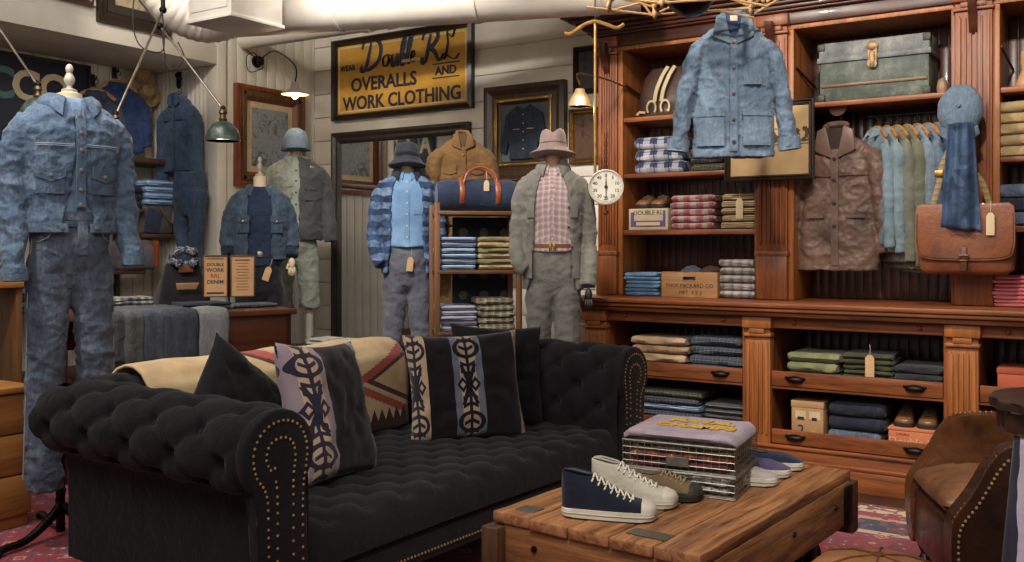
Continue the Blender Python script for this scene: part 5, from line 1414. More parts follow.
# ---- mannequin 3: pale overalls + charcoal jacket, blue cap
PGR = cloth('pale_overall', '93998c', '787e74', 5); CHJ = cloth('charcoal_jacket', '4e4d4e', '3a393b', 5)
p = P(296, HY, 7.45); p.z = .62; zb = p.z
m3 = thing('mannequin', p, face(p, 0), 'mannequin in pale grey green overalls with a charcoal jacket on one shoulder', 'mannequin')
zw = 1.56-zb
tr, trr = trousers(m3, PGR, zw+.05, .30, 'overalls', .115, 1.12, 0, .178, seed=5, amp=.010, taper=1.05)
rt = torso_rings(zw+.04, 1.06, 1.06, -.08, .18, .01); b = BM(); loft(b, rt)
pts = [(-.165, .01, zw+.44), (-.228, .0, zw+.33), (-.25, -.0, zw+.1), (-.25, -.05, zw-.06), (-.24, -.08, zw-.14)]
sleeve(b, pts, [.066, .068, .060, .055, .052], 16)
bib = fuse('overall_top', b, PGR, m3, .009, .008, (7, 7, 9), 8, 2)
patch(bib, 'chest_pocket', PGR, rt, -.14, -.04, zw+.22, zw+.34, .012, .008); patch(bib, 'pocket_flap', PGR, rt, -.145, -.035, zw+.31, zw+.35, .02, .008, tip=.015)
patch(bib, 'placket', PGR, rt, -.02, .02, zw+.0, zw+.48, .010, .008)
for z in (.08, .17, .26, .35, .43): button(bib, on_ring(rt, 0, zw+z, .014), HORN, .008)
collar(bib, PGR, zw+.54, .075, .07, .01, .35, .045, .05, spread=.026)
jr = torso_rings(zw+.04, 1.1, 1.22, -.15, .205, .01); b = BM()
sheet(b, jr, .08, PI+.3, .022, 26)
pts = [(.175, .01, zw+.44), (.24, .01, zw+.33), (.27, .01, zw+.1), (.29, -.01, zw-.02), (.30, -.02, zw-.12)]
sleeve(b, pts, [.068, .072, .066, .062, .06], 16)
jk = fuse('charcoal_jacket', b, CHJ, m3, .009, .009, (7, 7, 9), 18, 2)
patch(jk, 'chest_pocket', CHJ, jr, .07, .17, zw+.2, zw+.33, .010, .008); patch(jk, 'pocket_flap', CHJ, jr, .065, .175, zw+.29, zw+.345, .018, .008, tip=.018)
button(jk, on_ring(jr, .12, zw+.29, .022), HORN, .009)
neck(m3, zw+.54, .05, .05, finial=False)
b = BM(); lathe(b, [(.128, -.05), (.13, -.045), (.118, .0), (.108, .05), (.08, .10), (.04, .125), (0, .13)], 28, T(0, 0, zw+.645))
for v in b.verts: v.co += v.normal*.0+Vector((0, 0, .006*noise.noise(v.co*14)))
prism(b, [(-.09, -.09), (-.075, -.16), (0, -.185), (.075, -.16), (.09, -.09)], zw+.60, zw+.612, 'z', bev=.004)
cp_ = obj('work_cap', b, denim('cap_denim', '48607c', '6a8098', '2f4056', 9), m3, smooth=60)
form_legs(m3, .30, 0, .115, plain('pale_foot', 'a8a296', .6))
# ---- mannequin 2: denim vest over dark shirt, black trousers
VDE = denim('dark_denim', '33475e', '5c7488', '1c2838', 7); DKS = cloth('indigo_shirt', '243148', '182234', 6); BLK = cloth('black_trouser', '25262c', '17181c', 6)
p = P(260, HY, 6.75); p.z = .55; zb = p.z
m2 = thing('mannequin', p, face(p, 0), 'smaller headless mannequin in a dark denim jacket and black trousers behind the wooden table', 'mannequin')
zw = 1.33-zb
tr, trr = trousers(m2, BLK, zw, .1, 'trousers', .10, 1.0, 0, .165, seed=9, amp=.006)
rt = torso_rings(zw, .94, .95, -.06, .16); b = BM(); loft(b, rt)
for s in (-1, 1):
    pts = [(s*.15, .01, zw+.40), (s*.205, .0, zw+.29), (s*.235, -.0, zw+.12), (s*.235, -.05, zw-.0)]
    sleeve(b, pts, [.06, .06, .054, .05], 16)
sh = fuse('indigo_shirt', b, DKS, m2, .009, .007, (8, 8, 10), 3, 2)
jr = torso_rings(zw, 1.04, 1.12, -.02, .185, .01); g0 = [.5, .45, .4, .38, .36, .34, .34, .4, .5, .6]
b = BM(); sheet(b, jr, g0, [2*PI-a for a in g0], .02, 30)
for s in (-1, 1):
    pts = [(s*.155, .01, zw+.405), (s*.21, .0, zw+.29), (s*.238, -.0, zw+.13), (s*.24, -.02, zw+.06)]
    sleeve(b, pts, [.066, .067, .062, .06], 16)
jk = fuse('denim_jacket', b, VDE, m2, .009, .007, (8, 8, 10), 13, 2)
for s in (-1, 1):
    patch(jk, 'chest_pocket', VDE, jr, s*.125-.045, s*.125+.045, zw+.17, zw+.28, .010, .008); patch(jk, 'pocket_flap', VDE, jr, s*.125-.047, s*.125+.047, zw+.25, zw+.29, .018, .008, tip=.015)
    button(jk, on_ring(jr, s*.125, zw+.25, .022), LININGB, .008)
    hand(m2, s, (s*.237, -.065, zw-.045), SKINW)
collar(jk, VDE, zw+.49, .078, .074, .01, .5, .045, .05, spread=.03)
b = BM(); loft(b, [R6(zw-.005, .160, .112), R6(zw, .166, .118), R6(zw+.035, .166, .118), R6(zw+.04, .158, .11)], 36); bl_ = obj('belt', b, leather('black_leather', '2a2422', '171312'), m2)
b = BM(); box(b, -.02, .02, -.128, -.118, zw-.002, zw+.038, .004); obj('buckle', b, LININGB, bl_)
neck(m2, zw+.49, .05, .08); form_legs(m2, .1, 0, .10)
swing_tag(m2, 'swing_tag', (.07, -.13, zw-.07), .05, .1, 'buff paper swing tag', (0, .35, 0))
# display platform under the wall mannequins
def obox(p0, p1, back, z0, z1):
    """box standing on a line p0->p1, going back metres behind it"""
    b = BM(); d_ = (p1-p0); L_ = d_.length; a = math.atan2(d_.y, d_.x)
    box(b, 0, L_, 0, back, z0, z1, .01); return b, a
DW = wood('platform_wood', '5a3a26', '33200f', 0, .8, .5)
for mm_, k_ in ((m1, (.98, 1)), (m2, (.92, .95)), (m3, (.9, .95)), (m4, (.88, .92)), (m5, (.9, .95))): mm_.scale = (k_[0], k_[1], 1)
# one plinth per mannequin
for mm, (w_, d_), hh, lb in ((m4, (.56, .50), .28, 'low dark wooden plinth under the grey suited mannequin'), (m5, (.62, .54), .34, 'low dark wooden plinth under the mannequin with the bucket hat'),
                             (m3, (.62, .54), .61, 'tall dark wooden plinth under the mannequin in overalls'), (m2, (.5, .44), .54, 'dark wooden plinth under the smaller mannequin behind the table')):
    b = BM(); box(b, -w_/2, w_/2, -d_/2-.03, d_/2-.03, 0, hh-.03, .006); box(b, -w_/2-.02, w_/2+.02, -d_/2-.05, d_/2-.01, hh-.03, hh+.009, .008); box(b, -w_/2-.012, w_/2+.012, -d_/2-.042, d_/2-.018, 0, .06, .006)
    o = obj('display_plinth', b, DW, None, (mm.location.x, mm.location.y, 0), mm.rotation_euler.z); tag(o, lb, 'plinth')
    o.location.z = .0
    mm.location.z = hh+.0095
# ================================================================ hanging garments
def hanger(parent, z, w=.40, mat=None, hook=True, hk=.09):
    b = BM(); tube(b, curve([(-w/2, 0, z-.075), (-w/4, 0, z-.02), (0, 0, z), (w/4, 0, z-.02), (w/2, 0, z-.075)], 5), .011, 8, flat=1.4)
    o = obj('hanger', b, mat or wood('hanger_wood', 'b98a58', '8a6038', 0, 2, .4), parent)
    if hook:
        b = BM(); tube(b, curve([(0, 0, z), (0, 0, z+hk*.45), (.018, 0, z+hk*.62), (.016, 0, z+hk*.92), (-.004, 0, z+hk), (-.018, 0, z+hk*.86)], 5), .0028, 6); obj('hook', b, IRON, o)
    return o
def flat_collar(parent, mat, y, k=1.0, lining=None):
    for s in (-1, 1):
        b = BM(); prism(b, [(s*.040*k, .030*k), (s*.078*k, .012*k), (s*.092*k, -.075*k), (s*.076*k, -.088*k), (s*.010, -.118*k)], y-.014, y, 'y', bev=.005, M=T(0, 0, 0)); o = obj('collar', b, mat, parent)
    b = BM(); tube(b, curve([(-.046*k, y+.01, .022*k), (-.04*k, y+.05, .040*k), (0, y+.07, .046*k), (.04*k, y+.05, .040*k), (.046*k, y+.01, .022*k)], 4), .014*k, 8, flat=1); obj('collar_band', b, mat, parent)
    if lining:
        b = BM(); prism(b, [(-.044*k, .022*k), (.044*k, .022*k), (0, -.112*k)], y-.004, y+.03, 'y'); obj('neck_lining', b, lining, parent, smooth=0)
def flat_jacket(name, parent, mat, w=.27, h=.66, ry=.055, arms=((-.40, 0), (.40, 0)), arm_l=.60, amp=.008, seed=0, sag=.09, hemcurve=.0, open_=0, rad=(.078, .066, .056), voxel=.008, taper=1):
    """origin at the neck; body hangs down -h"""
    rings = [R6(-h, w*1.02*taper, ry*.9), R6(-h*.7, w*.99*taper, ry), R6(-h*.45, w*.97, ry), R6(-h*.28, w, ry), R6(-.13, w*.98, ry*.95), R6(-.075, w*.82, ry*.85), R6(-.035, w*.55, ry*.8), R6(-.005, w*.30, ry*.9), R6(.01, w*.26, ry*.85)]
    b = BM(); loft(b, rings, 36)
    for s, (ax, ay) in zip((-1, 1), arms):
        pts = [(s*w*.66, 0, -.115), (s*w*.99, -.005, -.185), (s*(w+abs(ax)*.20), -.01+ay*.4, -.19-arm_l*.42), (s*(w+abs(ax)*.38), -.01+ay, -.17-arm_l)]
        sleeve(b, pts, [rad[0]*.72, rad[0], rad[1], rad[2]], 16, .8)
    return fuse(name, b, mat, parent, voxel, amp, (8, 8, 9), seed, 2), rings
# ---- chore jacket hanging in front of the bookcase
CJ = denim('chore_denim', '56708c', '8299b2', '33485f', 5)
d0 = 5.25; p = P(733, 22, d0)
cj = thing('chore_jacket', p, face(p, 3), 'faded blue denim chore jacket hanging open collared in front of the bookcase', 'jacket')
jk, jr = flat_jacket('jacket_body', cj, CJ, .205, .75, .075, ((-.26, 0), (.26, 0)), .53, .010, 51, rad=(.070, .062, .056), taper=1.06, voxel=.007)
flat_collar(jk, CJ, -.074, 1.2, plain('navy_lining', '24345e', .8))
patch(jk, 'placket', CJ, jr, -.02, .02, -.72, -.08, .012, .008)
for z in (-.13, -.27, -.41, -.55, -.67): button(jk, on_ring(jr, .0, z, .016), HORN, .0105)
for s in (-1, 1):
    patch(jk, 'hip_pocket', CJ, jr, s*.125-.075, s*.125+.075, -.69, -.50, .012, .008); patch(jk, 'pocket_edge', CJ, jr, s*.125-.077, s*.125+.077, -.53, -.495, .018, .008)
patch(jk, 'chest_pocket', CJ, jr, .055, .15, -.36, -.22, .012, .008)
b = BM(); box(b, -.020, .020, -.081, -.077, -.012, .018, .001); o = obj('neck_label', b, CARD, jk, smooth=0)
hg = hanger(cj, .0, .2, hook=False)
for s in (-1, 1):
    b = BM(); x_ = s*(.205+.26*.38); tube(b, [(x_-s*.008, -.01, -.17-.475), (x_, -.01, -.17-.542)], [.062, .061], 18, flat=.85); obj('cuff', b, CJ, jk)
# ---- brown leather jacket in middle bay
LJ = leather('leather_jacket', '86695a', '503e34', .5, 4)
p = PY(838, 134, YU+.14)
lj = thing('leather_jacket', p, 0, 'worn brown leather jacket hanging on a wooden hanger in the middle bay', 'jacket')
jk, jr = flat_jacket('jacket_body', lj, LJ, .225, .84, .075, ((-.20, 0), (.12, .04)), .56, .009, 61, rad=(.078, .070, .062), taper=1.08, voxel=.007)
flat_collar(jk, LJ, -.072, 1.35, plain('dark_lining', '3a2c26', .8))
patch(jk, 'placket', LJ, jr, -.022, .022, -.81, -.10, .012, .008)
seam(jk, LJ, [on_ring(jr, x, -.26, .008) for x in (-.19, -.12, -.05, 0, .05, .12, .19)], .004)
for z in (-.16, -.29, -.43, -.57): button(jk, on_ring(jr, .0, z, .016), HORN, .012)
for s in (-1, 1): patch(jk, 'welt_pocket', LJ, jr, s*.12-.055, s*.12+.055, -.52, -.50, .016, .008)
hanger(lj, -.0, .26, hk=.12)
b = BM(); tube(b, [(0, 0, .13), (0, .0, .2)], .004, 6); lathe(b, [(0, 0), (.05, 0), (.05, .015), (0, .015)], 20, T(0, .0, .16) @ Matrix.Rotation(PI/2, 4, 'X')); 
hk_ = tag(obj('coat_peg', b, wood('pale_peg', 'c09a74', '9a7450', 0), None, (p.x, p.y, p.z)), 'pale wooden hanging peg above the brown leather jacket', 'peg')
# ---- rail with hangers in the middle bay
zr = PY(905, 122, YU+.16).z+.05
xr0, xr1 = XY(868, YU+.2), XY(962, YU+.2)-.01
rail = thing('clothes_rail', (xr0, YU+.19, zr), 0, 'dark iron clothes rail with shirts under the trunk shelf', 'rail')
b = BM(); tube(b, [(0, 0, 0), (xr1-xr0, 0, 0)], .008, 10); obj('rail_bar', b, IRON, rail)
for xx in (.02, xr1-xr0-.02):
    b = BM(); tube(b, [(xx, 0, 0), (xx, 0, 2.25-zr)], .006, 8); obj('rail_bracket', b, IRON, rail)
cols = [('pale blue', cloth('pale_blue_shirt', '7f929c', '647680', 6), 'shirt'), ('pale blue', cloth('pale_blue_shirt'  , '8fb0bc', '6f919e', 6), 'shirt'), ('sage grey', cloth('sage_jacket', '7a7c70', '5c5e54', 6), 'jacket'),
        ('olive grey', cloth('olive_jacket', '747664', '585a4a', 6), 'jacket'), ('light denim', denim('rail_denim_light', '6c8498', '90a4b4', '4c6274', 6), 'jacket'), ('washed blue denim', denim('rail_denim', '5c7894', '8098b0', '3c5068', 6), 'jacket'),
        ('blue denim', denim('rail_denim_blue', '46648a', '6a86a6', '2c4260', 6), 'jacket'), ('dark blue denim', denim('rail_denim_dark', '3a5274', '587090', '22324c', 6), 'jacket')]
lens = [.70, .74, .80, .84, .86, .80, .76, .70]
N_ = len(cols); yawr = math.radians(-52)
for k, (cn_, mt, kd) in enumerate(cols):
    xx = xr0+.045+(xr1-xr0-.11)*k/(N_-1)
    g = thing('hanging_'+kd, (xx, YU+.19, zr-.085), yawr, f"{cn_} {kd} on the rail, {['first', 'second', 'third', 'fourth', 'fifth', 'sixth', 'seventh', 'eighth'][k]} hanger from the leather jacket", kd, 'clothes on the rail')
    jk, jr = flat_jacket(kd+'_body', g, mt, .185, lens[k], .024, ((-.05, 0), (.05, 0)), lens[k]*.78, .006, 70+k, rad=(.040, .036, .032), voxel=.009)
    collar(jk, mt, -.015, .06, .026, 0, .5, .035, .03, spread=.015)
    hanger(g, .012, .30, hk=.08)
# ---- tan work jacket and trousers on the wall by the mirror
TJ = cloth('tan_duck', '866640', '684c2e', 5)
p = P(462, 137, 7.0)
tj = thing('work_jacket', p, face(p, 6), 'tan canvas work jacket hanging above the rack with the duffel bag', 'jacket')
jk, jr = flat_jacket('jacket_body', tj, TJ, .20, .66, .07, ((-.14, 0), (.14, 0)), .5, .008, 91, rad=(.078, .068, .058))
flat_collar(jk, TJ, -.066, .9, plain('tan_lining', '5a4228', .8))
patch(jk, 'placket', TJ, jr, -.02, .02, -.64, -.08, .012, .008)
for s in (-1, 1): patch(jk, 'pocket_flap', TJ, jr, s*.10-.05, s*.10+.05, -.27, -.215, .014, .008, tip=.015)
for z in (-.14, -.27, -.40): button(jk, on_ring(jr, 0, z, .016), BRASS, .009)
hanger(tj, -.02, .24)
p2 = p.copy(); p2.z = p.z-.67
tt = thing('work_trousers', p2, face(p, 6), 'tan canvas work trousers hanging below the work jacket behind the rack', 'trousers')
trousers(tt, TJ, 0, -.98, 'trouser_body', .085, .85, 0, .15, seed=33, amp=.008, waistw=.14)
b = BM(); tube(b, [(0, 0, .04), (0, .05, .45)], .003, 6); obj('hook', b, IRON, tt)
# ---- denim jacket on hook at the recess end
p = PY(180, 97, YN-.12)
dj = thing('denim_jacket', p, 0, 'dark blue denim jacket hanging from an iron hook at the recess end wall', 'jacket')
DJ = denim('hook_denim', '30486a', '4e6a8c', '1d2c44', 6)
jk, jr = flat_jacket('jacket_body', dj, DJ, .185, .62, .065, ((-.08, 0), (.12, 0)), .56, .008, 101, rad=(.07, .062, .056))
flat_collar(jk, DJ, -.062, .8, plain('navy_lining', '24345e', .8))
patch(jk, 'placket', DJ, jr, -.018, .018, -.6, -.08, .012, .008)
patch(jk, 'yoke', DJ, jr, -.17, .17, -.20, -.19, .010, .008)
for z in (-.14, -.27, -.40, -.52): button(jk, on_ring(jr, 0, z, .016), LININGB, .008)
hanger(dj, -.01, .22)
p2 = PY(190, 172, YN-.14)
dt = thing('hanging_jeans', p2, 0, 'dark blue jeans hanging under the denim jacket at the recess end wall', 'jeans')
trousers(dt, DJ, 0, -.78, 'jeans_body', .07, .75, 0, .13, seed=38, amp=.006, waistw=.12)
b = BM(); q0 = PY(162, 78, YN)
t = thing('coat_hook', (p.x, YN-.002, p.z+.10), 0, 'black iron scroll coat hook on the recess end wall', 'hook')
b = BM(); tube(b, curve([(-.15, -.02, .06), (-.17, -.03, .12), (-.12, -.05, .08), (-.02, -.10, .06), (.02, -.12, .05)], 5), .009, 8); tube(b, curve([(0, -.12, .06), (.01, -.12, .0), (-.01, -.12, -.025), (-.03, -.12, -.01)], 5), .007, 8); box(b, -.19, -.13, -.012, .0, .02, .14, .004); obj('hook_arm', b, IRON, t)
# ---- navy garments hung in the recess + straw hats
for k, (px, py, w_, h_, m, lb) in enumerate(((118, 84, .20, .56, denim('navy_drape', '223a72', '2e4a84', '162850', 6), 'bright navy blue jacket hanging on the recess back wall'),
                                         (96, 92, .17, .50, denim('slate_drape', '34425c', '465470', '20293c', 6), 'slate blue jacket hanging on the recess back wall'))):
    p = PX(px, py, XN+.12)
    g = thing('hanging_jacket', p, PI/2-.35, lb, 'jacket')
    jk, jr = flat_jacket('jacket_body', g, m, w_, h_, .05, ((-.08, 0), (.08, 0)), .34, .008, 111+k, rad=(.065, .058, .05)); collar(jk, m, -.012, .06, .045, 0, .3, .05, .05, spread=.022); hanger(g, .02, .3)
    button(jk, on_ring(jr, 0, -.2, .01), LININGB, .009)
    b = BM(); tube(b, [(0, .14, .11), (0, .0, .10), (0, -.015, .125)], .006, 6); box(b, -.02, .02, .11, .12, .06, .16, .003); obj('wall_hook', b, IRON, g)
for (px, py, c1, lb) in ((141, 76, 'a08a68', 'tan straw hat hung at the back of the recess, higher one'), (146, 93, 'b49c74', 'pale straw hat hung at the back of the recess, lower one')):
    p = PX(px, py, XN+.10); b = BM(); lathe(b, [(.125, -.012), (.127, -.008), (.09, .0), (.072, .01), (.068, .06), (.05, .085), (0, .088)], 24)
    o = obj('straw_hat', b, cloth('straw'+c1, c1, '7c6444', 20), None, p, rot=(math.radians(80), 0, math.radians(70))); tag(o, lb, 'hat', None)
# ================================================================ framed print on the bookcase
p = PY(768, 141, YU-.06); w_ = PY(812, 141, YU-.06).x-PY(723, 141, YU-.06).x; h_ = .49
t = NT('sepia_photo', .6, 0, .3); v = t.map(); s = t.sep(v)
k = t.ramp(t.noise(v, 5, 5), [(.3, S('a88a62')), (.7, S('c4a478'))])
b1 = t.m_('MULTIPLY', t.m_('LESS_THAN', t.m_('ABSOLUTE', t.m_('SUBTRACT', s[2], t.m_('ADD', .0, t.m_('MULTIPLY', t.noise(t.map((1, 1, .2)), 14, 4), .06)))), .045), t.m_('GREATER_THAN', s[0], -.06))
k = t.mix(t.m_('MULTIPLY', b1, t.m_('GREATER_THAN', t.noise(v, 26, 3), .45)), k, S('4e3a28')); k = t.mix(t.m_('LESS_THAN', t.m_('ABSOLUTE', t.m_('ADD', s[2], .025)), .004), k, S('6a5038')); SEP = t.col(k)
frame('picture_frame', (p.x, YU-.035, p.z), w_, h_, 0, .035, .03, DARKW, SEP, 'dark framed sepia photograph hung behind the blue chore jacket', 'picture')
# ================================================================ brown bag with cream straps on the top shelf
x, w = onshelf(636, 690, YU+.10, 0)
t = thing('leather_bag', (x, YU+.09, 2.288), 0, 'dark brown leather bag with cream straps on the top left shelf', 'bag')
b = BM(); loft(b, [R6(0, w*.48, .09, 0, .1, .5), R6(.02, w*.5, .10, 0, .1, .5), R6(.16, w*.49, .085, 0, .1, .55), R6(.28, w*.42, .05, 0, .1, .6), R6(.34, w*.30, .025, 0, .1, .6)], 32)
obj('bag_body', b, leather('bag_brown', '4a342a', '2c1e18', .4), t, smooth=60)
CST = plain('cream_strap', 'cbb894', .6)
for dx in (-.02, .03):
    b = BM(); tube(b, curve([(dx-.03, -.012, .10), (dx-.01, -.02, .18), (dx+.02, .0, .27), (dx+.045, .04, .34)], 6), .014, 8, flat=.4); obj('strap', b, CST, t)
for dx in (-.07, .03):
    b = BM(); q = [(dx+.032*math.cos(a*PI/8), -.02, .06+.045*math.sin(a*PI/8)) for a in range(-2, 11)]; tube(b, q, .007, 8, flat=.6); obj('handle', b, CST, t)
b = BM(); tube(b, [(-w*.45, -.008, .02+.0), (-w*.40, -.018, .035), (-w*.3, -.012, .03)], .010, 8); obj('pale_cord', b, CST, t)
# ================================================================ cap, scarf and satchel on the pilaster
p = PY(955, 143, YU-.11)
# strap peg
t = thing('leather_satchel', p, 0, 'tan leather messenger satchel with a long strap hanging on the right pilaster', 'bag')
SAT = leather('satchel_tan', '8e5434', '5c301c', .38, 4)
d_ = dY(955, YU-.11); k = d_/F
def q(px, py): return ((px-955)*k*1.02, 0, (143-py)*k)
yo = -.06; zt = q(0, 206)[2]; zb = q(0, 274)[2]; xc = q(966, 0)[0]; hw_ = .245
b = BM(); loft(b, [R6(zb-.0, hw_*.80, .035, xc, yo, .5), R6(zb+.03, hw_*.96, .055, xc, yo, .5), R6(zb+.15, hw_, .06, xc, yo, .5), R6(zt-.04, hw_*.97, .05, xc, yo, .5), R6(zt, hw_*.9, .03, xc, yo, .5)], 40)
obj('satchel_body', b, SAT, t, smooth=60)
n = 24; out = []
fl = [(-hw_*.98, zt-.01), (-hw_*1.0, zt-.10), (-hw_*.98, zt-.24), (-hw_*.8, zt-.29), (0, zt-.30), (hw_*.8, zt-.29), (hw_*.98, zt-.24), (hw_*1.0, zt-.10), (hw_*.98, zt-.01)]
cf_ = curve([(a, c, 0) for a, c in fl], 5)
b = BM(); prism(b, [(v_.x+xc, v_.y) for v_ in cf_]+[(hw_*.9+xc, zt+.004), (-hw_*.9+xc, zt+.004)], yo-.072, yo-.062, 'y', bev=.003)
box(b, xc-hw_*.9, xc+hw_*.9, yo-.07, yo+.04, zt-.004, zt+.008, .004); fo = obj('satchel_flap', b, SAT, t, smooth=50)
b = BM(); tube(b, [Vector((v_.x*.965+xc, yo-.074, v_.y+.01)) for v_ in cf_[3:-3]], .002, 5); obj('stitching', b, plain('dark_thread', '4a2c1c', .8), fo)
b = BM(); box(b, xc-.016, xc+.016, yo-.082, yo-.072, zt-.36, zt-.23, .004); box(b, xc-.026, xc+.026, yo-.086, yo-.078, zt-.29, zt-.265, .004); obj('buckle_strap', b, leather('strap_dark', '6a3a24', '45251a'), t)
b = BM(); tube(b, [(xc-.02, yo-.088, zt-.30), (xc+.02, yo-.088, zt-.30), (xc+.02, yo-.088, zt-.275), (xc-.02, yo-.088, zt-.275), (xc-.02, yo-.088, zt-.30)], .003, 6); obj('buckle', b, BRASS, t)
WEB = stripes('webbing', ['8a7656', '7a684c', '94805e'], 30, 2)
for s in (-1, 1):
    b = BM(); tube(b, curve([(0+s*.012, -.01, -.0), (s*.06, -.03, -.12), (xc*.5+s*.105, -.045, zt*.62), (xc*.6+s*(.135), -.06, zt+.03), (xc*.6+s*.15, yo, zt-.02)], 5), .015, 8, flat=.35); o = obj('shoulder_strap', b, WEB, t)
    b = BM(); c_ = Vector((s*.075, -.045, -.17)); box(b, c_.x-.022, c_.x+.022, c_.y-.01, c_.y+.004, c_.z-.018, c_.z+.018, .003); obj('strap_slider', b, BRASS, o)
b = BM(); tube(b, [(0, .13, .01), (0, -.03, .005)], .009, 8); ball(b, (0, -.035, .006), .014, 8); obj('bag_peg', b, IRON, t)
swing_tag(t, 'swing_tag', (xc+.13, yo-.085, zt-.045), .04, .12, 'cream swing tag', mat=CARD)
# denim patchwork scarf
pc = PY(962, 110, YU-.11)
t = NT('patch_denim', .9, 0, .2); v = t.map(); s = t.sep(v)
ck = t.n.new('ShaderNodeTexVoronoi'); ck.distance = 'CHEBYCHEV'; ck.inputs['Scale'].default_value = 16; t.l.new(v, ck.inputs['Vector'])
k_ = t.mix(.4, t.ramp(t.noise(v, 7, 6, .7), [(.35, S('26344a')), (.65, S('4a607c'))]), t.ramp(t.sep(ck.outputs['Color'])[0], [(0, S('1c2536')), (.5, S('34486a')), (.85, S('50667e'))], 'CONSTANT'))
t.bump(t.noise(v, 240, 2), .3, .002); t.bump(t.noise(v, 12, 4), .5, .015); PDN = t.col(k_)
b = BM(); rows = []; n, m = 20, 26
zt_, zb_ = 0.0, -.57
for sd in (0, 1):
    rr = []
    for i in range(n+1):
        u = -1+2*i/n; r = []
        for j in range(m+1):
            v_ = j/m; hw2 = .062+.038*v_; z = zt_+(zb_-zt_)*v_-(.015*u if v_ > .9 else 0)
            y = -.175-.02*math.cos(u*3.2)+.012*math.sin(u*8+v_*2)+(.014 if sd else 0)
            r.append(b.verts.new((u*hw2, y, z)))
        rr.append(r)
    rows.append(rr)
for i in range(n):
    for j in range(m):
        b.faces.new((rows[0][i][j], rows[0][i+1][j], rows[0][i+1][j+1], rows[0][i][j+1])); b.faces.new((rows[1][i][j], rows[1][i][j+1], rows[1][i+1][j+1], rows[1][i+1][j]))
for i in range(n):
    for j in (0, m): b.faces.new((rows[0][i][j], rows[0][i+1][j], rows[1][i+1][j], rows[1][i][j]))
for j in range(m):
    for i in (0, n): b.faces.new((rows[0][i][j], rows[0][i][j+1], rows[1][i][j+1], rows[1][i][j]))
ps = PY(961, 131, YU-.24)
o = obj('patchwork_scarf', b, PDN, None, (ps.x, ps.y+.14, ps.z+.04), smooth=180); tag(o, 'dark blue patchwork denim scarf hanging in front of the tan satchel', 'scarf')
# newsboy cap
t = thing('newsboy_cap', (pc.x, YU-.17, pc.z), 0, 'faded denim newsboy cap hung above the satchel', 'cap')
CAPD = denim('cap_faded', '58708a', '8299ae', '3c5068', 9)
b = BM(); ball(b, (0, 0, -.01), .115, 28, 1.02, .62, 1.25)
for v_ in b.verts:
    a = math.atan2(v_.co.z, v_.co.x); v_.co *= 1-.03*abs(math.cos(a*4))**10
    v_.co += v_.co.normalized()*.006*noise.noise(v_.co*16)
obj('cap_crown', b, CAPD, t, smooth=180)
b = BM(); lathe(b, [(0, 0), (.012, .001), (.010, .008), (0, .010)], 12, T(0, -.072, .01) @ Matrix.Rotation(PI/2, 4, 'X')); obj('top_button', b, CAPD, t)
b = BM(); cq = [(-.095, -.045), (-.105, -.085), (-.06, -.125), (0, -.138), (.06, -.125), (.10, -.09), (.09, -.045), (0, -.075)]
prism(b, [(x, z) for x, z in cq], -.03, -.012, 'y', bev=.005, M=T(0, -.02, -.05) @ Matrix.Rotation(math.radians(14), 4, 'X')); obj('cap_brim', b, CAPD, t)
b = BM(); tube(b, [(0, .115, .05), (0, .0, .04)], .008, 8); obj('cap_hook', b, IRON, t)
# ================================================================ hanging dial scale on a brass rod
ds = 5.75
p = P(606, 187, ds); R_ = 17.8*ds/F
t = thing('hanging_scale', p, face(p), 'round white dial scale hanging on chains from a brass rod beside the bookcase', 'scale')
Rm = Matrix.Rotation(PI/2, 4, 'X')
b = BM(); lathe(b, [(0, -.07), (R_*.9, -.07), (R_, -.05), (R_, .0), (R_*.985, .012), (R_*.93, .014), (R_*.91, .004), (0, .004)], 48, Rm); obj('dial_case', b, plain('cream_enamel', 'cdc6b4', .35), t)
b = BM(); lathe(b, [(0, .005), (R_*.86, .005), (R_*.86, .0065), (0, .0065)], 48, Rm); obj('dial_face', b, plain('dial_white', 'ddd8c8', .4), t, smooth=0)
b = BM()
for i in range(60):
    a = 2*PI*i/60; l0 = .80 if i % 5 else .76
    M_ = Matrix.Rotation(-a, 4, 'Y'); box(b, -.0012, .0012, -.0085, -.006, R_*l0, R_*.84, 0, M_)
obj('dial_ticks', b, INK, t, smooth=0)
for i, ch in enumerate(['0', '5', '10', '15', '20', '25', '30', '35', '40', '45']):
    a = 2*PI*i/10; text('dial_number', ch, .028, INK, T(math.sin(a)*R_*.64, -.007, math.cos(a)*R_*.64) @ FRONT, t, .0006, off=.0006)
b = BM(); prism(b, [(-.004, -.03), (.004, -.03), (.0015, R_*.75), (-.0015, R_*.75)], -.012, -.010, 'y', M=Matrix.Rotation(PI, 4, 'Y')); prism(b, [(-.0035, 0), (.0035, 0), (.002, R_*.5), (-.002, R_*.5)], -.012, -.010, 'y'); lathe(b, [(0, 0), (.011, 0), (.011, .004), (0, .005)], 14, T(0, -.009, 0) @ Rm); obj('dial_pointer', b, INK, t, smooth=0)
b = BM()
for i in range(9):
    z = R_+.012+i*.024; M_ = T(0, -.005 if 0 else .03, z) @ Matrix.Rotation(PI/2*(i % 2), 4, 'Z')
    q_ = [(.008*math.cos(a*PI/5), 0, .015*math.sin(a*PI/5)) for a in range(11)]; vs = tube(b, q_, .0025, 5, False); xf(b, vs, M_)
obj('chain', b, IRON, t)
b = BM(); tube(b, curve([(0, 0, -R_), (0, 0, -R_-.03), (.012, 0, -R_-.045), (.0, 0, -R_-.06), (-.014, 0, -R_-.048)], 4), .004, 6); obj('scale_hook', b, IRON, t)
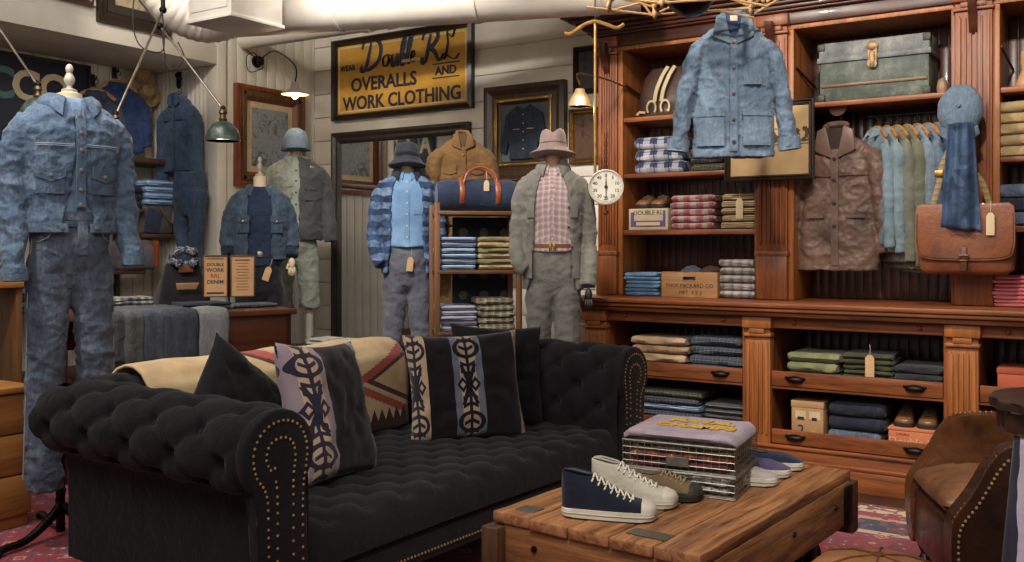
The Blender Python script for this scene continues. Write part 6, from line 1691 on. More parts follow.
YB_ = metal('yellow_brass', 'b98f50', .35); YB_.node_tree.nodes['Principled BSDF'].inputs['Metallic'].default_value = .5
p2 = P(595, 22, ds)
b = BM(); ztop = p2.z-p.z; xo = -.066
tube(b, [(xo, .03, R_*.8), (xo, .03, ztop)], .009, 10); obj('brass_rod', b, YB_, t)
b = BM(); kx = ds/F
tube(b, curve([(xo-31*kx, .03, ztop-.055), (xo-24*kx, .03, ztop-.058), (xo-12*kx, .03, ztop-.01), (xo, .03, ztop+.012), (xo+12*kx, .03, ztop-.01), (xo+22*kx, .03, ztop-.030), (xo+29*kx, .03, ztop-.008)], 6), .012, 8); obj('scroll_bar', b, YB_, t)
b = BM(); tube(b, [(xo, .03, ztop), (xo, .03, ZC-p.z)], .004, 6); obj('hanging_cord', b, IRON, t)
# ================================================================ overhead fixture: tan lattice frame and dark globe
df = 4.9
t = thing('ceiling_fixture', P(690, -12, df), CAMR, 'tan wooden lattice ceiling fixture with a dark round globe above the chore jacket', 'lamp')
TANW = wood('tan_ash', 'b89468', '8a6a44', 0, 1, .5); kx = df/F
def fx(px, py, y=0): return Vector(((px-690)*kx, y, (-12-py)*kx))
b = BM(); ball(b, fx(690, -8), 25*kx, 28); obj('globe', b, metal('dark_globe', '2c2220', .3), t, smooth=180)
for y in (-.12, .12):
    for a, c in (((588, 1), (655, 9)), ((655, 9), (760, 2)), ((600, -14), (660, 2)), ((612, 5), (668, -9)), ((655, 10), (640, -12)), ((655, 10), (700, -10)), ((760, 2), (720, -14)), ((760, 8), (790, -10)), ((720, 4), (760, 12))):
        b = BM(); tube(b, [fx(*a, y), fx(*c, y)], .0065, 6); obj('lattice_rod', b, TANW, t)
for px, pz in ((611, 8), (658, 16), (757, 12)):
    for y in (-.12, .12):
        b = BM(); q_ = fx(px, pz, y); lathe(b, [(0, 0), (.012, .03), (.016, .045), (.010, .06), (.016, .08), (.012, .15), (.012, .22)], 10, T(*q_)); obj('turned_drop', b, TANW, t)
for px in (611, 658, 757):
    b = BM(); tube(b, [fx(px, 2, -.13), fx(px, 2, .13)], .008, 6); obj('cross_rod', b, TANW, t)
b = BM(); tube(b, [fx(690, -20), Vector((0, 0, ZC-P(690, -12, df).z))], .012, 8); obj('drop_rod', b, IRON, t)
# ================================================================ angled rod lamps on the left
GRN = (lambda t: (t.bump(t.noise(t.map(), 40, 4), .4, .002), t.col(t.ramp(t.noise(t.map(), 14, 6, .7), [(.35, S('22302a')), (.55, S('3a4a42')), (.7, S('6c7668'))])))[1])(NT('green_enamel', .35))
BULB = plain('warm_bulb', 'ffd9a0', .3, emit=9)
STEEL = metal('brushed_rod', '8c8074', .35)
def shade_lamp(root, parent, c, r):
    k = r
    o = thing('lamp_head', c); o.parent = parent
    bpy.data.objects.remove(o)
    b = BM(); lathe(b, [(k, 0), (k*1.0, k*.06), (k*.97, k*.3), (k*.88, k*.62), (k*.66, k*.95), (k*.38, k*1.12), (k*.2, k*1.18), (k*.2, k*1.15), (k*.36, k*1.07), (k*.62, k*.9), (k*.84, k*.6), (k*.93, k*.3), (k*.95, 0)], 36)
    s = obj('lamp_shade', b, GRN, parent, c, smooth=60)
    b = BM(); lathe(b, [(0, k*1.15), (k*.22, k*1.15), (k*.26, k*1.3), (k*.18, k*1.42), (k*.18, k*1.6), (k*.26, k*1.66), (k*.2, k*1.85), (k*.1, k*1.95), (0, k*1.96)], 20); obj('socket', b, metal('socket_brass', '6a5c44', .45), parent, c)
    b = BM(); ball(b, (0, 0, k*.35), k*.32, 16); obj('bulb', b, BULB, parent, c, smooth=180)
    return s
def lampfix(name, label, px, py, r_px, d, top):
    r = r_px*d/F; c = P(px, py, d)
    t = thing(name, c, 0, label, 'lamp')
    shade_lamp(None, t, (0, 0, 0), r)
    b = BM(); e = top-c; tube(b, [(0, 0, r*1.9), e], .007, 8); obj('rod', b, STEEL, t)
    ball_ = BM(); ball(ball_, e, .022, 12); ball(ball_, (0, 0, r*1.95), .018, 10); obj('joint', ball_, IRON, t)
    return t, c
J0 = P(163, 10, 5.75)
lp2, c2 = lampfix('rod_lamp', 'dark green dome lamp on a slanted rod left of the walnut picture frame', 223, 141, 16.8, 5.6, P(160, 26, 5.8))
lp1, c1 = lampfix('rod_lamp', 'dark green dome lamp on a slanted rod behind the denim mannequin shoulder', 116, 145, 16, 5.3, J0)
lp0, c0_ = lampfix('rod_lamp', 'dark dome lamp at the far left in front of the cream lettered sign', 38, 118, 17, 4.95, P(-12, 12, 5.0))
for t, a, c in ((lp2, P(160, 26, 5.8), P(128, -14, 6.0)),):
    b = BM(); tube(b, [a-t.location, c-t.location], .007, 8); tube(b, [c-t.location, Vector((c.x, c.y, ZC))-t.location], .007, 8); obj('upper_rod', b, STEEL, t)
b = BM(); tube(b, [J0-lp1.location, Vector((J0.x, J0.y, ZC))-lp1.location], .014, 10); obj('ceiling_stem', b, IRON, lp1)
b = BM(); a = P(-12, 12, 5.0); tube(b, [a-lp0.location, Vector((a.x, a.y, ZC))-lp0.location], .012, 10); obj('ceiling_stem', b, IRON, lp0)
b = BM(); c_ = [P(134, -6, 5.7), P(133, 25, 5.7), P(139, 44, 5.7), P(152, 52, 5.7), P(163, 50, 5.7), P(164, 32, 5.7), P(162, 12, 5.75)]; tube(b, [v_-lp1.location for v_ in curve(c_, 6)], .004, 6)
c_ = [P(162, 30, 5.75), P(166, 62, 5.75), P(174, 70, 5.75), P(184, 58, 5.75), P(178, 42, 5.75)]; tube(b, [v_-lp1.location for v_ in curve(c_, 6)], .004, 6); obj('lamp_cord', b, plain('black_cord', '1e1c1a', .6), lp1)
# ================================================================ sconces
def sconce(px, py, base, label, k=.055, glass=True):
    t = thing('wall_sconce', base, 0, label, 'lamp')
    c = P(px, py, dY(px, base.y)-.0) if False else None
    return t
p = PX(256, 62, XL); e = P(295, 92, 7.25); t = thing('wall_sconce', (XL+.002, p.y, p.z), 0, 'small sconce with a glowing bulb and enamel shade above the walnut frame', 'lamp')
l = e-Vector(t.location)
b = BM(); lathe(b, [(0, 0), (.05, 0), (.05, .02), (0, .03)], 18, Matrix.Rotation(PI/2, 4, 'Y')); box(b, .01, .07, -.03, .03, -.03, .04, .008); obj('wall_plate', b, IRON, t)
b = BM(); tube(b, curve([(0.03, 0, 0), Vector((l.x*.5, l.y*.5, .0)), Vector((l.x, l.y, l.z+.20)), Vector((l.x, l.y, l.z+.06))], 6), .006, 8); obj('sconce_arm', b, IRON, t)
b = BM(); lathe(b, [(.105, -.02), (.10, -.008), (.05, .015), (.03, .04), (.028, .075), (0, .078), (0, .07), (.024, .065), (.025, .036), (.045, .009), (.098, -.014)], 28); obj('enamel_shade', b, plain('sconce_enamel', 'c9b9a4', .4), t, l)
b = BM(); ball(b, (0, 0, -.025), .028, 14); obj('bulb', b, BULB, t, l, smooth=180); S1 = e
b = BM(); c_ = [Vector((.02, .0, .0)), Vector((.05, -.06, .06)), Vector((.04, -.14, .02)), Vector((.04, -.12, -.10)), Vector((.05, -.02, -.08)), Vector((.03, .04, -.02)), Vector((.04, -.2, .12)), Vector((.02, -.22, .3))]; tube(b, curve(c_, 6), .004, 6); obj('loose_cord', b, IRON, t)
p = P(580, 97, 6.0); t = thing('wall_sconce', (p.x, YW-.002, p.z+.1), 0, 'glass sconce with a glowing bulb between the dark gilt frame and the bookcase', 'lamp')
l = Vector((0, p.y-YW, -.1)); b = BM(); lathe(b, [(0, 0), (.05, 0), (.05, .02), (0, .03)], 18, Matrix.Rotation(PI/2, 4, 'X')); obj('wall_plate', b, BRASS, t)
b = BM(); tube(b, curve([(0, 0, 0), (0, l.y*.5, .06), (0, l.y, .05), (0, l.y, -.02)], 6), .006, 8); obj('sconce_arm', b, BRASS, t)
SG = NT('frosted_glass', .4); SG.b.inputs['Transmission Weight'].default_value = .8; SG.col(S('f2d8b8')); SG = SG.m
b = BM(); lathe(b, [(.075, -.06), (.07, -.03), (.055, .0), (.035, .03), (.028, .05), (.026, .048), (.033, .026), (.052, -.002), (.066, -.032), (.071, -.06)], 26); obj('glass_shade', b, SG, t, l)
b = BM(); ball(b, (0, 0, -.02), .028, 14); obj('bulb', b, BULB, t, l, smooth=180); S2 = p
# ================================================================ iron and wood rack with duffel bag
dr = 6.15
q0, q1 = P(437, HY, 6.1), P(519, HY, 6.2); q0.z = q1.z = 0
rz_ = math.atan2((q1-q0).y, (q1-q0).x); L_ = (q1-q0).length
def zat(py, d): return H-(py-HY)*d/F
t = thing('display_rack', q0, rz_, 'narrow brown display rack with three shelves left of the grey suited mannequin', 'rack')
RKW = wood('rack_wood', '7a5230', '3e2817', 0, 1, .5); RKZ = wood('rack_post_wood', '8a5a34', '4e321e', 2, 1, .5)
zs = [zat(211, dr), zat(270, dr), zat(331, dr)]; ztop = zat(203, dr)
for x in (0, L_):
    for y in (0, .32):
        b = BM(); box(b, x-.018, x+.018, y-.018, y+.018, .012, ztop, .004); obj('post', b, RKZ, t)
for z in zs+[.35]:
    b = BM(); box(b, -.0, L_, -.02, .34, z-.025, z, .004); obj('shelf', b, RKW, t)
FLAG = (lambda t: (lambda v: t.col(t.mix(t.m_('LESS_THAN', t.m_('ADD', t.m_('POWER', t.m_('SUBTRACT', t.m_('FRACT', t.m_('MULTIPLY', t.sep(v)[0], 7)), .5), 2), t.m_('POWER', t.m_('SUBTRACT', t.m_('FRACT', t.m_('MULTIPLY', t.sep(v)[2], 7)), .5), 2)), .045), S('20222c'), S('5a564e'))))(t.map()))(NT('starred_cloth', .9))
b = BM(); box(b, .14, L_-.01, .325, .336, .4, zs[0]-.03, .003); o = obj('starred_backcloth', b, FLAG, t); o['label'] = 'dark cloth with pale stars'
RM = Matrix.Translation(q0) @ Matrix.Rotation(rz_, 4, 'Z')
wq = L_*.46
stack('striped_shirt', 'blue and white striped folded shirt', 'on the rack middle shelf', 'shirt', 6, wq, .30, .036, MBL, RM @ Vector((wq*.5+.02, .0, zs[1]+.0)), rz_, 1)
stack('folded_trousers', 'sand and olive folded trousers', 'beside the striped shirts on the rack', 'trousers', 6, wq, .30, .036, [MSD, cloth('olive_sand', '8c8462', '6c6448', 7)], RM @ Vector((L_*.73, .0, zs[1]+.0)), rz_, 1)
stack('folded_shirt', 'lavender grey folded shirt', 'on the rack lower shelf', 'shirt', 5, wq, .30, .033, stripes('lav_stripe', ['8c8ca0', 'b0aebc', '5e6078'], 50, 2), RM @ Vector((wq*.5+.02, .0, zs[2])), rz_, 1)
stack('plaid_shirt', 'cream and brown checked folded shirt', 'right of the lavender grey shirts', 'shirt', 5, wq, .30, .042, plaid('cream_check', '8e8470', '4c4638', 'c0b8a2', 20, 20), RM @ Vector((L_*.73, .0, zs[2])), rz_, 1)
# duffel
dp = P(486, 207, 5.95); t = thing('duffel_bag', (dp.x, dp.y, zs[0]+.001), rz_, 'navy canvas duffel bag with orange brown leather straps on top of the rack', 'bag'); t.location = RM @ Vector((L_*.55, .14, zs[0]+.001))
CNV = cloth('navy_canvas_bag', '303a52', '20273a', 6); OLE = leather('orange_leather', '9c5230', '6e361e', .4, 6)
w_ = L_*.53; b = BM(); n = 18; K = 24; rings = []
for i in range(n+1):
    u = -1+2*i/n; r = .115*(1-.25*abs(u)**6); rr = []
    for k_ in range(K):
        a = 2*PI*k_/K; rr.append(b.verts.new((u*w_, r*1.1*math.cos(a), .108+ (r*.92*math.sin(a) if math.sin(a) > 0 else max(-.106, r*1.15*math.sin(a)))+.006*noise.noise(Vector((u*5, math.cos(a)*2, math.sin(a)*2)))))) 
    rings.append(rr)
for i in range(n):
    for k_ in range(K): b.faces.new((rings[i][k_], rings[i][(k_+1) % K], rings[i+1][(k_+1) % K], rings[i+1][k_]))
b.faces.new(rings[0][::-1]); b.faces.new(rings[-1]); obj('bag_body', b, CNV, t, smooth=60)
for x in (-w_*.45, w_*.38):
    b = BM(); q_ = [(x, .131*math.cos(a), .11+.112*math.sin(a)) for a in [math.radians(d) for d in range(-40, 222, 12)]]; tube(b, q_, .018, 8, flat=.3) ; obj('leather_strap', b, OLE, t)
for y in (-.1, .1):
    b = BM(); tube(b, curve([(-w_*.42, y*1.0, .17), (-w_*.3, y*.8, .25), (0, y*.6, .29), (w_*.3, y*.8, .25), (w_*.38, y, .17)], 6), .008, 8); obj('handle', b, OLE, t)
b = BM(); tube(b, [(-w_*.9, 0, .215), (w_*.9, 0, .215)], .004, 6); obj('zip', b, BRASS, t)
swing_tag(t, 'swing_tag', (w_*.1, -.128, .2), .035, .07, 'cream swing tag', mat=CARD)
# ================================================================ left display table
TE0, TE1 = P(100, HY, 5.05), P(296, HY, 5.75); TE0.z = TE1.z = 0; zt = 1.03
rz_ = math.atan2((TE1-TE0).y, (TE1-TE0).x); L_ = (TE1-TE0).length
RT = Matrix.Translation(TE0) @ Matrix.Rotation(rz_, 4, 'Z')
t = thing('display_table', TE0, rz_, 'high dark wooden display table with folded jeans draped over its front', 'table')
DTW = wood('table_mahogany', '6a3c26', '3a1f14', 0, .8, .4)
b = BM(); box(b, -.1, L_, -.02, .75, zt-.035, zt, .008); obj('table_top', b, DTW, t)
b = BM(); box(b, -.08, L_-.03, .02, .05, zt-.24, zt-.035, .006); box(b, L_-.06, L_-.03, .02, .72, zt-.24, zt-.035, .006); box(b, -.08, L_-.03, .69, .72, zt-.24, zt-.035, .006); obj('apron', b, DTW, t)
for x in (-.08, L_-.09):
    for y in (.03, .64):
        b = BM(); box(b, x-.0, x+.075, y, y+.075, .012, zt-.035, .008); obj('leg', b, wood('table_leg_wood', '5a3220', '331b12', 2, .8, .4), t)
# jeans draped over the edge
cols = [('washed slate', denim('drape_a', '4c5258', '6c7276', '32373e', 6)), ('grey green', denim('drape_b', '5a5f5c', '777b76', '3e4342', 6)), ('grey blue', denim('drape_c', '50586a', '70788a', '363d4c', 6)),
        ('slate blue', denim('drape_d', '474f60', '666e7e', '2e3544', 6)), ('dark blue', denim('drape_e', '3e4656', '5a6272', '282e3c', 6)), ('pale grey', denim('drape_f', '85868a', '9c9da0', '66686c', 6))]
xs = [.02, .18, .35, .50, .66, .84]
pxs = [102, 120, 141, 160, 176, 197]
for k_, ((cn_, mt), px) in enumerate(zip(cols, pxs)):
    # local x from the pixel on the table's front edge
    lo, hi = 0.0, L_
    for _ in range(30):
        mid = (lo+hi)/2; w3 = RT @ Vector((mid, 0, 0)); dd = -s33*w3.x+c33*w3.y; ll = c33*w3.x+s33*w3.y
        if 512+F*ll/dd < px: lo = mid
        else: hi = mid
    x = lo; jw = .112 if k_ < 5 else .17
    b = BM(); pth = [(.45, .018), (.2, .018), (.02, .019), (-.012, .016), (-.034, -.008), (-.04, -.06), (-.042, -.16), (-.045, -.26-.01*(k_ % 2))]
    pf = fine(pth, .022); rr = []
    for i in range(13):
        u = -1+2*i/12; rr.append([b.verts.new((x+jw/2+u*jw/2*(1+.06*j/len(pf))+.003*math.sin(j*.6), p_.x-.014*(1-u**4)-.004*math.cos(u*5+k_), zt+p_.y+.010*(1-u*u)+.002*noise.noise(Vector((u*3, j*.3, k_))))) for j, p_ in enumerate(pf)])
    for i in range(12):
        for j in range(len(pf)-1): b.faces.new((rr[i][j], rr[i][j+1], rr[i+1][j+1], rr[i+1][j]))
    o = obj('draped_jeans', b, mt, None, TE0, rz_, smooth=180); q_ = o.modifiers.new('t', 'SOLIDIFY'); q_.thickness = .014; q_.offset = -1
    tag(o, f"{cn_} jeans draped over the table front, {['first', 'second', 'third', 'fourth', 'fifth', 'sixth'][k_]} pair from the denim mannequin", 'jeans', 'jeans draped over the table')
def onRT(px, py_z, back, z=zt):
    lo, hi = -.3, L_+.3
    for _ in range(30):
        mid = (lo+hi)/2; w3 = RT @ Vector((mid, back, 0)); dd = -s33*w3.x+c33*w3.y; ll = c33*w3.x+s33*w3.y
        if 512+F*ll/dd < px: lo = mid
        else: hi = mid
    v_ = RT @ Vector((lo, back, 0)); v_.z = z; return v_
# things on the table
stack('folded_jeans', 'dark indigo folded jeans', 'on the wooden table before the card stand', 'jeans', 2, .30, .22, .022, MNV, onRT(208, 0, .12, zt+.001)+Vector((0, 0, 0)), rz_, 1)
stack('folded_shirt', 'charcoal blue folded shirt', 'on the wooden table right of the card stand', 'shirt', 1, .28, .22, .026, MDP, onRT(258, 0, .16, zt+.001), rz_, 1)
stack('folded_shirt', 'cream and slate checked folded shirt', 'behind the draped jeans', 'shirt', 3, .34, .2, .024, plaid('slate_cream', '6e7278', 'b8b4a8', '3a3e48', 20, 20), onRT(128, 0, .47, zt+.001), rz_, 1)
# card holder
ph = onRT(229, 0, .34, zt); t = thing('card_stand', ph, face(ph, 0), 'two panel brown framed card stand with printed text on the wooden table', 'sign')
dd = -s33*ph.x+c33*ph.y; kx = dd/F; z0_ = zat(297, dd)-zt; z1_ = zat(255, dd)-zt
b = BM(); lathe(b, [(0, .001), (.05, .001), (.05, .008), (.012, .016), (0, .016)], 20); tube(b, [(0, 0, .01), (0, 0, z1_+.01)], .006, 8); ball(b, (0, 0, z1_+.015), .010, 8); obj('stand_post', b, IRON, t)
for s in (-1, 1):
    xa, xb = (s*.006, s*25*kx) if s > 0 else (-25*kx, -.006)
    fr = BM(); 
    for (x0_, x1_, a_, c_) in ((xa, xb, z0_, z0_+.008), (xa, xb, z1_-.008, z1_), (xa, xa+.008, z0_, z1_), (xb-.008, xb, z0_, z1_)): box(fr, x0_, x1_, -.012, .004, a_, c_, .002)
    fo = obj('card_frame', fr, wood('card_frame_wood', '5a3a24', '3a2416', 2), t)
    b = BM(); box(b, xa+.005, xb-.005, -.006, .0, z0_+.005, z1_-.005); obj('printed_card', b, plain('buff_card', 'b98e64', .8), fo, smooth=0)
    cx = (xa+xb)/2; hh = z1_-z0_
    if s < 0:
        for (s_, zz, sz, m) in (('DOUBLE', .77, .026, INK), ('WORK', .64, .034, INK), ('RRL', .50, .034, REDP), ('DENIM', .36, .032, INK)): text('card_print', s_, sz, m, T(cx, -.0065, z0_+hh*zz) @ FRONT, fo, .0006, off=.0008)
        b = BM(); box(b, cx-.05, cx+.05, -.0075, -.006, z0_+hh*.9, z0_+hh*.92); box(b, cx-.05, cx+.05, -.0075, -.006, z0_+hh*.08, z0_+hh*.12); obj('card_rule', b, INK, fo, smooth=0)
    else:
        b = BM()
        for i in range(11): hw2 = (.04 if i else .045)*(1-.25*((i*7) % 3)/2); box(b, cx-hw2, cx+hw2, -.0075, -.006, z0_+hh*(.86-i*.07), z0_+hh*(.86-i*.07)+(.004 if i else .009))
        obj('card_print', b, plain('brown_ink', '6a4630', .8), fo, smooth=0)
# black apron stack with bandana
pa = onRT(188, 0, .42, zt); t = thing('denim_tote', pa, rz_, 'black denim tote with a tan leather label and a bandana on the table', 'bag')
kx = (-s33*pa.x+c33*pa.y)/F
b = BM(); loft(b, [R6(0.001, .155, .07, 0, .08, .45), R6(.03, .16, .075, 0, .08, .45), R6(.14, .135, .055, 0, .09, .5), R6(.25, .105, .035, 0, .10, .5), R6(.27, .095, .025, 0, .10, .5)], 32)
obj('tote_body', b, cloth('black_denim', '262126', '18151a', 7), t, smooth=60)
b = BM(); prism(b, [(-.065, .0), (.05, .0), (.065, .04), (-.075, .04)], -.012, -.004, 'y', M=T(0, .012, .115) @ Matrix.Rotation(math.radians(14), 4, 'X'), bev=.002); obj('leather_label', b, plain('tan_label', 'b98c64', .6), t)
b = BM(); box(b, -.045, .045, .03, .04, .215, .262, .004); obj('brown_patch', b, leather('patch_leather', '8a5234', '6a3c24'), t)
b = BM(); n = 40; pts = [(.072*math.cos(2*PI*i/n)*(1+.06*math.sin(i*5)), .05+.02*math.sin(i*.7), .305+.045*math.sin(2*PI*i/n)) for i in range(n+1)]; tube(b, pts, [.024+.006*math.sin(i*2.3) for i in range(n+1)], 10)
BND = (lambda t: t.col(t.ramp(t.noise(t.map(), 40, 3), [(.44, S('2a3040')), (.5, S('8c8c90')), (.56, S('343a4a'))], 'CONSTANT')))(NT('bandana', .9))
o = obj('bandana', b, BND, None, pa+Vector((0, 0, .0)), rz_); tag(o, 'dark patterned bandana coiled on top of the black denim tote', 'bandana'); 
# ================================================================ shelf unit in the recess
sx = XL-.42
t = thing('recess_shelves', (XN+.02, 3.9, 0), 0, 'dark wooden wall shelves inside the recess behind the denim mannequin', 'shelf')
SHW = wood('shelf_dark_wood', '5a4030', '33231a', 1, .8, .5)
def ly(px, X=sx): return PX(px, HY, X).y
ya, yb_ = ly(-12), ly(185); zq = [PX(150, 158, sx).z, PX(130, 208, sx).z, PX(130, 270, sx).z]
b = BM(); box(b, 0, sx-XN-.02, ya-3.9, yb_-3.9, zq[0]-.045, zq[0], .006); obj('shelf_board', b, SHW, t)
y2 = ly(146)
for z in zq[1:]+[.95, .45]:
    b = BM(); box(b, 0, sx-XN-.02, ya-3.9, y2-3.9, z-.035, z, .006); obj('shelf_board', b, SHW, t)
for y in (ya, y2-.04):
    b = BM(); box(b, 0, .05, y-3.9, y-3.9+.04, .0, zq[0]-.04, .004); obj('upright', b, SHW, t)
def side_stack(kind, desc, where, cat, n, pxc, z, w, h, mats, X=None, d=.3, layers=1): 
    X = X or sx-.02; return stack(kind, desc, where, cat, n, w, d, h, mats, (X, PX(pxc, HY, X).y, z), PI/2, layers)
side_stack('folded_jeans', 'light blue folded shirt', 'on the grey bag in the recess', 'shirt', 4, 162, PX(160, 205, sx).z, .30, .052, MLB)
# grey bag under the light blue shirts
p = PX(163, 234, sx); zz0 = p.z; t = thing('canvas_bag', (sx-.02, p.y, zz0), PI/2, 'grey canvas bag with a strap under the light blue shirts', 'bag'); hh = PX(160, 205, sx).z-zz0-.004
b = BM(); loft(b, [R6(0, .15, .10, 0, .13, .5), R6(.02, .165, .115, 0, .13, .5), R6(hh-.02, .16, .115, 0, .13, .5), R6(hh, .15, .10, 0, .13, .5)], 32); obj('bag_body', b, cloth('grey_canvas', '66605c', '4a4644', 7), t, smooth=60)
b = BM(); prism(b, [(-.165, .02), (-.03, .005), (.02, hh*.7), (-.12, hh-.01)], .005, .014, 'y', bev=.002); obj('blue_flap', b, cloth('slate_flap', '3c4660', '2a3246', 7), t)
b = BM(); tube(b, curve([(-.02, .01, hh), (.04, -.01, hh*.6), (.1, -.01, hh*.4), (.14, .02, hh*.8)], 5), .014, 8, flat=.4); obj('strap', b, plain('tan_strap', '8a7458', .7), t)
b = BM(); box(b, .02, .34, -.17, .17, -.03, -.001, .005); o = obj('shelf_block', b, SHW, None, (sx-.36, p.y, zz0)); tag(o, 'dark bracket shelf holding the grey canvas bag in the recess', 'shelf')
# grey duffel
p = PX(141, 272, sx+.03); t = thing('canvas_duffel', (sx+.03, p.y, zq[2]+.001), PI/2, 'mauve grey canvas duffel with a tan leather strap in the recess', 'bag')
b = BM(); loft(b, [R6(0, .17, .10, 0, .12, .5), R6(.03, .19, .12, 0, .12, .5), R6(.17, .18, .11, 0, .12, .5), R6(.24, .14, .06, 0, .12, .6)], 32)
for v_ in b.verts: v_.co += v_.co.normalized()*.010*noise.noise(v_.co*10)
obj('bag_body', b, cloth('mauve_canvas', '716a74', '524c56', 7), t, smooth=60)
b = BM(); box(b, .13, .165, -.012, .1, .02, .235, .006); obj('leather_strap', b, OLE, t); b = BM(); lathe(b, [(0, 0), (.03, 0), (.03, .005), (0, .006)], 16, T(-.02, -.0, .19) @ Matrix.Rotation(PI/2, 4, 'X')); obj('round_badge', b, OLE, t)
side_stack('folded_jeans', 'slate blue folded jeans', 'on the recess shelf above the duffel', 'jeans', 3, 131, zq[1], .24, .06, MNV)
side_stack('folded_shirt', 'mid grey folded shirt', 'on the recess shelf behind the mannequin sleeve', 'shirt', 4, 128, zq[1]-.0+.19, .20, .04, cloth('mid_grey', '6a7078', '4c525a', 7)) if False else None
side_stack('folded_jeans', 'faded denim folded jeans', 'under the top board of the recess shelves', 'jeans', 5, 24, zq[1], .34, .05, [MJN, MNV])
side_stack('folded_shirt', 'cream folded shirt', 'at the left edge on the recess shelves', 'shirt', 3, 4, zq[2]+.0, .34, .045, [cloth('cream_shirt', 'b5aa98', '8e8474', 7), MLB, MDP])
side_stack('folded_jeans', 'dark folded jeans', 'at the left edge on the lower recess shelf', 'jeans', 4, 8, .95, .36, .05, [MJN, MNV])
# left-edge wooden shelf + chest
p = PX(4, 281, -5.15); t = thing('side_shelf', (-5.15, p.y, p.z), PI/2, 'honey coloured shelf board carrying cream shirts at the left edge', 'shelf')
HON = wood('honey_wood', 'b07a40', '7c5026', 0, .8, .45)
b = BM(); box(b, -.5, .12, 0, .4, -.04, 0, .005); obj('shelf_board', b, HON, t)
for x in (-.45, .08):
    b = BM(); box(b, x, x+.035, .02, .36, -p.z+.001, -.04, .004); obj('upright', b, wood('honey_upright', '7a5230', '4a3018', 2), t)
stack('folded_shirt', 'blue grey folded shirt', 'on the honey coloured shelf', 'shirt', 4, .34, .3, .036, [MLB, MDP, cloth('cream_shirt', 'b5aa98', '8e8474', 7), MDP], (-5.17, p.y-.05, p.z+.001), PI/2, 1)
stack('folded_jeans', 'washed denim folded jeans', 'under the honey coloured shelf', 'jeans', 3, .34, .3, .05, MJN, (-5.17, p.y-.05, .95), PI/2, 1) if False else None
p = PX(4, 397, -4.6); t = thing('wooden_chest', (-4.6, p.y-.02, .012), PI/2, 'orange brown wooden chest of planks low at the left edge', 'chest'); hc = p.z
for i in range(3):
    b = BM(); box(b, -.6, .16, .0, .5, .06+i*(hc-.06)/3+.004, .06+(i+1)*(hc-.06)/3-.004, .006); dro = obj('drawer_front', b, HON, t)
    b = BM(); lathe(b, [(0, 0), (.012, 0), (.010, .015), (.018, .025), (0, .03)], 12, T(-.2, 0, .06+(i+.5)*(hc-.06)/3) @ Matrix.Rotation(PI/2, 4, 'X')); obj('knob', b, BRASS, dro)
b = BM(); box(b, -.62, .18, -.02, .5, hc, hc+.03, .006); obj('chest_top', b, HON, t)
b = BM(); box(b, -.59, .15, .02, .49, .0, hc, .004); obj('chest_body', b, HON, t)
# white folded things beside the mirror foot
for k_, (px, n_) in enumerate(((322, 3), (352, 3), (383, 3))):
    pp_ = P(px, HY, 6.85); pp_.z = 0
    if k_ == 0:
        a_, c_ = P(306, HY, 6.9), P(400, HY, 6.6)
bpt = P(346, HY, 6.8); bench_z = zat(350, 6.8)
t = thing('low_bench', (bpt.x, bpt.y, 0), CAMR*.2, 'low pale bench with folded white shirts before the mirror', 'bench')
b = BM(); box(b, -.32, .32, -.12, .12, bench_z-.04, bench_z, .006); obj('bench_top', b, plain('pale_paint', '8f8a7c', .6), t)
for x in (-.29, .26):
    for y in (-.11, .08):
        b = BM(); box(b, x, x+.035, y, y+.035, 0, bench_z-.04, .004); obj('leg', b, plain('pale_paint', '8f8a7c', .6), t)
for k_, x in enumerate((-.2, .02, .2)):
    stack('folded_shirt', 'off white folded shirt', ['at the left end of the low bench', 'at the middle of the low bench', 'at the right end of the low bench'][k_], 'shirt', 3, .18, .2, .026, cloth('off_white', 'b4b2a4', '94948a', 7), (bpt.x+x, bpt.y-.10, bench_z+.001), 0, 1)
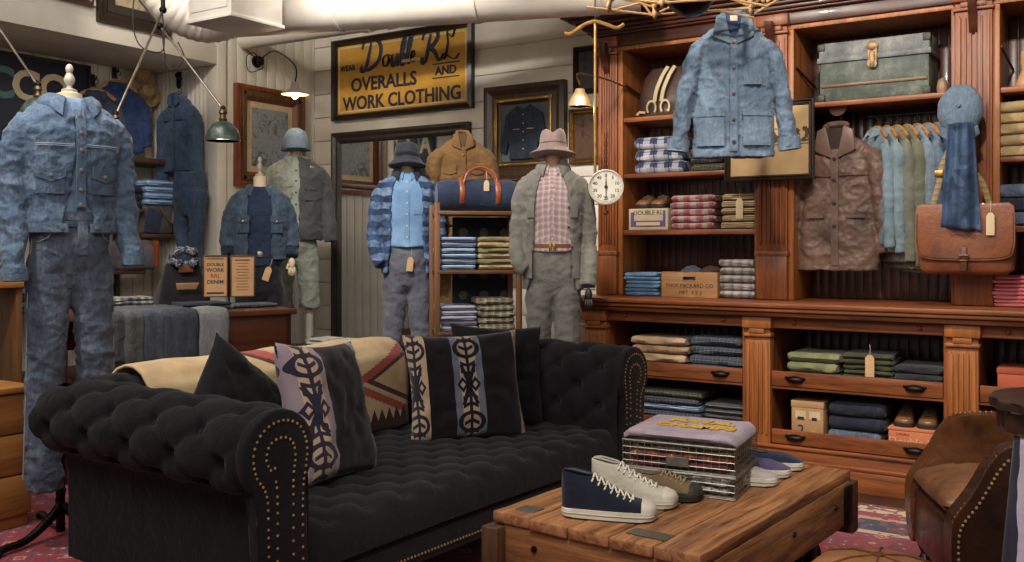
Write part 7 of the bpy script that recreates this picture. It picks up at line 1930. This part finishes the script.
# brackets under the small wall things done; ================================ light
def area(name, loc, target, size, power, col=(1, .92, .82), spread=180, sy=None):
    l = bpy.data.lights.new(name, 'AREA'); l.energy = power; l.color = col; l.size = size; l.spread = math.radians(spread)
    if sy: l.shape = 'RECTANGLE'; l.size_y = sy
    o = bpy.data.objects.new(name, l); COL.objects.link(o); o.location = loc
    o.rotation_euler = (Vector(target)-Vector(loc)).to_track_quat('-Z', 'Y').to_euler(); return o
def spot(name, loc, target, power, ang=50, col=(1, .90, .78), r=.08, blend=.7):
    l = bpy.data.lights.new(name, 'SPOT'); l.energy = power; l.color = col; l.spot_size = math.radians(ang); l.spot_blend = blend; l.shadow_soft_size = r
    o = bpy.data.objects.new(name, l); COL.objects.link(o); o.location = loc
    o.rotation_euler = (Vector(target)-Vector(loc)).to_track_quat('-Z', 'Y').to_euler(); return o
area('room_fill', (-1.6, 1.0, 3.7), (-2.4, 4.6, 1.0), 2.2, 100, (1, .95, .89))  # unseen area lights under the ceiling, added as soft fill
area('room_fill', (-4.2, 2.6, 3.72), (-5.0, 4.4, 1.2), 1.4, 62, (1, .96, .90))
spot('unseen_spot', (-2.3, 3.3, 3.7), (-1.9, 6.0, 2.0), 260, 75)  # unseen spots near the ceiling, added to light the displays
spot('unseen_spot', (-.6, 3.2, 3.7), (-.9, 6.0, 1.6), 260, 75)
spot('unseen_spot', (-3.4, 3.2, 3.7), PY(440, 200, YW-.6), 300, 60, (1, .94, .86))
spot('unseen_spot', (-4.0, 1.2, 3.7), m1.location+Vector((0, 0, 1.6)), 200, 45, (1, .95, .88))
spot('unseen_spot', (-.9, 1.2, 3.7), W(.6, 3.2, .5), 230, 50)
spot('unseen_spot', (-5.0, 3.4, 3.7), PX(262, 130, XL), 100, 70)
spot('unseen_spot', (.4, 2.2, 3.7), W(1.9, 3.9, .5), 190, 45)  # unseen spot added to brighten the armchair leather
for c in (c1, c2, c0_):
    l = bpy.data.lights.new('lamp_glow', 'POINT'); l.energy = 5; l.color = (1, .78, .5); l.shadow_soft_size = .04; o = bpy.data.objects.new('lamp_glow', l); COL.objects.link(o); o.location = c+Vector((0, 0, .0))
for c in (S1, S2):
    l = bpy.data.lights.new('sconce_glow', 'POINT'); l.energy = 5; l.color = (1, .74, .46); l.shadow_soft_size = .03; o = bpy.data.objects.new('sconce_glow', l); COL.objects.link(o); o.location = Vector(c)+Vector((0, -.0, -.07))
wd = bpy.data.worlds.new('world'); SC.world = wd; wd.use_nodes = True
wd.node_tree.nodes['Background'].inputs[0].default_value = (1, .95, .9, 1); wd.node_tree.nodes['Background'].inputs[1].default_value = .24
SC.view_settings.view_transform = 'Standard'; SC.view_settings.look = 'None'; SC.view_settings.gamma = 1; SC.view_settings.use_curve_mapping = False
SC.view_settings.exposure = 0.2
